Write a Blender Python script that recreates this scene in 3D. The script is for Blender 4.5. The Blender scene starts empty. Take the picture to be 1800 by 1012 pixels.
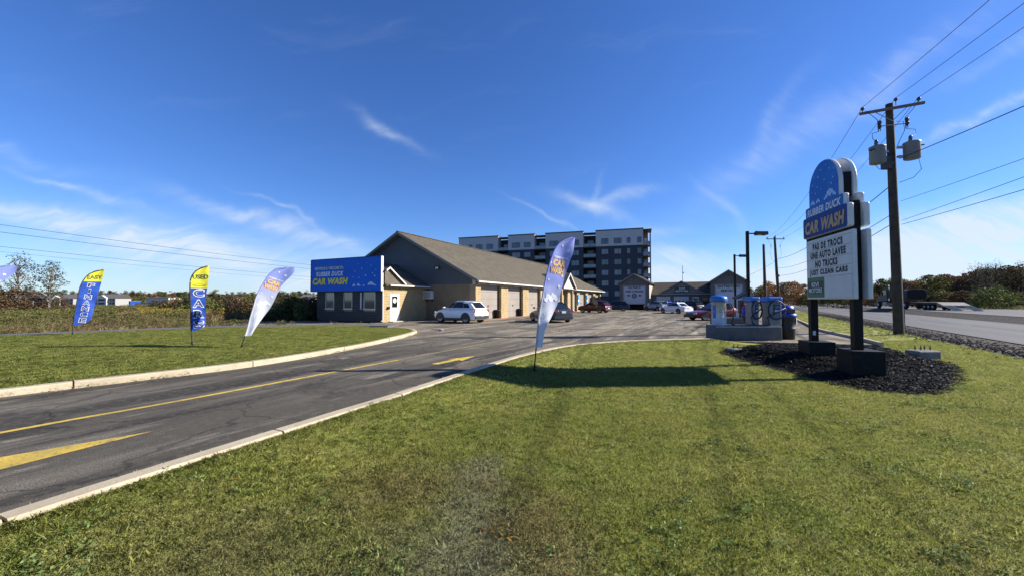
import bpy, bmesh, math, random
import numpy as np
from mathutils import Vector, Matrix, noise
from mathutils.geometry import delaunay_2d_cdt

random.seed(7)
rng = np.random.default_rng(11)
sc = bpy.context.scene
COL = sc.collection
R = math.radians

# ------------------------------------------------------------------ camera
cam_d = bpy.data.cameras.new("camera")
cam_d.sensor_width = 36.0
cam_d.lens = 13.8
cam_d.clip_start = 0.05
cam_d.clip_end = 9000
cam = bpy.data.objects.new("camera", cam_d)
COL.objects.link(cam)
cam.location = (0, 0, 1.7)
cam.rotation_euler = (R(90 + 1.743), 0, 0)
sc.camera = cam

# ------------------------------------------------------------------ light
SUN_EL, SUN_AZ = 28.0, 6.0           # azimuth counted from +X towards +Y
sun_d = bpy.data.lights.new("sun", 'SUN')
sun_d.energy = 5.0
sun_d.angle = R(0.5)
sun_d.color = (1.0, 0.93, 0.82)
sun = bpy.data.objects.new("sun", sun_d)
COL.objects.link(sun)
sdir = Vector((math.cos(R(SUN_AZ)) * math.cos(R(SUN_EL)), math.sin(R(SUN_AZ)) * math.cos(R(SUN_EL)), math.sin(R(SUN_EL))))
sun.rotation_euler = (-sdir).to_track_quat('-Z', 'Y').to_euler()
sun.location = (40, 10, 40)

world = bpy.data.worlds.new("World")
sc.world = world
world.use_nodes = True


def build_world():
    nt = world.node_tree
    nt.nodes.clear()
    N = nt.nodes.new
    L = nt.links.new
    out = N('ShaderNodeOutputWorld')
    bg = N('ShaderNodeBackground')
    bg.inputs['Strength'].default_value = 0.05
    sky = N('ShaderNodeTexSky')
    sky.sky_type = 'NISHITA'
    sky.sun_disc = False
    sky.sun_elevation = R(SUN_EL)
    sky.sun_rotation = R(90 - SUN_AZ)
    sky.altitude = 50
    sky.air_density = 1.0
    sky.dust_density = 0.1
    sky.ozone_density = 2.6
    hs = N('ShaderNodeHueSaturation')
    hs.inputs['Saturation'].default_value = 1.12
    hs.inputs['Value'].default_value = 1.0
    L(sky.outputs[0], hs.inputs['Color'])
    wb = N('ShaderNodeMix')                     # the camera's cool, saturated rendering of a clear autumn sky
    wb.data_type = 'RGBA'
    wb.blend_type = 'MULTIPLY'
    wb.inputs[0].default_value = 1.0
    L(hs.outputs['Color'], wb.inputs[6])
    wb.inputs[7].default_value = (0.80, 1.08, 1.67, 1)
    tc = N('ShaderNodeTexCoord')
    sep = N('ShaderNodeSeparateXYZ')
    L(tc.outputs['Generated'], sep.inputs[0])

    def math_(op, a, b=None):
        n = N('ShaderNodeMath')
        n.operation = op
        for i, v in ((0, a), (1, b)):
            if v is None:
                continue
            if isinstance(v, (int, float)):
                n.inputs[i].default_value = v
            else:
                L(v, n.inputs[i])
        return n.outputs[0]
    yy = math_('MAXIMUM', sep.outputs[1], 0.08)
    u = math_('DIVIDE', sep.outputs[0], yy)
    v = math_('DIVIDE', sep.outputs[2], yy)
    cmb = N('ShaderNodeCombineXYZ')
    L(u, cmb.inputs[0])
    L(v, cmb.inputs[1])
    # slow warp so that no streak is a clean ellipse
    wn = N('ShaderNodeTexNoise')
    wn.inputs['Scale'].default_value = 4.5
    wn.inputs['Detail'].default_value = 4
    L(cmb.outputs[0], wn.inputs['Vector'])
    wsub = N('ShaderNodeVectorMath')
    wsub.operation = 'SUBTRACT'
    L(wn.outputs['Color'], wsub.inputs[0])
    wsub.inputs[1].default_value = (0.5, 0.5, 0.5)
    wsc = N('ShaderNodeVectorMath')
    wsc.operation = 'SCALE'
    L(wsub.outputs[0], wsc.inputs[0])
    wsc.inputs['Scale'].default_value = 0.13
    wad = N('ShaderNodeVectorMath')
    wad.operation = 'ADD'
    L(cmb.outputs[0], wad.inputs[0])
    L(wsc.outputs[0], wad.inputs[1])
    total = None
    # u, v, angle, half length, half width, density
    streaks = [
        (-0.66, 0.085, -9, 0.60, 0.080, 0.95), (-1.15, 0.215, -9, 0.42, 0.022, 0.62), (-1.02, 0.165, -10, 0.36, 0.016, 0.5),
        (-1.12, 0.290, -16, 0.17, 0.010, 0.42), (-0.60, 0.195, -17, 0.24, 0.018, 0.62), (-0.58, 0.225, -30, 0.11, 0.005, 0.32),
        (-0.325, 0.435, -30, 0.085, 0.016, 0.46), (-1.32, 0.38, -12, 0.20, 0.020, 0.22), 
        (0.20, 0.235, -22, 0.085, 0.014, 0.6), (0.205, 0.275, 78, 0.040, 0.008, 0.20), (0.27, 0.255, 18, 0.10, 0.016, 0.42), (0.10, 0.205, -25, 0.10, 0.006, 0.30),
        (0.62, 0.055, 3, 0.60, 0.07, 1.0), (0.42, 0.11, 4, 0.18, 0.025, 0.42), (1.15, 0.15, 12, 0.55, 0.065, 1.35), (1.15, 0.07, 6, 0.5, 0.035, 0.8), (1.28, 0.245, 14, 0.28, 0.035, 0.8),
        (0.86, 0.50, 34, 0.42, 0.045, 0.30), (1.22, 0.49, 22, 0.30, 0.014, 0.42), (0.66, 0.44, 55, 0.17, 0.022, 0.22), (0.55, 0.235, -45, 0.09, 0.012, 0.25),
        (0.36, 0.17, 8, 0.08, 0.016, 0.30), (1.30, 0.66, 30, 0.2, 0.02, 0.2), (-1.3, 0.05, -3, 0.5, 0.05, 0.35), (0.05, 0.06, 0, 0.5, 0.035, 0.45),
    ]
    for (cu, cv, ang, hl, hw, dens) in streaks:
        mp = N('ShaderNodeMapping')
        mp.vector_type = 'TEXTURE'
        mp.inputs['Location'].default_value = (cu, cv, 0)
        mp.inputs['Rotation'].default_value = (0, 0, R(ang))
        mp.inputs['Scale'].default_value = (hl, hw, 1)
        L(wad.outputs[0], mp.inputs['Vector'])
        ln = N('ShaderNodeVectorMath')
        ln.operation = 'DOT_PRODUCT'
        L(mp.outputs[0], ln.inputs[0])
        L(mp.outputs[0], ln.inputs[1])
        e = math_('POWER', 2.718, math_('MULTIPLY', ln.outputs['Value'], -1.1))
        e = math_('MULTIPLY', e, dens)
        total = e if total is None else math_('ADD', total, e)
    # fibrous texture along the wind
    def fibre(ang, sx, sy, detail, lo, hi):
        mp = N('ShaderNodeMapping')
        mp.vector_type = 'TEXTURE'
        mp.inputs['Rotation'].default_value = (0, 0, R(ang))
        mp.inputs['Scale'].default_value = (1 / sx, 1 / sy, 1)
        L(wad.outputs[0], mp.inputs['Vector'])
        fn = N('ShaderNodeTexNoise')
        fn.inputs['Scale'].default_value = 1.0
        fn.inputs['Detail'].default_value = detail
        fn.inputs['Roughness'].default_value = 0.62
        L(mp.outputs[0], fn.inputs['Vector'])
        mr = N('ShaderNodeMapRange')
        mr.inputs[1].default_value = lo
        mr.inputs[2].default_value = hi
        mr.interpolation_type = 'SMOOTHSTEP'
        L(fn.outputs['Fac'], mr.inputs[0])
        return mr.outputs[0]
    f1 = fibre(10, 3.5, 26, 8, 0.34, 0.72)
    f2 = fibre(-24, 3.5, 20, 8, 0.34, 0.74)
    fm = N('ShaderNodeMix')
    sidefac = math_('MULTIPLY', math_('ADD', u, 0.5), 1.2)
    cl = N('ShaderNodeClamp')
    L(sidefac, cl.inputs[0])
    L(cl.outputs[0], fm.inputs[0])
    L(f1, fm.inputs[2])
    L(f2, fm.inputs[3])
    tex = math_('ADD', math_('MULTIPLY', fm.outputs[0], 0.62), 0.38)
    dens = math_('MULTIPLY', total, tex)
    veil = fibre(8, 1.6, 9, 6, 0.52, 0.95)
    dens = math_('ADD', dens, math_('MULTIPLY', veil, 0.10))
    front = N('ShaderNodeMapRange')
    front.inputs[1].default_value = 0.05
    front.inputs[2].default_value = 0.25
    L(sep.outputs[1], front.inputs[0])
    # behind the camera: the same thin cirrus, spread evenly
    bn = N('ShaderNodeTexNoise')
    bn.inputs['Scale'].default_value = 3.0
    bn.inputs['Detail'].default_value = 7
    bmp = N('ShaderNodeMapping')
    bmp.inputs['Scale'].default_value = (1, 1, 4)
    L(tc.outputs['Generated'], bmp.inputs[0])
    L(bmp.outputs[0], bn.inputs['Vector'])
    bmr = N('ShaderNodeMapRange')
    bmr.inputs[1].default_value = 0.5
    bmr.inputs[2].default_value = 0.9
    bmr.inputs[4].default_value = 0.4
    L(bn.outputs['Fac'], bmr.inputs[0])
    sel = N('ShaderNodeMix')
    L(front.outputs[0], sel.inputs[0])
    L(bmr.outputs[0], sel.inputs[2])
    L(dens, sel.inputs[3])
    fac = N('ShaderNodeClamp')
    fac.inputs['Max'].default_value = 0.9
    L(sel.outputs[0], fac.inputs[0])
    mix = N('ShaderNodeMix')
    mix.data_type = 'RGBA'
    L(fac.outputs[0], mix.inputs[0])
    L(wb.outputs[2], mix.inputs[6])
    mix.inputs[7].default_value = (7.4, 8.4, 9.7, 1)
    L(mix.outputs[2], bg.inputs['Color'])
    L(bg.outputs[0], out.inputs[0])


build_world()
sc.view_settings.view_transform = 'Standard'
sc.view_settings.look = 'None'
sc.view_settings.gamma = 1.0
sc.view_settings.exposure = 1.05
sc.view_settings.use_curve_mapping = False
sc.render.engine = 'CYCLES'
sc.cycles.max_bounces = 6
sc.cycles.diffuse_bounces = 3
sc.cycles.glossy_bounces = 3
sc.cycles.transparent_max_bounces = 6
sc.cycles.use_denoising = True


# ------------------------------------------------------------------ materials
def srgb(r, g, b):
    f = lambda c: (c / 255 / 12.92) if c / 255 <= 0.04045 else ((c / 255 + 0.055) / 1.055) ** 2.4
    return (f(r), f(g), f(b))


MATS = {}


def M(name, col, rough=0.7, metal=0.0, var=None, bump=None, spec=0.5, transl=0.0, coords='world', stretch=None, coat=0.0, alpha=None):
    """var: list of (scale, colour, lo, hi[, rotation_z, sx, sy]) layered over the base; bump: (scale, strength, distance)."""
    m = bpy.data.materials.new(name)
    m.use_nodes = True
    nt = m.node_tree
    N, L = nt.nodes.new, nt.links.new
    b = nt.nodes['Principled BSDF']
    b.inputs['Base Color'].default_value = (*col, 1)
    b.inputs['Roughness'].default_value = rough
    b.inputs['Metallic'].default_value = metal
    b.inputs['Specular IOR Level'].default_value = spec
    b.inputs['Coat Weight'].default_value = coat
    b.inputs['Coat Roughness'].default_value = 0.05
    vec = None
    if var or bump:
        if coords == 'world':
            vec = N('ShaderNodeNewGeometry').outputs['Position']
        else:
            vec = N('ShaderNodeTexCoord').outputs['Object']
    cur = None
    for lay in (var or []):
        scale, c2, lo, hi = lay[:4]
        v = vec
        if len(lay) > 4:
            mp = N('ShaderNodeMapping')
            mp.vector_type = 'TEXTURE'          # turned first, then stretched along the turned axes
            mp.inputs['Rotation'].default_value = (0, 0, R(-lay[4]))
            mp.inputs['Scale'].default_value = (1 / lay[5], 1 / lay[6], 1)
            L(vec, mp.inputs[0])
            v = mp.outputs[0]
        n = N('ShaderNodeTexNoise')
        n.inputs['Scale'].default_value = scale
        n.inputs['Detail'].default_value = 6
        n.inputs['Roughness'].default_value = 0.6
        L(v, n.inputs['Vector'])
        mr = N('ShaderNodeMapRange')
        mr.inputs[1].default_value = lo
        mr.inputs[2].default_value = hi
        L(n.outputs['Fac'], mr.inputs[0])
        mx = N('ShaderNodeMix')
        mx.data_type = 'RGBA'
        L(mr.outputs[0], mx.inputs[0])
        if cur is None:
            mx.inputs[6].default_value = (*col, 1)
        else:
            L(cur, mx.inputs[6])
        mx.inputs[7].default_value = (*c2, 1)
        cur = mx.outputs[2]
    if cur is not None:
        L(cur, b.inputs['Base Color'])
    if bump:
        n = N('ShaderNodeTexNoise')
        n.inputs['Scale'].default_value = bump[0]
        n.inputs['Detail'].default_value = 5
        L(vec, n.inputs['Vector'])
        bp = N('ShaderNodeBump')
        bp.inputs['Strength'].default_value = bump[1]
        bp.inputs['Distance'].default_value = bump[2]
        L(n.outputs['Fac'], bp.inputs['Height'])
        L(bp.outputs[0], b.inputs['Normal'])
    if transl > 0:
        out = nt.nodes['Material Output']
        t = N('ShaderNodeBsdfTranslucent')
        if cur is not None:
            L(cur, t.inputs['Color'])
        else:
            t.inputs['Color'].default_value = (*col, 1)
        ms = N('ShaderNodeMixShader')
        ms.inputs[0].default_value = transl
        L(b.outputs[0], ms.inputs[1])
        L(t.outputs[0], ms.inputs[2])
        L(ms.outputs[0], out.inputs[0])
    MATS[name] = m
    return m


drv = 61.0    # direction of the driveway
M('asphalt', (0.091, 0.081, 0.063), 0.92, var=[
    (0.45, (0.185, 0.163, 0.127), 0.48, 0.58, -drv, 0.30, 1.5),
    (0.8, (0.042, 0.038, 0.031), 0.53, 0.60, -drv, 0.09, 1.1),
    (1.7, (0.249, 0.222, 0.175), 0.575, 0.65, -drv, 0.22, 1.2),
    (0.33, (0.055, 0.049, 0.040), 0.57, 0.62),
    (9, (0.133, 0.117, 0.092), 0.48, 0.72),
    (60, (0.036, 0.033, 0.028), 0.46, 0.66)], bump=(90, 0.6, 0.012), spec=0.18)


def vary_asphalt():
    """the lot beyond the side entrance is paler asphalt than the drive"""
    nt = MATS['asphalt'].node_tree
    N, L = nt.nodes.new, nt.links.new
    b = nt.nodes['Principled BSDF']
    src = b.inputs['Base Color'].links[0].from_socket
    pos = N('ShaderNodeNewGeometry').outputs['Position']
    sp = N('ShaderNodeSeparateXYZ')
    L(pos, sp.inputs[0])
    n = N('ShaderNodeTexNoise')
    n.inputs['Scale'].default_value = 0.35
    n.inputs['Detail'].default_value = 6
    L(pos, n.inputs['Vector'])
    a = N('ShaderNodeMath')
    a.operation = 'MULTIPLY_ADD'
    L(n.outputs['Fac'], a.inputs[0])
    a.inputs[1].default_value = 14.0
    L(sp.outputs[1], a.inputs[2])
    r = N('ShaderNodeMapRange')
    r.inputs[1].default_value = 18.0
    r.inputs[2].default_value = 26.0
    L(a.outputs[0], r.inputs[0])
    add = N('ShaderNodeMix')
    add.data_type = 'RGBA'
    add.blend_type = 'MULTIPLY'
    L(r.outputs[0], add.inputs[0])
    L(src, add.inputs[6])
    add.inputs[7].default_value = (1.75, 1.70, 1.62, 1)  # paler towards the lot, with a ragged start
    # hairline cracks, wandering with a coarse noise
    wn = N('ShaderNodeTexNoise')
    wn.inputs['Scale'].default_value = 1.6
    wn.inputs['Detail'].default_value = 5
    L(pos, wn.inputs['Vector'])
    wv = N('ShaderNodeVectorMath')
    wv.operation = 'MULTIPLY_ADD'
    L(wn.outputs['Color'], wv.inputs[0])
    wv.inputs[1].default_value = (0.9, 0.9, 0)
    L(pos, wv.inputs[2])
    vo = N('ShaderNodeTexVoronoi')
    vo.feature = 'DISTANCE_TO_EDGE'
    vo.inputs['Scale'].default_value = 0.42
    L(wv.outputs[0], vo.inputs['Vector'])
    cr = N('ShaderNodeMapRange')
    cr.inputs[1].default_value = 0.004
    cr.inputs[2].default_value = 0.011
    cr.inputs[3].default_value = 0.58
    cr.inputs[4].default_value = 1.0
    L(vo.outputs['Distance'], cr.inputs[0])
    cm = N('ShaderNodeMix')
    cm.data_type = 'RGBA'
    cm.blend_type = 'MULTIPLY'
    cm.inputs[0].default_value = 1.0
    L(add.outputs[2], cm.inputs[6])
    L(cr.outputs[0], cm.inputs[7])
    L(cm.outputs[2], b.inputs['Base Color'])


vary_asphalt()
M('road_asphalt', (0.082, 0.082, 0.084), 0.85, var=[(0.6, (0.112, 0.112, 0.116), 0.45, 0.7, -59, 0.1, 1.2), (30, (0.060, 0.060, 0.060), 0.5, 0.8)], bump=(60, 0.4, 0.01), spec=0.3)
M('path_asphalt', (0.12, 0.118, 0.112), 0.9, var=[(3, (0.08, 0.08, 0.078), 0.45, 0.7)], bump=(60, 0.3, 0.01), spec=0.25)
M('kerb_concrete', (0.45, 0.385, 0.272), 0.9, var=[(1.2, (0.38, 0.32, 0.225), 0.46, 0.62), (6, (0.30, 0.255, 0.18), 0.57, 0.72), (25, (0.24, 0.205, 0.15), 0.60, 0.75)], bump=(40, 0.5, 0.008), spec=0.25)
M('concrete_dark', (0.20, 0.195, 0.19), 0.9, var=[(5, (0.13, 0.125, 0.12), 0.45, 0.7)], bump=(30, 0.5, 0.01), spec=0.25)
M('concrete_grey', (0.12, 0.12, 0.12), 0.9, var=[(3, (0.085, 0.085, 0.085), 0.45, 0.7)], bump=(30, 0.3, 0.01), spec=0.25)
M('soil_lawn', (0.15, 0.155, 0.055), 0.95, var=[(2, (0.17, 0.15, 0.07), 0.5, 0.7), (14, (0.10, 0.112, 0.036), 0.5, 0.7)], bump=(25, 0.4, 0.02), spec=0.1)
M('field_soil', (0.10, 0.085, 0.035), 0.95, var=[(0.1, (0.06, 0.07, 0.022), 0.45, 0.6), (1.5, (0.15, 0.12, 0.055), 0.5, 0.7)], spec=0.1)
M('gravel_dirt', (0.085, 0.072, 0.060), 0.95, var=[(3, (0.045, 0.038, 0.032), 0.42, 0.62), (14, (0.16, 0.14, 0.12), 0.58, 0.75)], bump=(16, 1.0, 0.05), spec=0.15)
M('mulch_dark', (0.006, 0.006, 0.006), 0.8, var=[(30, (0.012, 0.011, 0.011), 0.5, 0.7)], bump=(35, 1.0, 0.03), spec=0.15)
M('mulch_chip', (0.0075, 0.0072, 0.0078), 0.6, var=[(1.5, (0.018, 0.018, 0.019), 0.55, 0.75), (22, (0.004, 0.004, 0.004), 0.5, 0.6)], spec=0.12)
M('yellow_paint', (0.62, 0.42, 0.055), 0.8, var=[(2.2, (0.44, 0.32, 0.07), 0.42, 0.62), (11, (0.15, 0.125, 0.085), 0.56, 0.66), (50, (0.20, 0.16, 0.08), 0.55, 0.68)], spec=0.3)
M('faded_yellow_paint', (0.30, 0.235, 0.10), 0.8, var=[(2.2, (0.20, 0.165, 0.085), 0.42, 0.68), (12, (0.10, 0.09, 0.07), 0.52, 0.68)], spec=0.3)
M('worn_white_paint', (0.32, 0.30, 0.265), 0.8, var=[(4, (0.16, 0.15, 0.135), 0.42, 0.58)], spec=0.3)
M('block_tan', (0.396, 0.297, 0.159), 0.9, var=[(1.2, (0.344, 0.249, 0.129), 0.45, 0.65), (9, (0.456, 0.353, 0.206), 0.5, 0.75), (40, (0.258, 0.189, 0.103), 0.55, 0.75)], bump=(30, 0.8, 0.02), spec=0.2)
M('block_tan_shaded', (0.232, 0.185, 0.116), 0.9, var=[(1.2, (0.189, 0.150, 0.095), 0.45, 0.65), (30, (0.138, 0.107, 0.069), 0.55, 0.75)], bump=(30, 0.8, 0.02), spec=0.2)  # darker copy of the tan block, the gable's shade put into its colour
M('mortar', (0.30, 0.235, 0.145), 0.95, spec=0.1)
M('siding_grey', (0.107, 0.112, 0.110), 0.7, var=[(0.8, (0.095, 0.099, 0.099), 0.4, 0.7)], spec=0.3)
M('shingles', (0.142, 0.125, 0.096), 0.95, var=[(1.3, (0.107, 0.095, 0.074), 0.42, 0.60), (9, (0.073, 0.065, 0.052), 0.5, 0.64), (40, (0.215, 0.189, 0.150), 0.55, 0.75)], bump=(30, 0.6, 0.02), spec=0.15)
M('dark_shingles', (0.065, 0.055, 0.05), 0.95, var=[(3, (0.045, 0.038, 0.034), 0.45, 0.62)], bump=(30, 0.6, 0.02), spec=0.15)
M('white_metal', (0.619, 0.602, 0.568), 0.45, var=[(6, (0.516, 0.499, 0.464), 0.5, 0.8)])
M('cream_trim', (0.533, 0.490, 0.396), 0.6)
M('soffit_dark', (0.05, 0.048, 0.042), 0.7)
M('door_taupe', (0.255, 0.222, 0.19), 0.6, var=[(0.7, (0.22, 0.19, 0.165), 0.4, 0.7)])
M('door_white', (0.62, 0.64, 0.68), 0.5)
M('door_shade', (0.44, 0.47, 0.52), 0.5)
M('frame_dark', (0.035, 0.036, 0.038), 0.5)
M('black_steel', (0.008, 0.008, 0.009), 0.5, spec=0.18)
M('black_plastic', (0.016, 0.016, 0.018), 0.5)
M('grey_steel', (0.33, 0.34, 0.35), 0.45, metal=0.4)
M('stainless', (0.50, 0.50, 0.50), 0.5, metal=0.4, var=[(3, (0.42, 0.42, 0.42), 0.4, 0.7)])
M('glass_dark', (0.010, 0.012, 0.014), 0.06, spec=0.45)
M('glass_blue', (0.035, 0.045, 0.060), 0.05, spec=1.0)
M('sign_blue', (0.004, 0.125, 0.62), 0.5, var=[(0.8, (0.004, 0.11, 0.55), 0.4, 0.7)], spec=0.2)
M('sign_blue_deep', (0.012, 0.055, 0.26), 0.5, spec=0.2)
M('sign_white', (0.602, 0.611, 0.619), 0.45, var=[(1.5, (0.533, 0.542, 0.550), 0.45, 0.7), (7, (0.430, 0.430, 0.421), 0.62, 0.8)])
M('board_white', (0.60, 0.62, 0.62), 0.4, var=[(3, (0.53, 0.55, 0.55), 0.45, 0.7)])
M('letter_black', (0.007, 0.007, 0.008), 0.6)
M('letter_white', (0.72, 0.74, 0.78), 0.6)
M('letter_pale', (0.66, 0.72, 0.82), 0.6)
M('letter_yellow', (0.80, 0.68, 0.05), 0.6)
M('letter_tan', (0.50, 0.33, 0.17), 0.6)
M('letter_navy', (0.006, 0.012, 0.045), 0.6)
M('sign_green', (0.045, 0.17, 0.085), 0.5)
M('bubble_pale', (0.40, 0.56, 0.82), 0.6)
M('bay_blue', (0.02, 0.24, 0.55), 0.5)
M('wood_pole', (0.070, 0.058, 0.042), 0.9, var=[(3, (0.04, 0.034, 0.026), 0.45, 0.7), (1.0, (0.105, 0.09, 0.068), 0.55, 0.8)], bump=(14, 0.6, 0.02), spec=0.2)
M('wood_weathered', (0.172, 0.159, 0.142), 0.9, var=[(6, (0.112, 0.103, 0.095), 0.45, 0.7)], spec=0.2)
M('transformer_grey', (0.17, 0.185, 0.195), 0.5, var=[(4, (0.13, 0.14, 0.15), 0.5, 0.7)])
M('vacuum_grey', (0.20, 0.215, 0.235), 0.5, metal=0.25, var=[(3, (0.15, 0.165, 0.18), 0.4, 0.7)])
M('insulator', (0.06, 0.045, 0.04), 0.25)
M('cable', (0.010, 0.010, 0.011), 0.6)
M('pump_blue', (0.022, 0.135, 0.46), 0.4)
M('bin_blue', (0.012, 0.035, 0.30), 0.4)
M('red_plastic', (0.40, 0.015, 0.02), 0.4)
M('rubber', (0.012, 0.012, 0.012), 0.8)
M('alloy', (0.40, 0.41, 0.42), 0.3, metal=0.7)
M('plate', (0.6, 0.6, 0.62), 0.5)
M('headlight', (0.6, 0.62, 0.65), 0.1, spec=0.9)
M('taillight', (0.35, 0.012, 0.012), 0.15, spec=0.8)
M('chrome', (0.7, 0.7, 0.7), 0.12, metal=1)
for nm, c in (('paint_white', (0.74, 0.75, 0.77)), ('paint_graphite', (0.040, 0.046, 0.055)), ('paint_maroon', (0.075, 0.008, 0.012)), ('paint_navy', (0.012, 0.018, 0.04)),
              ('paint_silver', (0.30, 0.33, 0.37)), ('paint_blue', (0.02, 0.06, 0.36)), ('paint_black', (0.010, 0.011, 0.013)), ('paint_wine', (0.12, 0.010, 0.012))):
    M(nm, c, 0.32, metal=0.0 if nm == 'paint_white' else 0.2, coat=0.35, spec=0.25)
M('truck_body', (0.035, 0.032, 0.034), 0.5, var=[(3, (0.06, 0.055, 0.05), 0.5, 0.7)])
M('trailer_wood', (0.34, 0.31, 0.27), 0.9, var=[(3, (0.22, 0.20, 0.17), 0.45, 0.7)], spec=0.2)
M('apt_white', (0.447, 0.456, 0.473), 0.7, var=[(0.5, (0.413, 0.421, 0.439), 0.4, 0.7)])
M('apt_navy', (0.026, 0.036, 0.056), 0.7, var=[(0.6, (0.022, 0.030, 0.048), 0.4, 0.7)])
M('apt_recess', (0.035, 0.034, 0.037), 0.8)
M('apt_brown', (0.14, 0.07, 0.035), 0.8)
M('apt_frame', (0.05, 0.052, 0.056), 0.5)
M('apt_rail', (0.16, 0.18, 0.20), 0.2, spec=0.8)
M('curtain_pale', (0.22, 0.25, 0.29), 0.5, spec=0.6)
M('far_wall_white', (0.533, 0.516, 0.482), 0.8)
M('far_wall_grey', (0.28, 0.28, 0.27), 0.8)
M('far_roof', (0.13, 0.12, 0.115), 0.9)
M('bark', (0.085, 0.068, 0.05), 0.95, var=[(8, (0.05, 0.04, 0.03), 0.45, 0.7)], spec=0.15)
M('birch_bark', (0.30, 0.27, 0.22), 0.85, var=[(10, (0.10, 0.09, 0.08), 0.58, 0.7)], spec=0.2)
LEAFC = {'leaf_olive': ((0.090, 0.093, 0.027), (0.143, 0.128, 0.033)), 'leaf_green': ((0.059, 0.087, 0.022), (0.112, 0.137, 0.031)), 'leaf_orange': ((0.216, 0.088, 0.024), (0.297, 0.135, 0.030)),
         'leaf_red': ((0.144, 0.036, 0.022), (0.180, 0.066, 0.026)), 'leaf_gold': ((0.26, 0.155, 0.022), (0.20, 0.11, 0.02)), 'leaf_brown': ((0.091, 0.059, 0.034), (0.140, 0.087, 0.042)),
         'leaf_dark': ((0.030, 0.041, 0.019), (0.061, 0.065, 0.024)), 'leaf_grey': ((0.085, 0.085, 0.055), (0.06, 0.065, 0.038)), 'weed_tan': ((0.403, 0.325, 0.176), (0.260, 0.215, 0.104)),
         'weed_brown': ((0.156, 0.114, 0.060), (0.221, 0.163, 0.078)), 'weed_green': ((0.111, 0.127, 0.036), (0.169, 0.176, 0.052)), 'weed_yellow': ((0.390, 0.286, 0.039), (0.208, 0.169, 0.039))}
for nm, (a, b) in LEAFC.items():
    M(nm, a, 0.75, var=[(1.7, b, 0.42, 0.62), (7.0, tuple(x * 0.55 for x in a), 0.55, 0.7)], spec=0.2, transl=0.25)


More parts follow.
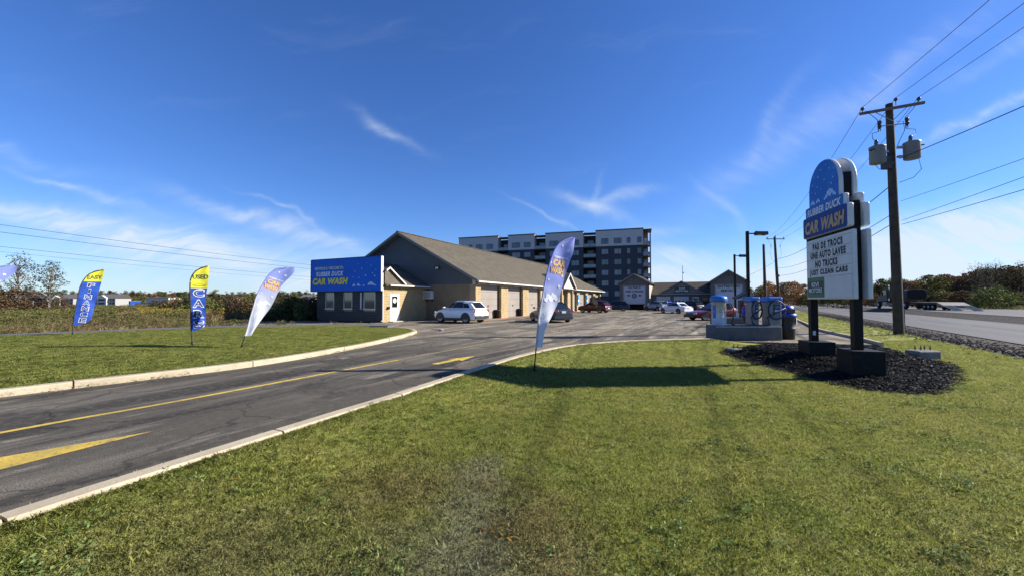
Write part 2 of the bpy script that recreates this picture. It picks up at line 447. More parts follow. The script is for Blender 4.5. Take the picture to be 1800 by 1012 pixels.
# grass: one material, its tint drifts over the lawn as the real sward does
def grass_material(name, transl, bump=False):
    m = M(name, (0.085, 0.118, 0.022), 0.6, spec=0.2, bump=(60, 0.8, 0.02) if bump else None)
    nt = m.node_tree
    N, L = nt.nodes.new, nt.links.new
    b = nt.nodes['Principled BSDF']
    pos = N('ShaderNodeNewGeometry').outputs['Position']

    def noise_(scale, lo, hi, detail=4, mp=None):
        v = pos
        if mp:
            mpn = N('ShaderNodeMapping')
            mpn.inputs['Rotation'].default_value = (0, 0, R(mp[0]))
            mpn.inputs['Scale'].default_value = (mp[1], mp[2], 1)
            L(pos, mpn.inputs[0])
            v = mpn.outputs[0]
        n = N('ShaderNodeTexNoise')
        n.inputs['Scale'].default_value = scale
        n.inputs['Detail'].default_value = detail
        L(v, n.inputs['Vector'])
        r = N('ShaderNodeMapRange')
        r.inputs[1].default_value = lo
        r.inputs[2].default_value = hi
        L(n.outputs['Fac'], r.inputs[0])
        return r.outputs[0]

    def mix(fac, a, c):
        x = N('ShaderNodeMix')
        x.data_type = 'RGBA'
        L(fac, x.inputs[0])
        if isinstance(a, tuple):
            x.inputs[6].default_value = (*a, 1)
        else:
            L(a, x.inputs[6])
        x.inputs[7].default_value = (*c, 1)
        return x.outputs[2]

    def spot(x, y, rad, soft, wob=0.8):
        mpn = N('ShaderNodeMapping')
        mpn.vector_type = 'TEXTURE'
        mpn.inputs['Location'].default_value = (x, y, 0)
        mpn.inputs['Scale'].default_value = (rad[0], rad[1], 50)
        L(pos, mpn.inputs[0])
        ln = N('ShaderNodeVectorMath')
        ln.operation = 'LENGTH'
        L(mpn.outputs[0], ln.inputs[0])
        n = N('ShaderNodeTexNoise')
        n.inputs['Scale'].default_value = 2.6
        n.inputs['Detail'].default_value = 5
        L(pos, n.inputs['Vector'])
        ad = N('ShaderNodeMath')
        ad.operation = 'MULTIPLY_ADD'
        L(n.outputs['Fac'], ad.inputs[0])
        ad.inputs[1].default_value = wob * 2
        L(ln.outputs['Value'], ad.inputs[2])
        r = N('ShaderNodeMapRange')
        r.inputs[1].default_value = 1.0 + wob + soft
        r.inputs[2].default_value = 1.0 + wob - soft
        L(ad.outputs[0], r.inputs[0])
        return r.outputs[0]
    c = mix(noise_(0.55, 0.40, 0.62), (0.300, 0.345, 0.050), (0.375, 0.390, 0.075))
    c = mix(noise_(1.3, 0.50, 0.70), c, (0.215, 0.285, 0.036))
    c = mix(noise_(3.2, 0.54, 0.74), c, (0.340, 0.335, 0.095))
    # worn and dry ground towards the camera
    c = mix(spot(-0.25, 2.80, (0.60, 0.85), 0.55, 1.1), c, (0.345, 0.355, 0.225))
    c = mix(spot(-0.40, 3.9, (0.30, 0.60), 0.55, 1.1), c, (0.340, 0.350, 0.215))
    c = mix(spot(-1.05, 3.9, (0.50, 0.5), 0.8, 1.4), c, (0.310, 0.260, 0.085))
    c = mix(spot(0.20, 3.2, (0.32, 0.7), 0.7, 1.2), c, (0.290, 0.235, 0.085))
    c = mix(spot(-2.0, 2.8, (0.9, 0.6), 0.9, 1.4), c, (0.310, 0.300, 0.10))
    # per blade: dry straws between the green ones
    hi = noise_(75, 0.50, 0.66, 2)
    c = mix(hi, c, (0.58, 0.55, 0.25))
    lo = noise_(42, 0.55, 0.66, 2)
    c = mix(lo, c, (0.075, 0.110, 0.022))
    if bump:
        dk = N('ShaderNodeMix')
        dk.data_type = 'RGBA'
        dk.blend_type = 'MULTIPLY'
        dk.inputs[0].default_value = 1.0
        L(c, dk.inputs[6])
        dk.inputs[7].default_value = (0.88, 0.86, 0.82, 1)
        c = dk.outputs[2]
    L(c, b.inputs['Base Color'])
    out = nt.nodes['Material Output']
    t = N('ShaderNodeBsdfTranslucent')
    L(c, t.inputs['Color'])
    ms = N('ShaderNodeMixShader')
    ms.inputs[0].default_value = transl
    L(b.outputs[0], ms.inputs[1])
    L(t.outputs[0], ms.inputs[2])
    L(ms.outputs[0], out.inputs[0])
    return m


grass_material('grass_blade', 0.42)
grass_material('sward', 0.10, True)


def flag_material():
    """Printed fabric: violet blue at the top fading to white, in the flag's own height."""
    m = M('flag_violet', (0.2, 0.2, 0.6), 0.7, spec=0.2)
    nt = m.node_tree
    N, L = nt.nodes.new, nt.links.new
    b = nt.nodes['Principled BSDF']
    tc = N('ShaderNodeTexCoord')
    sp = N('ShaderNodeSeparateXYZ')
    L(tc.outputs['Object'], sp.inputs[0])
    n = N('ShaderNodeTexNoise')
    n.inputs['Scale'].default_value = 3
    L(tc.outputs['Object'], n.inputs['Vector'])
    ad = N('ShaderNodeMath')
    ad.operation = 'MULTIPLY_ADD'
    L(n.outputs['Fac'], ad.inputs[0])
    ad.inputs[1].default_value = 0.35
    L(sp.outputs[2], ad.inputs[2])
    cr = N('ShaderNodeValToRGB')
    e = cr.color_ramp.elements
    e[0].position = 0.50
    e[0].color = (0.66, 0.68, 0.76, 1)
    e[1].position = 0.74
    e[1].color = (0.31, 0.37, 0.78, 1)
    x = cr.color_ramp.elements.new(0.60)
    x.color = (0.52, 0.56, 0.76, 1)
    mr = N('ShaderNodeMapRange')
    mr.inputs[1].default_value = 0
    mr.inputs[2].default_value = 3.3
    L(ad.outputs[0], mr.inputs[0])
    L(mr.outputs[0], cr.inputs[0])
    L(cr.outputs[0], b.inputs['Base Color'])
    t = N('ShaderNodeBsdfTranslucent')
    L(cr.outputs[0], t.inputs['Color'])
    ms = N('ShaderNodeMixShader')
    ms.inputs[0].default_value = 0.42
    L(b.outputs[0], ms.inputs[1])
    L(t.outputs[0], ms.inputs[2])
    L(ms.outputs[0], nt.nodes['Material Output'].inputs[0])


flag_material()
M('flag_blue', (0.022, 0.075, 0.42), 0.6, var=[(3, (0.04, 0.13, 0.55), 0.45, 0.7)], spec=0.3, transl=0.35)
M('flag_yellow', (0.80, 0.74, 0.05), 0.6, spec=0.3, transl=0.35)
M('flag_edge', (0.012, 0.014, 0.02), 0.6)
M('flag_gold', (0.75, 0.55, 0.22), 0.6, transl=0.3)
M('flag_orange', (0.60, 0.22, 0.10), 0.6, transl=0.3)
M('flag_white', (0.72, 0.74, 0.82), 0.6, transl=0.3)


# ------------------------------------------------------------------ helpers
def link(o, parent=None):
    COL.objects.link(o)
    if parent is not None:
        o.parent = parent
    return o


def tag(o, label=None, cat=None, group=None, kind=None):
    if label:
        o['label'] = label
    if cat:
        o['category'] = cat
    if group:
        o['group'] = group
    if kind:
        o['kind'] = kind
    return o


def empty(name, loc=(0, 0, 0), rz=0.0, parent=None):
    o = bpy.data.objects.new(name, None)
    o.location = loc
    o.rotation_euler = (0, 0, rz)
    o.empty_display_size = 0.3
    return link(o, parent)


class MB:
    def __init__(s):
        s.v, s.f, s.mi, s.sm = [], [], [], []

    def add(s, vs, fs, mi=0, sm=False):
        o = len(s.v)
        s.v += [tuple(p) for p in vs]
        for f in fs:
            s.f.append(tuple(i + o for i in f))
            s.mi.append(mi)
            s.sm.append(sm)
        return s

    def box(s, c, d, mi=0, rz=0.0, M4=None):
        x, y, z = d[0] / 2, d[1] / 2, d[2] / 2
        vs = [(-x, -y, -z), (x, -y, -z), (x, y, -z), (-x, y, -z), (-x, -y, z), (x, -y, z), (x, y, z), (-x, y, z)]
        ca, sa = math.cos(rz), math.sin(rz)
        vs = [(c[0] + a * ca - b * sa, c[1] + a * sa + b * ca, c[2] + w) for a, b, w in vs]
        return s.add(vs, [(0, 3, 2, 1), (4, 5, 6, 7), (0, 1, 5, 4), (1, 2, 6, 5), (2, 3, 7, 6), (3, 0, 4, 7)], mi)

    def obox(s, o, ax, ay, az, mi=0):
        """box from a corner and three edge vectors"""
        o, ax, ay, az = Vector(o), Vector(ax), Vector(ay), Vector(az)
        if ax.cross(ay).dot(az) < 0:
            o, ay = o + ay, -ay
        vs = [o, o + ax, o + ax + ay, o + ay, o + az, o + ax + az, o + ax + ay + az, o + ay + az]
        return s.add(vs, [(0, 3, 2, 1), (4, 5, 6, 7), (0, 1, 5, 4), (1, 2, 6, 5), (2, 3, 7, 6), (3, 0, 4, 7)], mi)

    def tube(s, pts, rad, n=8, mi=0, cap=True):
        pts = [Vector(p) for p in pts]
        if not hasattr(rad, '__len__'):
            rad = [rad] * len(pts)
        vs, fs = [], []
        up = Vector((0, 0, 1))
        for i, p in enumerate(pts):
            t = (pts[min(i + 1, len(pts) - 1)] - pts[max(i - 1, 0)]).normalized()
            a = t.cross(up)
            if a.length < 0.05:
                a = t.cross(Vector((1, 0, 0)))
            a.normalize()
            b = a.cross(t).normalized()
            for k in range(n):
                w = 2 * math.pi * k / n
                vs.append(p + (a * math.cos(w) + b * math.sin(w)) * rad[i])
        for i in range(len(pts) - 1):
            for k in range(n):
                fs.append((i * n + k, i * n + (k + 1) % n, (i + 1) * n + (k + 1) % n, (i + 1) * n + k))
        s.add(vs, fs, mi, True)
        if cap:
            s.add(vs[:n], [tuple(range(n))], mi)
            s.add(vs[-n:], [tuple(reversed(range(n)))], mi)
        return s

    def lathe(s, c, prof, n=20, mi=0):
        vs, fs = [], []
        for (r, z) in prof:
            for k in range(n):
                w = 2 * math.pi * k / n
                vs.append((c[0] + r * math.cos(w), c[1] + r * math.sin(w), c[2] + z))
        for i in range(len(prof) - 1):
            for k in range(n):
                fs.append((i * n + k, i * n + (k + 1) % n, (i + 1) * n + (k + 1) % n, (i + 1) * n + k))
        fs.append(tuple(range(n))[::-1])
        fs.append(tuple((len(prof) - 1) * n + k for k in range(n)))
        return s.add(vs, fs, mi, True)

    def prism(s, poly, ex, mi=0):
        """polygon of 3D points pushed along ex"""
        ex = Vector(ex)
        p = [Vector(q) for q in poly]
        n = len(p)
        nrm = Vector((0, 0, 0))
        for i in range(n):
            nrm += p[i].cross(p[(i + 1) % n])
        if nrm.dot(ex) > 0:
            p = p[::-1]
        vs = p + [q + ex for q in p]
        fs = [tuple(range(n)), tuple(range(2 * n - 1, n - 1, -1))]
        for i in range(n):
            j = (i + 1) % n
            fs.append((j, i, i + n, j + n))
        return s.add(vs, fs, mi)

    def mesh(s, name, mats):
        me = bpy.data.meshes.new(name)
        me.from_pydata(s.v, [], s.f)
        for m in mats:
            me.materials.append(MATS[m])
        if s.f:
            me.polygons.foreach_set('material_index', s.mi)
            me.polygons.foreach_set('use_smooth', s.sm)
        me.update()
        return me

    def build(s, name, mats, parent=None, loc=None, rz=0.0, bevel=None, subs=0):
        if isinstance(mats, str):
            mats = [mats]
        o = bpy.data.objects.new(name, s.mesh(name, mats))
        if loc is not None:
            o.location = loc
        o.rotation_euler = (0, 0, rz)
        link(o, parent)
        if bevel:
            b = o.modifiers.new('bevel', 'BEVEL')
            b.width = bevel
            b.segments = 2
            b.limit_method = 'ANGLE'
            b.angle_limit = R(35)
        if subs:
            m = o.modifiers.new('sub', 'SUBSURF')
            m.levels = subs
            m.render_levels = subs
        return o


def copy_tree(o, parent=None):
    c = o.copy()
    COL.objects.link(c)
    if parent is not None:
        c.parent = parent
    for ch in list(o.children):
        copy_tree(ch, c)
    return c


TXT_CACHE = {}


def text_geo(s, size=1.0, bold=0.0, shear=0.0, spacing=1.0, sx=1.0):
    """flat triangulated lettering centred on its own box, in the XY plane"""
    cu = bpy.data.curves.new('lettering', 'FONT')
    cu.body = s
    cu.size = size
    cu.offset = bold
    cu.shear = shear
    cu.space_character = spacing
    cu.resolution_u = 3
    cu.align_x = 'CENTER'
    ob = bpy.data.objects.new('lettering', cu)
    COL.objects.link(ob)
    dg = bpy.context.evaluated_depsgraph_get()
    me = bpy.data.meshes.new_from_object(ob.evaluated_get(dg))
    vs = [(v.co.x * sx, v.co.y) for v in me.vertices]
    fs = [tuple(p.vertices) for p in me.polygons]
    bpy.data.objects.remove(ob)
    bpy.data.curves.remove(cu)
    bpy.data.meshes.remove(me)
    ys = [v[1] for v in vs]
    xs = [v[0] for v in vs]
    cx, cy = (min(xs) + max(xs)) / 2, (min(ys) + max(ys)) / 2
    return [(x - cx, y - cy) for x, y in vs], fs, (max(xs) - min(xs), max(ys) - min(ys))


def fit_text(s, w, h, bold=0.0, shear=0.0, spacing=1.0):
    vs, fs, (tw, th) = text_geo(s, 1.0, bold, shear, spacing)
    return [(x * w / tw, y * h / th) for x, y in vs], fs


def on_plane(vs, o, ux, uz, n, off):
    o, ux, uz, n = Vector(o), Vector(ux), Vector(uz), Vector(n)
    return [o + ux * x + uz * y + n * off for x, y in vs]


def lettering(name, s, o, ux, uz, n, w, h, mat, parent, off=0.004, bold=0.0, shear=0.0, spacing=1.0):
    vs, fs = fit_text(s, w, h, bold, shear, spacing)
    b = MB()
    b.add(on_plane(vs, o, ux, uz, n, off), fs)
    return b.build(name, mat, parent)


def disc_pts(cx, cy, r, n=14):
    return [(cx + r * math.cos(2 * math.pi * k / n), cy + r * math.sin(2 * math.pi * k / n)) for k in range(n)]


def catmull(pts, step=0.3):
    P = [Vector((p[0], p[1])) for p in pts]
    out = []
    for i in range(len(P) - 1):
        p0, p1, p2, p3 = P[max(i - 1, 0)], P[i], P[i + 1], P[min(i + 2, len(P) - 1)]
        n = max(1, int((p2 - p1).length / step))
        for k in range(n):
            t = k / n
            out.append(0.5 * ((2 * p1) + (p2 - p0) * t + (2 * p0 - 5 * p1 + 4 * p2 - p3) * t * t + (3 * p1 - p0 - 3 * p2 + p3) * t ** 3))
    out.append(P[-1])
    return out


def offset_line(line, d):
    """positive d = to the left of travel"""
    out = []
    for i, p in enumerate(line):
        t = (line[min(i + 1, len(line) - 1)] - line[max(i - 1, 0)]).normalized()
        out.append(p + Vector((-t.y, t.x)) * d)
    return out


def seg_dist(px, py, line):
    """distances from numpy points to a polyline"""
    best = np.full(px.shape, 1e9)
    for a, b in zip(line[:-1], line[1:]):
        dx, dy = b[0] - a[0], b[1] - a[1]
        l2 = dx * dx + dy * dy + 1e-12
        t = np.clip(((px - a[0]) * dx + (py - a[1]) * dy) / l2, 0, 1)
        d = np.hypot(px - a[0] - t * dx, py - a[1] - t * dy)
        best = np.minimum(best, d)
    return best


def inside(px, py, poly):
    c = np.zeros(px.shape, bool)
    n = len(poly)
    for i in range(n):
        x1, y1 = poly[i][0], poly[i][1]
        x2, y2 = poly[(i + 1) % n][0], poly[(i + 1) % n][1]
        if y1 == y2:
            continue
        cond = (y1 > py) != (y2 > py)
        c ^= cond & (px < (x2 - x1) * (py - y1) / (y2 - y1) + x1)
    return c


def poly_surface(name, poly, hfun, mat, step, kind='structure', skirt=0.0, extra=None, jitter=0.35):
    """a filled polygon with inner points, lifted by hfun(x, y); skirt hangs the border down"""
    poly = [Vector((p[0], p[1])) for p in poly]
    xs = [p.x for p in poly]
    ys = [p.y for p in poly]
    gx, gy = np.meshgrid(np.arange(min(xs), max(xs), step), np.arange(min(ys), max(ys), step))
    gx = gx.ravel() + rng.uniform(-jitter, jitter, gx.size) * step
    gy = gy.ravel() + rng.uniform(-jitter, jitter, gy.size) * step
    keep = inside(gx, gy, poly) & (seg_dist(gx, gy, poly + [poly[0]]) > step * 0.45)
    pts = poly + [Vector((float(a), float(b))) for a, b in zip(gx[keep], gy[keep])]
    n = len(poly)
    vs, _, fs, *_ = delaunay_2d_cdt(pts, [(i, (i + 1) % n) for i in range(n)], [], 1, 1e-5)
    px = np.array([v.x for v in vs])
    py = np.array([v.y for v in vs])
    pz = hfun(px, py)
    V = [(float(a), float(b), float(c)) for a, b, c in zip(px, py, pz)]
    F = [tuple(f) for f in fs]
    # face up
    F2 = []
    for f in F:
        a, b, c = (Vector(V[f[0]]), Vector(V[f[1]]), Vector(V[f[2]]))
        F2.append(f if (b - a).cross(c - a).z > 0 else f[::-1])
    mb = MB()
    mb.add(V, F2, 0, True)
    if skirt:
        hz = hfun(np.array([p.x for p in poly]), np.array([p.y for p in poly]))
        for i in range(n):
            j = (i + 1) % n
            a, b = poly[i], poly[j]
            mb.add([(a.x, a.y, hz[i]), (b.x, b.y, hz[j]), (b.x, b.y, hz[j] - skirt), (a.x, a.y, hz[i] - skirt)], [(0, 1, 2, 3), (3, 2, 1, 0)][:1])
    o = mb.build(name, mat)
    tag(o, kind=kind)
    return o


def flat(v):
    return lambda x, y: np.full(np.shape(x), v, float)


def scatter(name, pts, rots, scales, protos, mat_names=None, kind='stuff'):
    """one object whose geometry nodes set one of several small meshes on every point"""
    me = bpy.data.meshes.new(name)
    me.from_pydata([tuple(p) for p in pts], [], [])
    a = me.attributes.new('turn', 'FLOAT', 'POINT')
    a.data.foreach_set('value', np.asarray(rots, np.float32))
    a = me.attributes.new('size', 'FLOAT', 'POINT')
    a.data.foreach_set('value', np.asarray(scales, np.float32))
    a = me.attributes.new('pick', 'INT', 'POINT')
    a.data.foreach_set('value', rng.integers(0, len(protos), len(pts)).astype(np.int32))
    o = bpy.data.objects.new(name, me)
    link(o)
    ng = bpy.data.node_groups.new(name, 'GeometryNodeTree')
    ng.interface.new_socket('Geometry', in_out='INPUT', socket_type='NodeSocketGeometry')
    ng.interface.new_socket('Geometry', in_out='OUTPUT', socket_type='NodeSocketGeometry')
    N, L = ng.nodes.new, ng.links.new
    gi, go = N('NodeGroupInput'), N('NodeGroupOutput')
    join = N('GeometryNodeJoinGeometry')

    def attr(nm, ty):
        n = N('GeometryNodeInputNamedAttribute')
        n.data_type = ty
        n.inputs['Name'].default_value = nm
        return n.outputs[0]
    turn, size, pick = attr('turn', 'FLOAT'), attr('size', 'FLOAT'), attr('pick', 'INT')
    for i, pm in enumerate(protos):
        cmp_ = N('FunctionNodeCompare')
        cmp_.data_type = 'INT'
        cmp_.operation = 'EQUAL'
        L(pick, cmp_.inputs[2])
        cmp_.inputs[3].default_value = i
        # the small mesh itself is kept in the node group through an object input
        po = bpy.data.objects.new(name + '_piece', pm)
        oi = N('GeometryNodeObjectInfo')
        oi.inputs['Object'].default_value = po
        iop = N('GeometryNodeInstanceOnPoints')
        cx = N('ShaderNodeCombineXYZ')
        L(turn, cx.inputs[2])
        L(gi.outputs[0], iop.inputs['Points'])
        L(cmp_.outputs[0], iop.inputs['Selection'])
        L(oi.outputs['Geometry'], iop.inputs['Instance'])
        L(cx.outputs[0], iop.inputs['Rotation'])
        L(size, iop.inputs['Scale'])
        L(iop.outputs[0], join.inputs[0])
    L(join.outputs[0], go.inputs[0])
    md = o.modifiers.new('scatter', 'NODES')
    md.node_group = ng
    tag(o, kind=kind)
    return o


def wire_pts(a, b, sag, n=24):
    a, b = Vector(a), Vector(b)
    return [a.lerp(b, t / n) - Vector((0, 0, sag * 4 * (t / n) * (1 - t / n))) for t in range(n + 1)]


# frames shared by the car wash: along its length and out of its bay side
AX = Vector((0.432, 0.902, 0)).normalized()
NX = Vector((0.902, -0.432, 0)).normalized()
UP = Vector((0, 0, 1))

# ================================================================== GROUND
R0 = Vector((19.62, 15.1))
RS = Vector((0.515, 0.857)).normalized()
RN = Vector((0.857, -0.515)).normalized()


def road_pt(s, lat):
    p = R0 + RS * s + RN * lat
    return (p.x, p.y)


RK = catmull([(-6.3, -3.0), (-4.6, 0.6), (-3.76, 2.93), (-3.58, 3.34), (-3.33, 3.88), (-2.98, 4.61), (-2.46, 5.7), (-1.94, 6.74), (-1.21, 8.38), (-0.56, 9.79),
              (0.40, 11.66), (2.05, 13.86), (4.45, 15.42), (8.38, 16.5)], 0.3)
FRONT = [Vector((8.38, 16.5)), Vector((11.4, 15.9)), Vector((13.9, 15.2))]
KR = catmull([(13.95, 14.9), (15.3, 17.7), (17.14, 21.87), (21.2, 28.5), (27.25, 38.5), (39, 58), (46, 70)], 0.6)
LK = catmull([(-12.0, 2.6), (-9.06, 7.0), (-8.08, 8.25), (-6.73, 10.15), (-5.71, 13.2), (-5.11, 16.84), (-4.94, 19.19), (-5.13, 20.64), (-5.97, 22.1), (-8.0, 22.75)], 0.3)

# far ground, one sheet to the horizon, sinking on the left beyond the field
def far_h(x, y):
    d = np.hypot(x, y)
    left = np.clip((-x - 40) / 120, 0, 1) * np.clip((d - 70) / 160, 0, 1)
    lat = (x - R0.x) * RN.x + (y - R0.y) * RN.y
    bank = np.clip((lat - 7.6) / 1.4, 0, 1)
    return -0.16 - 3.6 * left * left * (3 - 2 * left) + 0.52 * bank * np.clip((d - 10) / 20, 0, 1)


def build_ground():
    rs = np.concatenate([np.arange(0.5, 60, 1.5), np.geomspace(60, 4000, 46)])
    na = 180
    V, F = [(0, 0, -0.16)], []
    for r in rs:
        a = np.arange(na) * 2 * np.pi / na
        x, y = r * np.cos(a), r * np.sin(a)
        z = far_h(x, y)
        V += [(float(p), float(q), float(w)) for p, q, w in zip(x, y, z)]
    for k in range(na):
        F.append((0, 1 + k, 1 + (k + 1) % na))
    for i in range(len(rs) - 1):
        o = 1 + i * na
        for k in range(na):
            F.append((o + k, o + na + k, o + na + (k + 1) % na, o + (k + 1) % na))
    mb = MB()
    mb.add(V, F, 0, True)
    tag(mb.build('ground', 'field_soil'), kind='structure')


build_ground()

lot_poly = [(-12.0, 2.0), (-9.1, 6.8), (-6.9, 10.1), (-5.8, 13.2), (-5.2, 16.9), (-5.0, 19.2), (-5.2, 20.6), (-6.0, 22.2), (-8.2, 23.0), (-8.4, 25.6), (-10.6, 29.0),
            (-7.0, 35.4), (-2.6, 33.0), (19.6, 79.0), (17.0, 84.0), (46.0, 72.0), (40.0, 60.0), (27.5, 38.7), (21.4, 28.6), (17.3, 21.9), (14.0, 14.9), (11.4, 15.7), (8.4, 16.3),
            (4.5, 15.3), (2.2, 13.8), (0.5, 11.6), (-0.45, 9.75), (-1.1, 8.38), (-1.84, 6.7), (-2.36, 5.7), (-2.88, 4.6), (-3.6, 2.9), (-4.5, 0.5), (-6.3, -3.2), (-14, -2)]
poly_surface('parking_lot', lot_poly, flat(0.0), 'asphalt', 3.0, skirt=0.12)

# left lane that runs round behind the lawn, and the dark apron before the office
PL = catmull([(-7.6, 25.2), (-9.5, 25.3), (-12.5, 24.9), (-18.3, 22.75), (-23.1, 17.75), (-31, 8.0), (-40, -4)], 1.0)
path_poly = offset_line(PL, 1.0) + offset_line(PL, -1.0)[::-1]
poly_surface('path', path_poly, flat(0.115), 'path_asphalt', 2.0, skirt=0.25)
poly_surface('forecourt', [(-8.6, 25.4), (-10.8, 29.4), (-17.2, 32.8), (-21.5, 31.2), (-21.5, 24.6), (-18.0, 24.3), (-12.3, 25.95)], flat(-0.01), 'asphalt', 3.0)

# ------------------------------------------------ lawns
lawn_edge_r = RK + FRONT
LAWN_R = offset_line(RK, -0.10) + [Vector((8.5, 16.32)), Vector((11.4, 15.72)), Vector((13.9, 15.0))] + \
    [Vector((14.05, 14.75))] + offset_line(KR, -0.10)[1:] + \
    [Vector(road_pt(s, -2.1)) for s in (64, 50, 40, 30, 20, 12, 6, 2, -3, -8, -16, -26)] + [Vector((-5.0, -7.5))]
MULCH = [(8.04, 14.58), (9.47, 15.05), (10.88, 14.29), (12.2, 13.56), (12.77, 12.61), (11.86, 10.71), (10.13, 9.02), (8.66, 7.97), (7.85, 7.59), (7.15, 7.83), (6.99, 8.59), (6.99, 9.74), (6.95, 11.18), (7.09, 12.61), (7.42, 13.82)]
mulch_loop = [Vector(p) for p in MULCH]
mulch_loop = catmull([tuple(p) for p in mulch_loop] + [tuple(mulch_loop[0])], 0.25)[:-1]


def lawn_h(x, y):
    x = np.asarray(x, float)
    y = np.asarray(y, float)
    d = seg_dist(x, y, lawn_edge_r[::3])
    z = -0.12 + 0.18 * np.exp(-(d / 0.9) ** 2)
    lat = (x - R0.x) * RN.x + (y - R0.y) * RN.y
    z = z + 0.06 * np.clip((lat + 7) / 5, 0, 1)
    return z + 0.012 * np.sin(x * 2.1 + 0.4 * y) * np.sin(y * 1.7 - 0.3 * x) + 0.02 * np.sin(x * 0.5) * np.cos(y * 0.43)


poly_surface('lawn', LAWN_R, lawn_h, 'sward', 0.27, skirt=0.16)
LAWN_L = offset_line(LK, 0.08) + [Vector((-9.3, 24.1)), Vector((-12.3, 23.75)), Vector((-17.7, 21.7)), Vector((-22.1, 17.1)), Vector((-29.9, 7.5)), Vector((-38, -4)), Vector((-20, -6))]


def lawn_l_h(x, y):
    x = np.asarray(x, float)
    y = np.asarray(y, float)
    d = seg_dist(x, y, LK[::3])
    return 0.105 + 0.035 * np.clip(d / 4, 0, 1) + 0.01 * np.sin(x * 1.1) * np.sin(y * 0.9)


poly_surface('lawn', LAWN_L, lawn_l_h, 'sward', 1.0, skirt=0.2)


def mound_h(x, y):
    d = seg_dist(np.asarray(x, float), np.asarray(y, float), mulch_loop + [mulch_loop[0]])
    base = lawn_h(x, y)
    up = np.clip(d / 1.3, 0, 1)
    back = np.clip((np.asarray(y, float) - 9.4) / 1.6, 0, 1)
    return base + 0.015 + (0.10 + 0.20 * back) * up * up * (3 - 2 * up) + 0.012 * np.sin(x * 7.0) * np.sin(y * 6.1)


poly_surface('mulch_bed', mulch_loop, mound_h, 'mulch_dark', 0.3, skirt=0.05)

# ------------------------------------------------ roads beyond the lawn
S_LIST = [-40, -20, -8, 0, 10, 20, 30, 45, 60, 80, 100, 130, 170, 230, 320, 450]


def strip(name, lat0, lat1, z0, z1, mat, s0=-40):
    mb = MB()
    ss = [s for s in S_LIST if s >= s0]
    V = []
    for s in ss:
        a, b = road_pt(s, lat0), road_pt(s, lat1)
        V += [(a[0], a[1], z0), (b[0], b[1], z1)]
    mb.add(V, [(2 * i, 2 * i + 1, 2 * i + 3, 2 * i + 2) for i in range(len(ss) - 1)])
    return tag(mb.build(name, mat), kind='structure')


strip('road_shoulder', -2.6, 0.05, -0.075, -0.03, 'gravel_dirt')
strip('road', 0.0, 3.7, 0.0, 0.012, 'road_asphalt')
strip('road', 3.75, 7.4, 0.018, 0.006, 'road_asphalt')
strip('road_seam', 3.68, 3.80, 0.0135, 0.0195, 'letter_black')
strip('verge', 7.4, 8.9, -0.02, 0.40, 'gravel_dirt')
strip('road', 8.9, 21.0, 0.42, 0.44, 'road_asphalt')
strip('verge', 21.0, 34.0, 0.43, 0.5, 'field_soil')
mk = MB()
for i in range(9):
    s = 6 + i * 9.0
    a, b, c, d = road_pt(s, 3.55), road_pt(s + 3, 3.55), road_pt(s + 3, 3.67), road_pt(s, 3.67)
    mk.add([(*a, 0.016), (*d, 0.016), (*c, 0.016), (*b, 0.016)], [(0, 1, 2, 3)])
tag(mk.build('lane_marking', 'worn_white_paint'), kind='structure')


# ------------------------------------------------ kerbs, stone by stone
def kerb(line, width, top, seg_len, foot=-0.15, chamfer=0.02):
    root = empty('kerb', (0, 0, 0))
    tag(root, kind='structure')
    acc, start = 0.0, 0
    pieces = []
    for i in range(1, len(line)):
        acc += (line[i] - line[i - 1]).length
        if acc >= seg_len or i == len(line) - 1:
            pieces.append((start, i))
            start, acc = i, 0.0
    lo, li = offset_line(line, width / 2), offset_line(line, -width / 2)
    for (a, b) in pieces:
        if a == b:
            continue
        dz = random.uniform(-0.006, 0.006)
        j = random.uniform(-0.006, 0.006)
        rows = []
        n = b - a
        for k in range(a, b + 1):
            p, q = lo[k].copy(), li[k].copy()
            t = (line[min(k + 1, len(line) - 1)] - line[max(k - 1, 0)]).normalized()
            sh = t * (0.013 if k == a else (-0.013 if k == b else 0))
            p += sh
            q += sh
            w = (q - p).normalized()
            p += w * j
            q += w * j
            rows.append([(p.x, p.y, foot), (p.x, p.y, top - chamfer + dz), (p.x + w.x * chamfer, p.y + w.y * chamfer, top + dz),
                         (q.x - w.x * chamfer, q.y - w.y * chamfer, top + dz), (q.x, q.y, top - chamfer + dz), (q.x, q.y, foot)])
        V = [v for r in rows for v in r]
        F = []
        for k in range(n):
            for m in range(5):
                F.append((k * 6 + m, k * 6 + m + 1, k * 6 + 6 + m + 1, k * 6 + 6 + m))
        F.append((5, 4, 3, 2, 1, 0))
        e = n * 6
        F.append((e, e + 1, e + 2, e + 3, e + 4, e + 5))
        mb = MB()
        mb.add(V, F)
        mb.build('kerb_stone', 'kerb_concrete', root)
    return root


kerb(RK, 0.20, 0.115, 2.0)
kerb(LK, 0.24, 0.13, 3.0)
kerb(KR, 0.16, 0.11, 2.4)
# low kerb nose at the far side of the side entrance
kerb(catmull([(-4.6, 22.6), (-4.25, 22.5), (-3.95, 22.2), (-3.9, 21.8)], 0.2), 0.14, 0.06, 3.0)


# ------------------------------------------------ painted markings on the driveway
def paint_line(name, pts, w, mat, z=0.004, step=0.5):
    ln = catmull(pts, step)
    a, b = offset_line(ln, w / 2), offset_line(ln, -w / 2)
    mb = MB()
    V = []
    for p, q in zip(a, b):
        V += [(p.x, p.y, z), (q.x, q.y, z)]
    mb.add(V, [(2 * i, 2 * i + 1, 2 * i + 3, 2 * i + 2) for i in range(len(ln) - 1)])
    return tag(mb.build(name, mat), kind='structure')


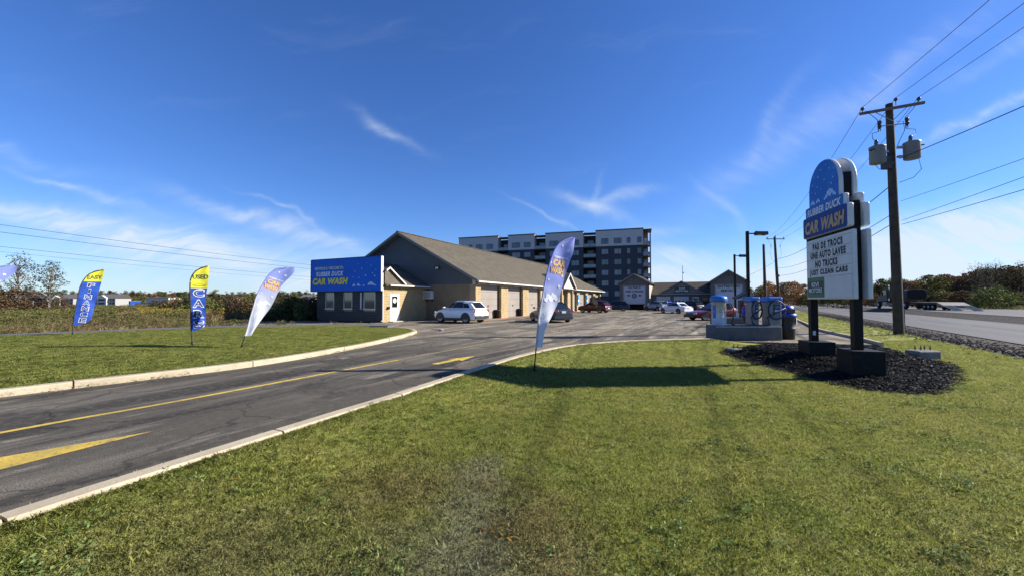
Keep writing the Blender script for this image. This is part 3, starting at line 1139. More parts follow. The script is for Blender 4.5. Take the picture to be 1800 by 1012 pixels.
paint_line('lane_marking', [(-9.3, -0.3), (-6.57, 5.09), (-5.79, 6.4), (-4.54, 8.75), (-3.24, 11.23)], 0.11, 'yellow_paint')
paint_line('lane_marking', [(-3.24, 11.23), (-2.0, 13.66), (-0.1, 17.4), (2.3, 21.4), (5.1, 26.6)], 0.11, 'faded_yellow_paint')
paint_line('lane_marking', [(1.9, 14.9), (3.9, 19.3), (7.4, 26.1), (13.0, 37.0), (19, 49)], 0.11, 'faded_yellow_paint')
paint_line('lane_marking', [(6.2, 21.5), (10.2, 29.5), (15.5, 40.5)], 0.12, 'worn_white_paint')
paint_line('lane_marking', [(8.6, 31.0), (13.0, 39.5)], 0.14, 'worn_white_paint')


def arrow(name, tip, d, ln, hw, sh_w, sh_l, mat, z=0.0045):
    t = Vector(d).normalized()
    n = Vector((-t.y, t.x))
    T = Vector(tip)
    b = T - t * ln
    P = [T, b + n * hw, b + t * 0.06 + n * sh_w, b - t * sh_l + n * sh_w, b - t * sh_l - n * sh_w, b + t * 0.06 - n * sh_w, b - n * hw]
    mb = MB()
    mb.add([(p.x, p.y, z) for p in P], [(0, 1, 2, 5, 6), (2, 3, 4, 5)])
    return tag(mb.build(name, mat), kind='structure')


arrow('arrow_marking', (-4.66, 5.15), (0.56, 0.83), 1.30, 0.27, 0.09, 1.5, 'yellow_paint')
arrow('arrow_marking', (-1.13, 12.03), (0.52, 0.855), 0.95, 0.26, 0.10, 0.85, 'yellow_paint')
# worn white lettering sprayed on the lot, too worn to read, and the stall dashes before the pumps
dash = MB()
for (x, y, w) in ((8.3, 20.6, 0.75), (8.75, 22.6, 0.6), (9.3, 24.6, 0.5)):
    dash.add([(x - w / 2, y - 0.16, 0.004), (x + w / 2, y - 0.16, 0.004), (x + w / 2 + 0.05, y + 0.16, 0.004), (x - w / 2 + 0.05, y + 0.16, 0.004)], [(0, 1, 2, 3)])
tag(dash.build('stall_marking', 'worn_white_paint'), kind='structure')
dash = MB()
x = 1.55
for w in (0.16, 0.12, 0.14, 0.12, 0.15, 0.3, 0.22, 0.13, 0.34, 0.15, 0.12):
    dash.add([(x, 21.9, 0.004), (x + w * 0.7, 21.9, 0.004), (x + w * 0.75, 22.25, 0.004), (x + 0.02, 22.25, 0.004)], [(0, 1, 2, 3)])
    x += w + 0.05
tag(dash.build('worn_marking', 'worn_white_paint'), kind='structure')


# ================================================================== CAR WASH BUILDING
C0 = Vector((-2.98, 32.6, 0))          # corner between the gable end and the bays
BAY_N, BAY = 9, 5.03
LEN = BAY_N * BAY + 0.9
WID, EAVE, RIDGE = 16.26, 3.45, 7.8


def bp(s, t, z):
    """along the bays, inward from the bay side, up"""
    return C0 + AX * s - NX * t + UP * z


def blocks(mb, o, ux, n, length, height, openings=(), bl=0.4, bh=0.2, proud=0.02, thick=0.05, jit=0.010):
    """courses of split-faced block with recessed joints; openings in (x0, x1, z0, z1)"""
    rows = int(round(height / bh))
    for r in range(rows):
        z0, z1 = r * bh + 0.007, (r + 1) * bh - 0.007
        x = -(bl / 2 if r % 2 else 0)
        while x < length - 1e-3:
            spans = [(max(x, 0) + 0.006, min(x + bl, length) - 0.006)]
            for (a, b, c, d) in openings:
                if z1 > c and z0 < d:
                    ns = []
                    for (p, q) in spans:
                        if q <= a or p >= b:
                            ns.append((p, q))
                        else:
                            if p < a - 0.03:
                                ns.append((p, a))
                            if q > b + 0.03:
                                ns.append((b, q))
                    spans = ns
            for (p, q) in spans:
                if q - p < 0.03:
                    continue
                pr = proud + random.uniform(-jit, jit)
                mb.obox(o + ux * p + UP * z0 - n * (thick - pr), ux * (q - p), n * thick, UP * (z1 - z0))
            x += bl


def build_car_wash():
    root = empty('car_wash', tuple(C0))
    tag(root, 'long tan block car wash with grey gable, shingled roof and row of bay doors', 'car wash')
    inv = Matrix.Translation(-C0)

    def B(mb, name, mats, **k):
        mb.v = [tuple(inv @ Vector(p)) for p in mb.v]
        return mb.build(name, mats, root, **k)

    # bay front: lintel band and pillars, open bays between
    ow = 3.55                                       # opening width
    oh = 3.02                                       # opening height
    pw = BAY - ow
    mb = MB()
    mb.obox(bp(0.0, 0.05, oh), AX * LEN, NX * -0.30, UP * (EAVE - oh + 0.05))
    B(mb, 'bay_lintel', 'cream_trim')
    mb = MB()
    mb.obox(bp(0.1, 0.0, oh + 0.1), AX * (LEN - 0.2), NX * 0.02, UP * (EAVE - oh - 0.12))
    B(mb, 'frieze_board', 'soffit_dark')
    for i in range(BAY_N + 1):
        s0 = i * BAY - (0 if i == 0 else pw / 2 - 0.35)
        w = pw if 0 < i < BAY_N else 0.85
        mb = MB()
        mb.obox(bp(s0, 0.08, 0), AX * w, NX * -0.5, UP * oh)
        p = B(mb, 'pillar', 'mortar')
        fb = MB()
        blocks(fb, bp(s0, 0.08, 0) - C0, AX, NX, w, oh, proud=0.045)
        blocks(fb, bp(s0 + w, 0.08, 0) - C0, -NX, AX, 0.5, oh, proud=0.03)
        if i > 0:
            blocks(fb, bp(s0, 0.58, 0) - C0, NX, -AX, 0.5, oh, proud=0.03)
        f = fb.build('block_facing', 'block_tan', p)
        tag(f, kind='stuff')
    for i in range(BAY_N):
        s0 = i * BAY + (0.85 if i == 0 else pw / 2 + 0.35)
        s1 = (i + 1) * BAY - (pw / 2 - 0.35)
        d = empty('bay_door', (0, 0, 0), parent=root)
        H = oh - 0.04
        for k in range(5):
            q = MB()
            q.obox(bp(s0 + 0.06, 0.42, 0.03 + k * H / 5) - C0, AX * (s1 - s0 - 0.12), NX * 0.05, UP * (H / 5 - 0.012))
            q.build('door_panel', 'door_taupe', d)
        for st_ in (s0 + 0.002, s1 - 0.06):
            q = MB()
            q.obox(bp(st_, 0.36, 0.02) - C0, AX * 0.058, NX * 0.07, UP * H)
            q.build('door_track', 'soffit_dark', d)
        q = MB()
        q.obox(bp((s0 + s1) / 2 - 0.1, 0.36, 1.05) - C0, AX * 0.05, NX * 0.04, UP * 0.22)
        q.build('handle', 'black_steel', d)
    # bay sill of brick red concrete
    mb = MB()
    mb.obox(bp(0.4, -0.35, 0.0), AX * (LEN - 0.5), NX * -0.42, UP * 0.035)
    B(mb, 'bay_sill', 'sill_red')

    # gable end, grey siding over shaded block
    mb = MB()
    mb.obox(bp(0.06, 0.05, 0), AX * 0.3, NX * -(WID - 0.1), UP * 3.0)
    w = B(mb, 'gable_wall', 'mortar')
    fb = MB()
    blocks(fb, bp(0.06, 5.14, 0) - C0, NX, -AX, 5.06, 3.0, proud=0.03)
    tag(fb.build('block_facing', 'block_tan_shaded', w), kind='stuff')
    mb = MB()
    mb.prism([bp(0.1, 0.02, 3.0), bp(0.1, WID - 0.02, 3.0), bp(0.1, WID - 0.02, EAVE), bp(0.1, WID / 2, RIDGE - 0.05), bp(0.1, 0.02, EAVE)], AX * 0.25)
    g = B(mb, 'gable_siding', 'siding_grey')
    sl = MB()
    z = 3.06
    while z < RIDGE - 0.3:
        half = WID / 2 - 0.05 if z < EAVE else (WID / 2 - 0.1) * (RIDGE - z - 0.1) / (RIDGE - EAVE)
        if half > 0.2:
            a = bp(0.085, WID / 2 + half, z) - C0
            ux, n = NX * (2 * half), -AX
            sl.add([a, a + ux, a + ux + UP * 0.19 - n * 0.022, a + UP * 0.19 - n * 0.022, a + n * 0.02, a + ux + n * 0.02], [(4, 5, 2, 3), (0, 1, 5, 4)])
        z += 0.19
    tag(sl.build('siding_boards', 'siding_grey', g), kind='stuff')
    mb = MB()
    mb.obox(bp(0.075, 0.0, 2.93), AX * 0.06, NX * -5.1, UP * 0.09)
    B(mb, 'belt_trim', 'siding_trim')
    # back and far end walls
    mb = MB()
    mb.obox(bp(0.4, WID, 0), AX * (LEN - 0.4), NX * 0.3, UP * EAVE)
    mb.prism([bp(LEN, 0.3, 0), bp(LEN, WID - 0.3, 0), bp(LEN, WID - 0.3, EAVE), bp(LEN, WID / 2, RIDGE - 0.1), bp(LEN, 0.3, EAVE)], AX * -0.3)
    B(mb, 'rear_wall', 'block_tan')
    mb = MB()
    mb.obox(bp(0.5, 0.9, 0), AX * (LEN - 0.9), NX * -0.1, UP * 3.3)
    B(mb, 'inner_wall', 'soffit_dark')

    # main roof, hipped at the far end
    ov, th = 0.45, 0.16
    sl_ = (RIDGE - EAVE) / (WID / 2)
    hip = WID / 2
    e0, e1 = bp(-ov, -ov, EAVE - ov * sl_ + 0.12), bp(LEN + ov, -ov, EAVE - ov * sl_ + 0.12)
    r0, r1 = bp(-ov, WID / 2, RIDGE + 0.12), bp(LEN + ov - hip, WID / 2, RIDGE + 0.12)
    b0, b1 = bp(-ov, WID + ov, EAVE - ov * sl_ + 0.12), bp(LEN + ov, WID + ov, EAVE - ov * sl_ + 0.12)
    roof = MB()
    dn = UP * -th
    roof.add([e0, e1, r1, r0, b0, b1, e0 + dn, e1 + dn, r1 + dn, r0 + dn, b0 + dn, b1 + dn],
             [(0, 1, 2, 3), (3, 2, 5, 4), (1, 5, 2), (6, 9, 8, 7), (9, 10, 11, 8), (7, 8, 11), (0, 3, 9, 6), (3, 4, 10, 9), (0, 6, 7, 1), (1, 7, 11, 5), (4, 5, 11, 10)])
    rf = B(roof, 'roof', 'shingles')
    # shingle courses: thin steps up the bay slope
    cs = MB()
    slope = (r0 - e0)
    nrm = AX.cross(slope).normalized()
    if nrm.z < 0:
        nrm = -nrm
    nc = 58
    for k in range(nc):
        f0, f1 = k / nc, (k + 1) / nc
        a, b = e0.lerp(r0, f0) - C0, e1.lerp(r1, f0) - C0
        c, d = e1.lerp(r1, f1) - C0, e0.lerp(r0, f1) - C0
        cs.add([a + nrm * 0.026, b + nrm * 0.026, c + nrm * 0.006, d + nrm * 0.006, a, b], [(0, 1, 2, 3), (4, 5, 1, 0)])
    tag(cs.build('shingle_courses', 'shingles', rf), kind='stuff')
    mb = MB()                                         # ridge cap
    mb.obox(r0 - NX * 0.14 + UP * 0.01, (r1 - r0), NX * 0.28, UP * 0.05)
    B(mb, 'ridge_cap', 'shingles')
    # rake boards on the near gable
    for sgn in (0, 1):
        lo = bp(-ov - 0.03, -ov if sgn == 0 else WID + ov, EAVE - ov * sl_ - 0.10)
        hi = bp(-ov - 0.03, WID / 2, RIDGE - 0.10)
        mb = MB()
        mb.prism([lo, hi, hi + UP * 0.24, lo + UP * 0.24], AX * 0.03)
        B(mb, 'rake_board', 'rake_grey')
    mb = MB()
    mb.prism([bp(-ov + 0.01, -0.42, EAVE - 0.42 * sl_ - 0.06), bp(-ov + 0.01, WID / 2, RIDGE - 0.06), bp(-ov + 0.01, WID + 0.42, EAVE - 0.42 * sl_ - 0.06), bp(-ov + 0.01, WID + 0.42, EAVE - 0.42 * sl_ - 0.10), bp(-ov + 0.01, WID / 2, RIDGE - 0.10), bp(-ov + 0.01, -0.42, EAVE - 0.42 * sl_ - 0.10)], AX * (ov + 0.07))
    B(mb, 'soffit', 'rake_grey')
    mb = MB()
    ez = EAVE - ov * sl_ - 0.05
    mb.obox(bp(-ov, -ov - 0.002, ez - 0.02), AX * (LEN + 2 * ov), NX * 0.11, UP * 0.13)
    B(mb, 'gutter', 'white_metal', bevel=0.02)
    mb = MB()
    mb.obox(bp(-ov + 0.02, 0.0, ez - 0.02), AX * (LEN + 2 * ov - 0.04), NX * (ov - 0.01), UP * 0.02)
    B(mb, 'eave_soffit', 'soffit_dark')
    mb = MB()
    mb.tube([bp(-0.25, -0.4, ez), bp(-0.2, -0.3, ez - 0.15), bp(0.02, 0.12, ez - 0.32), bp(0.02, 0.12, ez - 0.5)], 0.045, 8)
    B(mb, 'downpipe', 'siding_trim')
    # floodlight on the gable
    mb = MB()
    mb.obox(bp(0.0, 3.72, 4.42), AX * -0.22, NX * -0.42, UP * 0.20)
    fl = B(mb, 'floodlight', 'black_steel')
    mb = MB()
    mb.obox(bp(-0.225, 3.68, 4.40), AX * -0.01, NX * -0.5 * 0.66, UP * 0.15)
    q = MB()
    q.v = [tuple(Vector(p) - C0) for p in mb.v]
    q.f, q.mi, q.sm = mb.f, mb.mi, mb.sm
    q.build('lens', 'sign_white', fl)

    # small gable over the middle bays
    cg = empty('cross_gable', (0, 0, 0), parent=root)
    sc_, hw, top = 4.55 * BAY, 2.9, 5.25
    base = EAVE - 0.25
    back = (top - EAVE) / sl_
    front_t = -1.05
    A_, Bb, T_ = bp(sc_ - hw, front_t, base), bp(sc_ + hw, front_t, base), bp(sc_, front_t, top)
    bA, bB, bT = bp(sc_ - hw, 0.3, base), bp(sc_ + hw, 0.3, base), bp(sc_, back + 0.25, top)
    mb = MB()
    inset = NX * -0.3
    mb.prism([p - C0 for p in (A_ + inset + AX * 0.35, Bb + inset - AX * 0.35, T_ + inset - UP * 0.22)], NX * -0.2)
    mb.build('gable_face', 'white_metal', cg)
    for (p, q_, bq) in ((A_, T_, bA), (Bb, T_, bB)):
        mb = MB()
        vs = [p - C0, q_ - C0, bT - C0, bq - C0]
        nn = (vs[1] - vs[0]).cross(vs[3] - vs[0]).normalized()
        if nn.z < 0:
            nn = -nn
        mb.add([v + nn * 0.06 for v in vs] + [v - nn * 0.06 for v in vs], [(0, 1, 2, 3), (7, 6, 5, 4), (0, 4, 5, 1), (1, 5, 6, 2), (2, 6, 7, 3), (3, 7, 4, 0)])
        mb.build('roof_slope', 'shingles', cg)
        mb = MB()
        d_ = (q_ - p)
        mb.obox(p - C0 + NX * 0.005 - UP * 0.11, d_, NX * 0.05, UP * 0.2)
        mb.build('rake_board', 'white_metal', cg)
    mb = MB()
    mb.obox(A_ - C0 + AX * 0.3 + inset, AX * (2 * hw - 0.6), NX * 0.1, UP * 0.1)
    mb.build('tie_board', 'white_metal', cg)
    for s_ in (sc_ - hw + 0.4, sc_ + hw - 0.7):
        mb = MB()
        mb.obox(bp(s_, front_t + 0.35, 0) - C0, AX * 0.3, NX * -0.3, UP * (base - 0.0))
        mb.build('post', 'block_tan', cg)

    # ------------------------------------------------ office block in front of the gable
    D_, W_ = 5.3, 7.25                      # out from the gable, across
    t0 = 5.14                               # right wall, measured inward from the bay corner
    ev = 2.86
    off = empty('office_wing', (0, 0, 0), parent=root)

    def ob(mb, name, mats, parent=off, **k):
        mb.v = [tuple(Vector(p) - C0) for p in mb.v]
        return mb.build(name, mats, parent, **k)
    mb = MB()
    mb.obox(bp(-D_, t0, 0), AX * (D_ + 0.05), NX * -0.25, UP * ev)
    ob(mb, 'side_wall', 'mortar')
    # openings in the side wall: x from the outer corner
    fb = MB()
    blocks(fb, bp(-D_, t0, 0), AX, NX, D_, ev, openings=[(0.78, 1.82, 0, 2.2)], proud=0.035)
    tag(ob(fb, 'block_facing', 'block_tan'), kind='stuff')
    mb = MB()
    mb.obox(bp(-D_ + 0.02, t0 + 0.02, 0), AX * 0.25, NX * -(W_ - 0.04), UP * ev)
    ob(mb, 'front_wall', 'mortar')
    wins = [(1.05, 2.05), (3.15, 4.1), (5.35, 6.55)]
    fb = MB()
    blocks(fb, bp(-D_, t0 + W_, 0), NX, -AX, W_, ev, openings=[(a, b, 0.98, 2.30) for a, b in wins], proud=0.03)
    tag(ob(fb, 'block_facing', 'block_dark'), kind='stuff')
    mb = MB()
    mb.obox(bp(-D_, t0 + W_, 0), AX * D_, NX * 0.25, UP * ev)
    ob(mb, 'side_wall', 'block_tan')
    for (a, b) in wins:
        o = bp(-D_, t0 + W_, 0)
        mb = MB()
        for (x0, x1, z0, z1) in ((a, b, 0.98, 1.04), (a, b, 2.24, 2.30), (a, a + 0.06, 1.04, 2.24), (b - 0.06, b, 1.04, 2.24)):
            mb.obox(o + NX * x0 + UP * z0 - AX * 0.045, NX * (x1 - x0), AX * 0.06, UP * (z1 - z0))
        w = ob(mb, 'window', 'white_metal')
        mb = MB()
        mb.obox(o + NX * (a + 0.06) + UP * 1.04 - AX * 0.012, NX * (b - a - 0.12), AX * 0.02, UP * 1.2)
        ob(mb, 'pane', 'glass_blue', w)
        mb = MB()
        mb.obox(o + NX * (a - 0.06) + UP * 0.93 - AX * 0.09, NX * (b - a + 0.12), AX * 0.09, UP * 0.05)
        ob(mb, 'sill', 'white_metal', w)
    mb = MB()
    mb.obox(bp(-D_, t0 + W_, 0) + NX * 4.98 + UP * 0.98 - AX * 0.05, NX * 0.13, AX * 0.05, UP * 1.32)
    ob(mb, 'notice_strip', 'door_white')
    # door on the right wall
    o = bp(-D_ + 0.80, t0, 0)
    mb = MB()
    mb.obox(o + NX * -0.02 + UP * 0.03, AX * 1.0, NX * 0.045, UP * 2.14)
    dr = ob(mb, 'door', 'white_metal')
    mb = MB()
    for (x0, x1, z0, z1) in ((-0.02, 0.03, 0.0, 2.2), (0.97, 1.02, 0.0, 2.2), (0.03, 0.97, 2.13, 2.2)):
        mb.obox(o + AX * x0 + UP * z0 - NX * 0.01, AX * (x1 - x0), NX * 0.06, UP * (z1 - z0))
    ob(mb, 'frame', 'white_metal', dr)
    mb = MB()
    mb.obox(o + AX * 0.20 + UP * 1.12 + NX * 0.026, AX * 0.60, NX * 0.006, UP * 0.88)
    ob(mb, 'pane', 'glass_dark', dr)
    mb = MB()
    mb.add([o + AX * (0.5 + x) + UP * (1.66 + y) + NX * 0.035 for x, y in disc_pts(0, 0, 0.2, 18)], [tuple(range(18))])
    ob(mb, 'round_sticker', 'sign_white', dr)
    mb = MB()
    mb.tube([o + AX * 0.86 + UP * 0.98 + NX * 0.03, o + AX * 0.86 + UP * 0.98 + NX * 0.09, o + AX * 0.76 + UP * 0.98 + NX * 0.09], 0.018, 8)
    ob(mb, 'handle', 'grey_steel', dr)
    mb = MB()
    mb.obox(bp(-D_ + 0.42, t0, 1.02) + NX * 0.045, AX * 0.26, NX * 0.12, UP * 0.16)
    ob(mb, 'mail_box', 'black_steel')
    mb = MB()
    mb.obox(bp(-D_ + 0.6, t0, 0.0) + NX * 0.045, AX * 1.4, NX * 0.5, UP * 0.06)
    ob(mb, 'door_step', 'kerb_concrete')
    # roof of the wing, two slopes running into the gable wall
    so = 0.4
    ridge = ev + 0.1 + (W_ / 2 + so) * 0.50
    P = lambda s, t, z: bp(s, t0 + t, z)
    ze = ev + 0.02
    for sgn in (0, 1):
        te = -so if sgn == 0 else W_ + so
        a, b, c, d = P(-D_ - 0.05, te, ze), P(0.1, te, ze), P(0.1, W_ / 2, ridge), P(-D_ - 0.05, W_ / 2, ridge)
        mb = MB()
        nn = (b - a).cross(d - a).normalized()
        if nn.z < 0:
            nn = -nn
        vs = [a, b, c, d]
        mb.add(vs + [v - nn * 0.12 for v in vs], [(0, 1, 2, 3), (7, 6, 5, 4), (0, 4, 5, 1), (1, 5, 6, 2), (2, 6, 7, 3), (3, 7, 4, 0)])
        r_ = ob(mb, 'roof_slope', 'shingles')
        cs = MB()
        for k in range(26):
            f0, f1 = k / 26, (k + 1) / 26
            cs.add([a.lerp(d, f0) + nn * 0.024, b.lerp(c, f0) + nn * 0.024, b.lerp(c, f1) + nn * 0.005, a.lerp(d, f1) + nn * 0.005, a.lerp(d, f0), b.lerp(c, f0)], [(0, 1, 2, 3), (4, 5, 1, 0)])
        tag(ob(cs, 'shingle_courses', 'shingles', r_), kind='stuff')
    mb = MB()
    mb.prism([P(-D_ + 0.05, 0.05, ev), P(-D_ + 0.05, W_ - 0.05, ev), P(-D_ + 0.05, W_ / 2, ridge - 0.15)], AX * 0.2)
    ob(mb, 'end_gable', 'siding_grey')
    mb = MB()
    mb.obox(P(-D_ + 0.35, -so - 0.11, ze - 0.12), AX * (D_ - 0.35), NX * -0.11, UP * 0.12)
    ob(mb, 'gutter', 'white_metal', bevel=0.02)
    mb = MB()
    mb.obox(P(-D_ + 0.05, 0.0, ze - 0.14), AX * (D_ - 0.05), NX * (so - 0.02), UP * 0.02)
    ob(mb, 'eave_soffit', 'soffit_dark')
    # little gable above the door
    gs, gh, gl, gz = -D_ + 0.30, 1.85, 0.36, ze + 1.30
    gzl = ze + 0.06 + (gz - ze - 0.06) * (1 - gl / gh)
    ft = -so - 0.03
    A_, Bb, T_ = P(gs - gl, ft, gzl), P(gs + gh, ft, ze + 0.06), P(gs, ft, gz)
    bT = P(gs, 2.0, gz)
    bA, bB = P(gs - gl, 1.7, gzl), P(gs + gh, 0.2, ze + 0.06)
    foot = P(gs - gl, ft, ze + 0.06)
    dg = empty('door_gable', (0, 0, 0), parent=off)
    mb = MB()
    mb.prism([foot - NX * 0.16 + AX * 0.02, Bb - NX * 0.16 - AX * 0.1, T_ - NX * 0.16 - UP * 0.08, A_ - NX * 0.16 - UP * 0.08 + AX * 0.02], NX * -0.1)
    ob(mb, 'gable_face', 'shingles', dg)
    for (p, bq) in ((A_, bA), (Bb, bB)):
        vs = [p, T_, bT, bq]
        nn = (vs[1] - vs[0]).cross(vs[3] - vs[0]).normalized()
        if nn.z < 0:
            nn = -nn
        mb = MB()
        mb.add([v + nn * 0.05 for v in vs] + [v - nn * 0.05 for v in vs], [(0, 1, 2, 3), (7, 6, 5, 4), (0, 4, 5, 1), (1, 5, 6, 2), (2, 6, 7, 3), (3, 7, 4, 0)])
        ob(mb, 'gable_slope', 'shingles', dg)
        mb = MB()
        mb.obox(p + NX * 0.004 - UP * 0.06, (T_ - p), NX * 0.04, UP * 0.13)
        ob(mb, 'rake_board', 'white_metal', dg)
    mb = MB()
    mb.tube([bp(-D_ - 0.06, t0 - 0.08, ev - 0.1), bp(-D_ - 0.06, t0 - 0.08, 0.2), bp(-D_ - 0.16, t0 - 0.08, 0.08)], 0.05, 8)
    ob(mb, 'downpipe', 'white_metal')
    return root


M('sill_red', (0.33, 0.16, 0.10), 0.9, var=[(4, (0.24, 0.13, 0.09), 0.45, 0.7)])
M('siding_trim', (0.24, 0.25, 0.25), 0.6)
M('rake_grey', (0.17, 0.165, 0.15), 0.7)
M('block_dark', (0.085, 0.080, 0.070), 0.9, var=[(1.5, (0.065, 0.062, 0.055), 0.45, 0.65), (40, (0.05, 0.048, 0.042), 0.5, 0.7)], bump=(30, 0.6, 0.02), spec=0.2)
build_car_wash()


# ------------------------------------------------ big fascia sign on the office
def build_fascia_sign():
    s0, t0, W = -5.62, 5.14 - 0.12, 7.75
    z0, z1 = 2.40, 5.02
    o = bp(s0, t0 + W, 0)
    root = empty('fascia_sign', tuple(o + NX * W / 2 + UP * z0))
    tag(root, 'wide blue car wash welcome sign mounted over the dark office front', 'sign')
    T = o + NX * W / 2 + UP * z0

    def B(mb, name, mat, **k):
        mb.v = [tuple(Vector(p) - T) for p in mb.v]
        return mb.build(name, mat, root, **k)
    mb = MB()
    mb.obox(o + UP * (z0 + 0.02), NX * W, AX * 0.24, UP * (z1 - z0 - 0.04))
    B(mb, 'sign_face', 'sign_blue')
    mb = MB()
    mb.obox(o + NX * (W + 0.002) + UP * z0 - AX * 0.02, NX * 0.06, AX * 0.22, UP * (z1 - z0))
    B(mb, 'end_cap', 'white_metal')
    mb = MB()
    mb.obox(o + NX * -0.002 + UP * z0 - AX * 0.02, NX * -0.06, AX * 0.30, UP * (z1 - z0))
    B(mb, 'end_cap', 'sign_blue_deep')
    mb = MB()
    mb.obox(o + UP * z1 - AX * 0.02, NX * W, AX * 0.30, UP * 0.04)
    mb.obox(o + UP * (z0 - 0.03) - AX * 0.02, NX * W, AX * 0.30, UP * 0.045)
    B(mb, 'edge_trim', 'sign_blue_deep')
    mb = MB()
    mb.obox(o + NX * -0.08 + UP * (z0 + 0.45), NX * 0.10, AX * 0.3, UP * 0.08)
    B(mb, 'bracket', 'sign_blue_deep')
    n = -AX
    L = lambda s, cx, cz, w, h, mat, off, bold=0, sh=0, sp=1.0: lettering('lettering', s, o - T + NX * cx + UP * cz, NX, UP, n, w, h, mat, root, off=off, bold=bold, shear=sh, spacing=sp)
    L('BIENVENUE \u00c0 / WELCOME TO :', 2.15, z1 - 0.70, 3.35, 0.30, 'letter_pale_yellow', 0.006, 0.03)
    L('RUBBER DUCK', 2.2, z1 - 1.20, 3.25, 0.44, 'letter_navy', 0.004, 0.045, 0.22, 1.1)
    L('RUBBER DUCK', 2.2, z1 - 1.20, 3.2, 0.39, 'letter_pale', 0.008, 0.04, 0.22, 1.1)
    L('CAR WASH', 2.25, z1 - 1.80, 4.2, 0.64, 'letter_navy', 0.004, 0.05, 0.22, 1.1)
    L('CAR WASH', 2.25, z1 - 1.80, 4.12, 0.56, 'letter_yellow', 0.008, 0.055, 0.22, 1.1)
    # the bird on the sign is left out; its foam and bubbles stay
    mb = MB()
    for k, (x, y, r) in enumerate([(4.85, .42, .07), (4.95, .50, .08), (5.04, .43, .06), (5.42, .52, .09), (5.53, .46, .07), (5.34, .45, .06), (5.62, .43, .05), (5.95, .42, .06), (6.04, .45, .05), (6.5, .50, .08), (6.60, .58, .10), (6.72, .52, .09), (6.86, .57, .11), (7.0, .50, .08), (7.12, .46, .07), (7.25, .42, .05), (6.75, .66, .07),
                                   (4.85, 1.1, .04), (5.05, 1.55, .05), (6.9, 1.35, .05), (7.15, 1.15, .06), (7.25, 1.6, .035), (6.75, 1.95, .04), (5.4, 2.1, .035), (6.3, 2.15, .03), (5.8, 1.75, .05), (6.2, 1.2, .06), (5.5, 1.05, .05)]):
        pts = disc_pts(x, y, r, 14)
        mb.add([o + NX * a + UP * (z0 + b) + n * (0.004 + 0.0005 * k) for a, b in pts], [tuple(range(14))])
    tag(B(mb, 'foam_print', 'bubble_pale'), kind='stuff')


M('letter_pale_yellow', (0.62, 0.64, 0.40), 0.6)
build_fascia_sign()


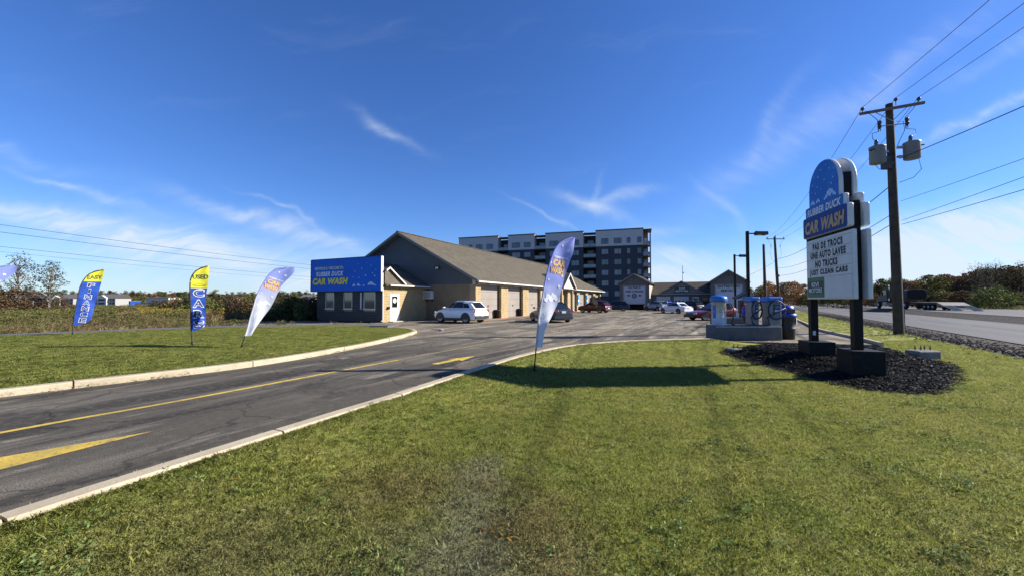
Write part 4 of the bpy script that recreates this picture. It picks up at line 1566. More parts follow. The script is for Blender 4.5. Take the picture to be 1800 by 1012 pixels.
# ------------------------------------------------ wall unit, bay signs, bins by the bays
def on_wall():
    a = empty('air_conditioner', tuple(bp(-0.02, 4.72, 1.78)))
    tag(a, 'white boxed air conditioner on brackets on the shaded block wall', 'air conditioner')
    mb = MB()
    mb.obox(NX * -0.45, NX * 0.9, AX * -0.42, UP * 0.72)
    mb.build('casing', 'sign_white', a, bevel=0.02)
    g = MB()
    for k in range(9):
        g.obox(NX * (-0.28) + UP * (0.10 + k * 0.06) - AX * 0.425, NX * 0.66, AX * -0.012, UP * 0.03)
    g.build('grille', 'grey_steel', a)
    for x in (-0.3, 0.3):
        b = MB()
        b.obox(NX * x + UP * -0.22, NX * 0.04, AX * -0.04, UP * 0.22)
        b.obox(NX * x + UP * -0.035, NX * 0.04, AX * -0.40, UP * 0.034)
        b.build('bracket', 'black_steel', a)
    words = ['first bay door from the grey gable', 'second bay door from the grey gable', 'third bay door from the grey gable', 'fourth bay door from the grey gable', None,
             'first bay door past the small white gable', 'second bay door past the small white gable', 'third bay door past the small white gable', 'last bay door at the far end']
    for i in range(BAY_N):
        if words[i] is None:
            continue
        r = empty('bay_sign', tuple(bp(i * BAY + 2.65, -0.03, 3.0)))
        tag(r, 'small blue and white sign above the ' + words[i], 'sign', 'blue signs above the bay doors')
        b = MB()
        b.obox(AX * -0.62, AX * 1.24, NX * 0.04, UP * 0.40)
        b.build('sign_board', 'bay_blue', r)
        b = MB()
        b.obox(AX * -0.62 + NX * 0.042 + UP * 0.002, AX * 1.24, NX * 0.004, UP * 0.13)
        b.build('white_band', 'sign_white', r)
    for i, w in ((0, 'first bay door from the grey gable'), (1, 'second bay door from the grey gable'), (6, 'second bay door past the small white gable')):
        r = empty('waste_bin', tuple(bp(i * BAY + 3.95, 0.10, 0.035)))
        tag(r, 'open black waste bin beside the ' + w, 'waste bin', 'black bins by the bay doors')
        b = MB()
        b.lathe((0, 0, 0), [(0.20, 0), (0.26, 0.72), (0.285, 0.74), (0.285, 0.79), (0.25, 0.79), (0.24, 0.70)], 16)
        b.build('bin_body', 'black_plastic', r)
        b = MB()
        b.lathe((0, 0, 0.71), [(0.235, 0), (0.1, 0.05), (0.02, 0.06)], 12)
        b.build('bin_bag', 'rubber', r)
    for i, w in ((1, 'first and second'), (5, 'two central')):
        r = empty('wall_lamp', tuple(bp(i * BAY, -0.02, 3.08)))
        tag(r, 'white round wall lamp between the %s bay doors' % w, 'wall lamp', 'wall lamps above the pillars')
        b = MB()
        b.lathe((NX.x * 0.12, NX.y * 0.12, 0), [(0.05, 0.0), (0.11, 0.05), (0.12, 0.14), (0.08, 0.2), (0.02, 0.22)], 12)
        b.build('lamp_head', 'sign_white', r)
        b = MB()
        b.obox(AX * -0.05 + UP * 0.08, AX * 0.1, NX * 0.1, UP * 0.1)
        b.build('mount', 'soffit_dark', r)
    for s_, w in ((5.55, 'facing the maroon car'), (7.15, 'near the far end')):
        r = empty('pillar_banner', tuple(bp(round(s_) * BAY + 0.0, -0.065, 1.0)))
        tag(r, 'narrow vertical blue banner on the bay pillar ' + w, 'banner', 'blue banners on the pillars')
        b = MB()
        b.obox(AX * -0.28, AX * 0.56, NX * 0.02, UP * 1.55)
        b.build('banner_cloth', 'bay_blue', r)
        b = MB()
        b.obox(AX * -0.28 + NX * 0.022 + UP * 0.5, AX * 0.56, NX * 0.003, UP * 0.25)
        b.build('white_band', 'sign_white', r)


on_wall()


# ================================================================== APARTMENT BLOCK
def build_apartments():
    P0 = Vector((-16.5, 122.0, 0))
    fx = Vector((0.9497, -0.313, 0)).normalized()
    fn = Vector((-0.313, -0.9497, 0)).normalized()        # out of the facade, towards the camera
    TOP, WB, ST = 20.75, 16.45, 2.88
    root = empty('apartment_block', tuple(P0))
    tag(root, 'tall navy apartment block with white top storey behind the car wash', 'apartment block')

    def B(mb, name, mat, parent=root):
        return mb.build(name, mat, parent)
    q = lambda s, d, z: fx * s + fn * d + UP * z
    bays = [(0.0, 12.97), (16.26, 24.28), (27.67, 38.44), (42.0, 54.4)]
    rec = [(12.97, 16.26), (24.28, 27.67), (38.44, 42.0)]
    wins = [[(0.65, 1.64), (3.43, 4.49), (5.88, 7.85), (9.3, 11.35)], [(17.37, 19.93), (21.13, 23.13)], [(28.79, 31.37), (35.1, 37.28)], [(43.47, 45.34), (46.86, 48.79), (50.24, 51.16), (52.95, 53.98)]]
    mb = MB()
    mb.obox(q(0.3, -2.6, -0.2), fx * 54.0, fn * -16, UP * (TOP - 0.9))
    B(mb, 'core_wall', 'apt_recess')
    mb = MB()
    mb.obox(q(0.1, -2.4, TOP - 1.08), fx * 54.2, fn * -16, UP * 0.25)
    B(mb, 'roof', 'apt_frame')
    proto_w = {}
    for (a, b), ws in zip(bays, wins):
        mb = MB()
        mb.obox(q(a, 0, -0.2), fx * (b - a), fn * -3.2, UP * (WB + 0.2))
        B(mb, 'facade_wall', 'apt_navy')
        mb = MB()
        mb.obox(q(a - 0.05, 0.12, WB), fx * (b - a + 0.1), fn * -3.3, UP * (TOP - WB))
        B(mb, 'top_storey_wall', 'apt_white')
        mb = MB()
        mb.obox(q(a - 0.15, 0.25, TOP), fx * (b - a + 0.3), fn * -3.6, UP * 0.28)
        B(mb, 'parapet', 'apt_frame')
        for k in range(7):
            zt = 18.6 - ST * k
            out = 0.12 if k == 0 else 0.0
            for (x0, x1) in ws:
                w = x1 - x0
                key = round(w, 2)
                if key not in proto_w:
                    f = MB()
                    h = 1.5
                    for (u0, u1, v0, v1) in ((0, w, 0, 0.08), (0, w, h - 0.08, h), (0, 0.08, 0.08, h - 0.08), (w - 0.08, w, 0.08, h - 0.08), (w * 0.62 - 0.04, w * 0.62 + 0.04, 0.08, h - 0.08)):
                        f.obox(fx * u0 + UP * v0, fx * (u1 - u0), fn * 0.07, UP * (v1 - v0))
                    g = MB()
                    g.obox(fx * 0.08 + UP * 0.08, fx * (w * 0.62 - 0.12), fn * 0.03, UP * (h - 0.16))
                    g2 = MB()
                    g2.obox(fx * (w * 0.62 + 0.04) + UP * 0.08, fx * (w * 0.38 - 0.12), fn * 0.03, UP * (h - 0.16))
                    proto_w[key] = (f.mesh('window', ['apt_frame']), g.mesh('pane', ['glass_blue']), g2.mesh('pane', ['glass_blue']), g.mesh('pane', ['curtain_pale']), g2.mesh('pane', ['curtain_pale']))
                f, g, g2, gp, g2p = proto_w[key]
                wo = link(bpy.data.objects.new('window', f), root)
                wo.location = q(x0, out, zt - 1.5)
                pale = k > 0
                link(bpy.data.objects.new('pane', (gp if pale and random.random() < 0.7 else g)), wo)
                link(bpy.data.objects.new('pane', (g2p if pale and random.random() < 0.6 else g2)), wo)
    for (a, b) in rec:
        for k in range(7):
            zf = WB - 0.55 - ST * k + 0.5
            bal = MB()
            bal.obox(q(a + 0.05, 0.05, zf - 0.2), fx * (b - a - 0.1), fn * -2.5, UP * 0.2)
            bo = B(bal, 'balcony', 'apt_recess')
            r_ = MB()
            r_.obox(q(a + 0.1, 0.0, zf + 0.10), fx * (b - a - 0.2), fn * -0.03, UP * 0.85)
            B(r_, 'railing_glass', 'apt_rail', bo)
            r_ = MB()
            r_.obox(q(a + 0.06, 0.03, zf + 0.98), fx * (b - a - 0.12), fn * -0.08, UP * 0.06)
            r_.obox(q(a + 0.06, 0.03, zf), fx * (b - a - 0.12), fn * -0.08, UP * 0.06)
            for u_ in (0.06, (b - a) / 2, b - a - 0.12):
                r_.obox(q(a + u_, 0.028, zf + 0.06), fx * 0.06, fn * -0.076, UP * 0.92)
            B(r_, 'railing', 'apt_frame', bo)
            d = MB()
            d.obox(q(a + 0.9, -2.58, zf), fx * 1.7, fn * 0.06, UP * 2.15)
            B(d, 'patio_door', 'curtain_pale' if k else 'glass_blue', bo)
        mb = MB()
        mb.obox(q(a + 0.0, 0.0, TOP - 0.55), fx * (b - a), fn * -3.0, UP * 0.25)
        B(mb, 'recess_roof', 'apt_frame')
    # brown end bay with balconies at the right corner, and a small canopy at the left corner
    mb = MB()
    mb.obox(q(54.42, -1.6, -0.2), fx * 1.3, fn * -12, UP * (TOP - 0.2))
    B(mb, 'end_wall', 'apt_brown')
    for k in range(7):
        zf = WB - 0.05 - ST * k
        bal = MB()
        bal.obox(q(54.42, 0.0, zf - 0.2), fx * 2.0, fn * -3.4, UP * 0.2)
        bo = B(bal, 'balcony', 'apt_brown')
        r_ = MB()
        r_.obox(q(54.45, -0.03, zf + 0.05), fx * 1.85, fn * -0.03, UP * 0.95)
        B(r_, 'railing_glass', 'curtain_pale', bo)
        d = MB()
        d.obox(q(54.7, -1.57, zf), fx * 0.8, fn * 0.04, UP * 2.0)
        B(d, 'patio_door', 'curtain_pale', bo)
    mb = MB()
    for s_ in (56.15,):
        mb.obox(q(s_, 0.0, -0.2), fx * 0.25, fn * -0.3, UP * (TOP - 0.2))
        mb.obox(q(s_, -3.2, -0.2), fx * 0.25, fn * -0.3, UP * (TOP - 0.2))
    B(mb, 'corner_post', 'apt_frame')
    mb = MB()
    mb.obox(q(54.42, 0.15, TOP - 0.4), fx * 2.2, fn * -5.4, UP * 0.3)
    B(mb, 'end_roof', 'apt_frame')
    mb = MB()
    mb.obox(q(-1.9, 0.0, 17.7), fx * 1.9, fn * -3.0, UP * 0.25)
    mb.obox(q(-1.7, -0.1, 14.6), fx * 0.25, fn * -0.25, UP * 3.1)
    B(mb, 'side_canopy', 'apt_frame')


build_apartments()


# ================================================================== SERVICE GARAGE
def build_garage():
    G0 = Vector((19.2, 70.0, 0))
    root = empty('service_garage', tuple(G0))
    tag(root, 'grey service garage with two tall gabled bays and low middle section', 'garage')
    q = lambda s, d, z: NX * s - AX * d + UP * z            # along the front, towards the camera, up

    def B(mb, name, mat, parent=root, **k):
        return mb.build(name, mat, parent, **k)

    def tall_bay(s0, s1, words, half_open, ztop, with_icons):
        ev = 4.75
        dp = 11.0
        w = s1 - s0
        dw0, dw1, dh = s0 + w * 0.14, s1 - w * 0.14, 4.05
        mb = MB()
        mb.obox(q(s0, 0, -0.1), NX * (dw0 - s0), AX * 0.3, UP * (dh + 0.1))
        mb.obox(q(dw1, 0, -0.1), NX * (s1 - dw1), AX * 0.3, UP * (dh + 0.1))
        mb.prism([q(s0, 0, dh), q(s1, 0, dh), q(s1, 0, ev), q((s0 + s1) / 2, 0, ztop - 0.12), q(s0, 0, ev)], AX * 0.3)
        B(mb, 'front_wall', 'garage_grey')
        mb = MB()
        mb.obox(q(s1, 0, -0.1), NX * -0.25, AX * dp, UP * (ev + 0.1))
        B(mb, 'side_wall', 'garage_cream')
        mb = MB()
        mb.obox(q(s0, -0.3, -0.1), NX * 0.25, AX * dp, UP * (ev + 0.1))
        mb.obox(q(s0, -dp, -0.1), NX * w, AX * 0.2, UP * (ev + 0.1))
        B(mb, 'rear_wall', 'garage_grey')
        ov = 0.4
        sl = (ztop - ev) / (w / 2)
        for side in (0, 1):
            se = s0 - ov if side == 0 else s1 + ov
            a, b = q(se, 0.45, ev - ov * sl), q((s0 + s1) / 2, 0.45, ztop)
            c, d = b + AX * (dp + 0.9), a + AX * (dp + 0.9)
            mb = MB()
            vs = [a, b, c, d]
            nn = (b - a).cross(d - a).normalized()
            if nn.z < 0:
                nn = -nn
            mb.add([v + nn * 0.07 for v in vs] + [v - nn * 0.07 for v in vs], [(0, 1, 2, 3), (7, 6, 5, 4), (0, 4, 5, 1), (1, 5, 6, 2), (2, 6, 7, 3), (3, 7, 4, 0)])
            B(mb, 'roof_slope', 'dark_shingles')
            mb = MB()
            mb.obox(a - AX * 0.05 - UP * 0.16, b - a, AX * 0.045, UP * 0.24)
            B(mb, 'rake_board', 'rake_grey')
        mb = MB()
        for (x0, x1, z0, z1) in ((dw0 - 0.16, dw0, 0, dh + 0.16), (dw1, dw1 + 0.16, 0, dh + 0.16), (dw0, dw1, dh, dh + 0.16)):
            mb.obox(q(x0, 0.03, z0), NX * (x1 - x0), AX * 0.06, UP * (z1 - z0))
        B(mb, 'door_trim', 'siding_trim')
        dr = empty('overhead_door', (0, 0, 0), parent=root)
        zb = 1.0 if half_open else 0.02
        n = 4
        for k in range(n):
            z0 = zb + (dh - zb) * k / n
            mb = MB()
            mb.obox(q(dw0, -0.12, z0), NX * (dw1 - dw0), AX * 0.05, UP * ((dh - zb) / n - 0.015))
            mb.build('door_panel', 'door_shade', dr)
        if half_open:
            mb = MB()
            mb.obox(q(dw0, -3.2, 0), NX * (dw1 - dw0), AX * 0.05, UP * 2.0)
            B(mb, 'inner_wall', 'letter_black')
        cx = (dw0 + dw1) / 2
        for i, t in enumerate(words):
            wd = (dw1 - dw0) * (0.60 if len(t) < 9 else 0.84)
            lettering('lettering', t, q(cx, -0.12, dh - 0.22 - i * 0.62), NX, UP, -AX, wd, 0.40, 'letter_navy', dr, off=0.01, bold=0.03)
        if with_icons:
            for x in (-0.25, 0.25):
                mb = MB()
                mb.obox(q(cx + x * (dw1 - dw0) * 1.06 - 0.22, -0.115, dh - 1.68), NX * 0.44, AX * -0.01, UP * 0.26)
                B(mb, 'pane', 'letter_navy', dr)
            mb = MB()
            ring = []
            for k in range(20):
                w1, w2 = 2 * math.pi * k / 20, 2 * math.pi * (k + 1) / 20
                o = len(mb.v)
                mb.add([q(cx + r * math.cos(w_), -0.105, dh - 1.62 + r * math.sin(w_)) for r, w_ in ((0.42, w1), (0.42, w2), (0.27, w2), (0.27, w1))], [(0, 1, 2, 3)])
            for k in range(3):
                w_ = math.pi * k / 3 + math.pi / 2
                dx, dz = math.cos(w_), math.sin(w_)
                mb.add([q(cx + dx * l - dz * t_, -0.10 + 0.001 * k, dh - 1.62 + dz * l + dx * t_) for l, t_ in ((-0.27, -0.03), (0.27, -0.03), (0.27, 0.03), (-0.27, 0.03))], [(0, 1, 2, 3)])
            B(mb, 'wheel_emblem', 'letter_navy', dr)
        mb = MB()
        mb.obox(q((s0 + s1) / 2 - 0.12, 0.02, ztop - 0.95), NX * 0.24, AX * 0.12, UP * 0.16)
        B(mb, 'lamp', 'black_steel')

    tall_bay(0.0, 5.0, ['UN PNEUS', 'TIRE CHANGE'], True, 6.25, True)
    tall_bay(14.5, 19.6, ['ENTRETIEN', 'SERVICE'], False, 6.45, False)
    # low middle part, set back
    back = -3.2
    a0, a1, ev, rz = 5.0, 14.5, 2.75, 4.9
    doors = [(5.9, 8.2), (8.75, 11.15)]
    mb = MB()
    mb.obox(q(a0, back, -0.1), NX * (a1 - a0), AX * 0.3, UP * (ev + 0.1))
    B(mb, 'front_wall', 'garage_grey')
    for (x0, x1) in doors:
        dr = empty('overhead_door', (0, 0, 0), parent=root)
        for k in range(4):
            mb = MB()
            mb.obox(q(x0, back + 0.05, 0.03 + k * 0.58), NX * (x1 - x0), AX * 0.045, UP * 0.565)
            mb.build('door_panel', 'door_shade', dr)
        for k in range(4):
            mb = MB()
            w = (x1 - x0) / 4
            mb.obox(q(x0 + k * w + 0.12, back + 0.06, 1.32), NX * (w - 0.24), AX * -0.01, UP * 0.3)
            mb.build('pane', 'glass_dark', dr)
    mb = MB()
    mb.obox(q(11.75, back + 0.06, 0), NX * 0.95, AX * 0.05, UP * 2.25)
    ed = B(mb, 'entry_door', 'white_metal')
    mb = MB()
    mb.obox(q(11.87, back + 0.07, 0.15), NX * 0.71, AX * -0.008, UP * 1.95)
    B(mb, 'pane', 'glass_dark', ed)
    mb = MB()
    mb.obox(q(13.2, back + 0.05, 1.0), NX * 1.1, AX * 0.04, UP * 1.2)
    w = B(mb, 'window', 'frame_dark')
    mb = MB()
    mb.obox(q(13.28, back + 0.06, 1.08), NX * 0.94, AX * -0.008, UP * 1.04)
    B(mb, 'pane', 'glass_dark', w)
    a, b = q(a0 + 0.02, back + 0.5, ev - 0.1), q(a1 - 0.02, back + 0.5, ev - 0.1)
    c, d = q(a1 - 0.02, back - 4.5, rz), q(a0 + 0.02, back - 4.5, rz)
    mb = MB()
    mb.prism([a, b, c, d], UP * 0.12)
    B(mb, 'roof_slope', 'garage_shingles')
    mb = MB()
    mb.prism([q(a0 + 0.02, back - 9, ev), q(a1 - 0.02, back - 9, ev), c - UP * 0.01, d - UP * 0.01], UP * 0.12)
    B(mb, 'roof_slope', 'dark_shingles')
    mb = MB()
    mb.obox(a + UP * -0.02 - AX * 0.04, b - a, AX * 0.04, UP * 0.18)
    B(mb, 'fascia', 'siding_trim')
    # pediment with the garage's name
    pc, hw = 10.0, 3.6
    ped = empty('pediment', (0, 0, 0), parent=root)
    f = back + 0.62
    z0, zt = ev + 0.1, 4.95
    mb = MB()
    mb.prism([q(pc - hw + 0.3, f - 0.2, z0), q(pc + hw - 0.3, f - 0.2, z0), q(pc, f - 0.2, zt - 0.2)], AX * 0.15)
    mb.build('pediment_face', 'pediment_tan', ped)
    for sg in (-1, 1):
        a, b = q(pc + sg * hw, f, z0 - 0.05), q(pc, f, zt)
        vs = [a, b, b + AX * 5.0, a + AX * 0.6]
        nn = (b - a).cross(AX).normalized()
        if nn.z < 0:
            nn = -nn
        mb = MB()
        mb.add([v + nn * 0.05 for v in vs] + [v - nn * 0.05 for v in vs], [(0, 1, 2, 3), (7, 6, 5, 4), (0, 4, 5, 1), (1, 5, 6, 2), (2, 6, 7, 3), (3, 7, 4, 0)])
        mb.build('roof_slope', 'garage_shingles', ped)
        mb = MB()
        mb.obox(a - AX * 0.05 - UP * 0.14, b - a, AX * 0.045, UP * 0.22)
        mb.build('rake_board', 'rake_grey', ped)
    mb = MB()
    mb.obox(q(pc - 1.1, f - 0.19, z0 + 0.12), NX * 2.4, AX * -0.04, UP * 1.0)
    mb.build('name_board', 'board_green', ped)
    lettering('lettering', 'KIVI', q(pc + 0.1, f - 0.145, z0 + 0.84), NX, UP, -AX, 0.9, 0.27, 'letter_white', ped, off=0.004, bold=0.02)
    lettering('lettering', 'MOTORS', q(pc + 0.1, f - 0.145, z0 + 0.42), NX, UP, -AX, 2.0, 0.27, 'letter_white', ped, off=0.004, bold=0.02)


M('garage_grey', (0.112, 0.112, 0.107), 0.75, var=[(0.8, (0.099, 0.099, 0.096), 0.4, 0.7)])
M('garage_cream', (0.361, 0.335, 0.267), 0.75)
M('garage_shingles', (0.10, 0.082, 0.066), 0.95, var=[(3, (0.075, 0.062, 0.05), 0.45, 0.62)], bump=(30, 0.6, 0.02), spec=0.15)
M('pediment_tan', (0.17, 0.155, 0.135), 0.8)
M('board_green', (0.020, 0.045, 0.040), 0.5)
build_garage()


# ================================================================== PYLON SIGN ON THE LAWN
def pylon_sign():
    e1 = Vector((0.239, 0.971, 0)).normalized()
    e2 = Vector((0.971, -0.239, 0)).normalized()
    O = Vector((8.435, 10.155, 0))
    root = empty('pylon_sign', tuple(O))
    tag(root, 'tall double sided car wash sign with arched blue top and letter board on black posts', 'sign')
    def off_(b):
        m = abs(b)
        m = m * .09 / .13 if m < .13 else .095 + (m - .13) * .40
        return (m if b > 0 else -m) - .14
    q = lambda a, b, z: e1 * a + e2 * off_(b) + UP * z
    q0 = lambda a, b, z: e1 * a + e2 * b + UP * z
    TOPZ = 0.55

    def B(mb, name, mat, parent=root, **k):
        return mb.build(name, mat, parent, **k)
    for a, zt in ((-1.02, 4.05), (0.98, 4.3)):
        mb = MB()
        mb.obox(q0(a - 0.32, -0.40, -0.3), e1 * 0.64, e2 * 0.64, UP * (TOPZ + 0.3))
        B(mb, 'plinth', 'plinth_black', bevel=0.012)
        mb = MB()
        mb.obox(q0(a - 0.09, -0.23, TOPZ - 0.02), e1 * 0.18, e2 * 0.18, UP * (zt - TOPZ))
        p = B(mb, 'post', 'black_steel', bevel=0.01)
    mb = MB()
    mb.obox(q0(0.885, -0.2, 0.72), e1 * -0.012, e2 * 0.07, UP * 0.12)
    B(mb, 'outlet_cover', 'sign_white')

    def rounded(a0, a1, z0, z1, r, n=5):
        P = []
        for (cx, cz, w0) in ((a1 - r, z0 + r, -90), (a1 - r, z1 - r, 0), (a0 + r, z1 - r, 90), (a0 + r, z0 + r, 180)):
            for k in range(n + 1):
                w = R(w0 + 90 * k / n)
                P.append((cx + r * math.cos(w), cz + r * math.sin(w)))
        return P

    def arch(a0, a1, z0, zt, n=22):
        r = (a1 - a0) / 2
        zc = zt - r
        return [(a0, z0), (a1, z0)] + [((a0 + a1) / 2 + r * math.cos(math.pi * k / n), zc + r * math.sin(math.pi * k / n)) for k in range(n + 1)]

    def cabinet(name, outline, b0, b1, front_mat, sgn, dark_back=True):
        """shell between offsets b0 (inner) and b1 (outer), with the printed face set just inside its rim"""
        mb = MB()
        mb.prism([q(a, b0, z) for a, z in outline], e2 * (off_(b1) - off_(b0)))
        o = B(mb, name, 'sign_white', bevel=0.03)
        cx = sum(a for a, z in outline) / len(outline)
        cz = sum(z for a, z in outline) / len(outline)
        mb = MB()
        face = [q(cx + (a - cx) * 0.965, b1 + sgn * 0.005, cz + (z - cz) * 0.965) for a, z in outline]
        if sgn < 0:
            face = face[::-1] if (face[1] - face[0]).cross(face[2] - face[0]).dot(e2 * sgn) < 0 else face
        mb.add(face, [tuple(range(len(face)))])
        B(mb, 'face_panel', front_mat, o)
        return o

    top = UP * 1
    for sgn, nm in ((-1, 'near'), (1, 'far')):
        b0, b1 = sgn * 0.13, sgn * 0.385
        ux, n = e1 * (sgn * 1.0), e2 * sgn          # reading direction, outward normal
        # on the near side, text runs from the rear of the sign to its front
        ar = cabinet('arch_cabinet', arch(-0.86, 0.62, 4.0, 5.32), b0, b1, 'sign_blue_print', sgn)
        r1 = cabinet('name_cabinet', rounded(-1.07, 0.80, 3.80, 4.24, 0.07), b0, sgn * 0.41, 'sign_blue_print', sgn)
        r2 = cabinet('name_cabinet', rounded(-1.24, 0.95, 3.40, 3.97, 0.07), b0, sgn * 0.44, 'sign_blue_deep', sgn)
        bd = cabinet('letter_board', rounded(-1.32, 0.86, 1.72, 3.33, 0.02), b0, sgn * 0.36, 'board_white', sgn)
        ax = -e1 if sgn < 0 else e1

        def T(s, a, z, w, h, mat, off, par, bold=0.0, sh=0.0, sp=1.0):
            return lettering('lettering', s, q(a, off * sgn, z), ax, UP, n, w, h, mat, par, off=0.0, bold=bold, shear=sh, spacing=sp)
        T('RUBBER DUCK', -0.13, 4.075, 1.66, 0.235, 'letter_navy', 0.418, r1, 0.045, 0.2, 1.1)
        T('RUBBER DUCK', -0.13, 4.075, 1.63, 0.20, 'letter_pale', 0.424, r1, 0.035, 0.2, 1.1)
        T('CAR WASH', -0.15, 3.665, 1.97, 0.41, 'letter_navy', 0.449, r2, 0.05, 0.2, 1.1)
        T('CAR WASH', -0.15, 3.665, 1.90, 0.345, 'letter_tan', 0.455, r2, 0.05, 0.2, 1.1)
        if sgn < 0:
            for i, s in enumerate(('PAS DE TROCS', 'UNE AUTO LAVEE', 'NO TRICKS', 'JUST CLEAN CARS')):
                T(s, -0.22 + (0.06 if i == 2 else 0.0), 3.125 - 0.236 * i, 0.118 * len(s), 0.185, 'letter_black', 0.374, bd, 0.055, 0, 1.25)
            for i in range(5):
                mb = MB()
                z = 3.245 - 0.236 * i
                mb.obox(q(-1.27, sgn * 0.3655, z - 0.008), e1 * 2.08, e2 * (sgn * 0.006), UP * 0.016)
                B(mb, 'letter_rail', 'rail_grey', bd)
            mb = MB()
            mb.obox(q(-0.06, sgn * 0.3655, 1.77), e1 * 0.86, e2 * (sgn * 0.008), UP * 0.53)
            gp = B(mb, 'green_panel', 'sign_green', bd)
            mb = MB()
            mb.obox(q(-0.02, sgn * 0.384, 1.87), e1 * 0.78, e2 * (sgn * 0.004), UP * 0.33)
            B(mb, 'dark_panel', 'board_green', bd)
            T('KIVI', 0.37, 2.11, 0.36, 0.125, 'letter_white', 0.405, bd, 0.02)
            T('MOTORS', 0.37, 1.955, 0.68, 0.125, 'letter_white', 0.405, bd, 0.02)
            mb = MB()
            mb.obox(q(-1.27, sgn * 0.3655, 1.77), e1 * 1.19, e2 * (sgn * 0.006), UP * 0.53)
            B(mb, 'blank_panel', 'sign_white', bd)
            # bubbles and foam printed on the arch; the bird is left out
            mb = MB()
            k = 0
            for (a, z, r) in ((0.48, 4.31, .035), (0.41, 4.34, .05), (0.34, 4.30, .04), (0.20, 4.31, .035), (0.13, 4.34, .045), (0.06, 4.30, .03), (-0.28, 4.34, .05), (-0.36, 4.41, .065), (-0.45, 4.36, .055), (-0.53, 4.42, .06), (-0.62, 4.35, .05), (-0.69, 4.31, .035), (-0.44, 4.47, .04), (-0.2, 4.30, .035),
                              (-0.60, 4.75, .022), (-0.66, 4.95, .016), (-0.45, 5.02, .02), (0.40, 4.80, .02), (0.30, 5.0, .016), (-0.2, 4.8, .02), (0.15, 4.7, .018), (-0.52, 4.62, .025), (0.46, 4.62, .016), (-0.05, 5.1, .02), (-0.3, 5.15, .014), (0.1, 4.95, .024), (0.25, 4.55, .02), (-0.05, 4.6, .016)):
                pts = disc_pts(a, z, r, 12)
                vs = [q(x, sgn * (0.3925 + 0.0003 * k), y) for x, y in pts]
                mb.add(vs, [tuple(range(12))])
                k += 1
            tag(B(mb, 'foam_print', 'bubble_pale', ar), kind='stuff')
    mb = MB()
    mb.obox(q0(-0.90, -0.22, 3.35), e1 * 1.75, e2 * 0.16, UP * 0.10)
    mb.obox(q0(-0.80, -0.22, 4.20), e1 * 0.12, e2 * 0.16, UP * 0.60)
    mb.obox(q0(0.45, -0.22, 4.20), e1 * 0.12, e2 * 0.16, UP * 0.60)
    B(mb, 'inner_frame', 'black_steel')
    mb = MB()
    mb.obox(q0(-0.92, -0.21, 1.8), e1 * 0.05, e2 * 0.15, UP * 1.45)
    mb.obox(q0(0.80, -0.21, 1.8), e1 * 0.05, e2 * 0.15, UP * 1.45)
    B(mb, 'side_cover', 'black_steel')
    return root


M('plinth_black', (0.008, 0.008, 0.008), 0.6, var=[(4, (0.02, 0.02, 0.02), 0.55, 0.75)], bump=(20, 0.3, 0.01), spec=0.2)
M('rail_grey', (0.38, 0.40, 0.40), 0.4)
M('sign_blue_print', (0.014, 0.145, 0.52), 0.5, var=[(1.6, (0.030, 0.19, 0.60), 0.45, 0.7)], spec=0.2)
pylon_sign()


def footing(x, y, z, w, d, h, rz, label, nb):
    r = empty('concrete_footing', (x, y, z), rz)
    tag(r, label, 'footing', 'old concrete sign footings in the mulch bed')
    mb = MB()
    mb.box((0, 0, h / 2 - 0.1), (w, d, h + 0.2))
    mb.build('block', 'concrete_dark', r, bevel=0.035)
    for i in range(nb):
        bx = (i % 2 - 0.5) * 0.12 + (-0.16 if i < 2 else 0.16) * (1 if nb > 2 else 0.6)
        mb = MB()
        mb.tube([(bx, 0.03 * (-1) ** i, h - 0.02), (bx, 0.03 * (-1) ** i, h + 0.15)], 0.012, 6)
        mb.lathe((bx, 0.03 * (-1) ** i, h + 0.05), [(0.026, 0), (0.026, 0.035), (0.012, 0.035)], 6)
        mb.build('anchor_bolt', 'rusty_steel', r)


M('rusty_steel', (0.055, 0.035, 0.026), 0.7)
footing(12.45, 11.95, float(lawn_h(np.array([12.45]), np.array([11.95]))[0]), 0.74, 0.42, 0.27, 0.1, 'low concrete footing with four rusty bolts between the mulch and the road', 4)
footing(7.9, 13.75, float(lawn_h(np.array([7.9]), np.array([13.75]))[0]) + 0.02, 0.62, 0.42, 0.13, 0.0, 'low concrete footing with two bolts in front of the vacuum island', 2)


# ================================================================== FEATHER FLAGS
def interp(tab, z):
    for (z0, x0), (z1, x1) in zip(tab[:-1], tab[1:]):
        if z0 <= z <= z1:
            t = (z - z0) / (z1 - z0 + 1e-9)
            return x0 + (x1 - x0) * t
    return tab[-1][1] if z > tab[-1][0] else tab[0][1]


def smooth_tab(tab, n=40):
    """evenly spaced, smoothed table"""
    z0, z1 = tab[0][0], tab[-1][0]
    zs = np.linspace(z0, z1, n)
    xs = np.array([interp(tab, z) for z in zs])
    for _ in range(3):
        xs[1:-1] = 0.25 * xs[:-2] + 0.5 * xs[1:-1] + 0.25 * xs[2:]
    return list(zip(zs.tolist(), xs.tolist()))


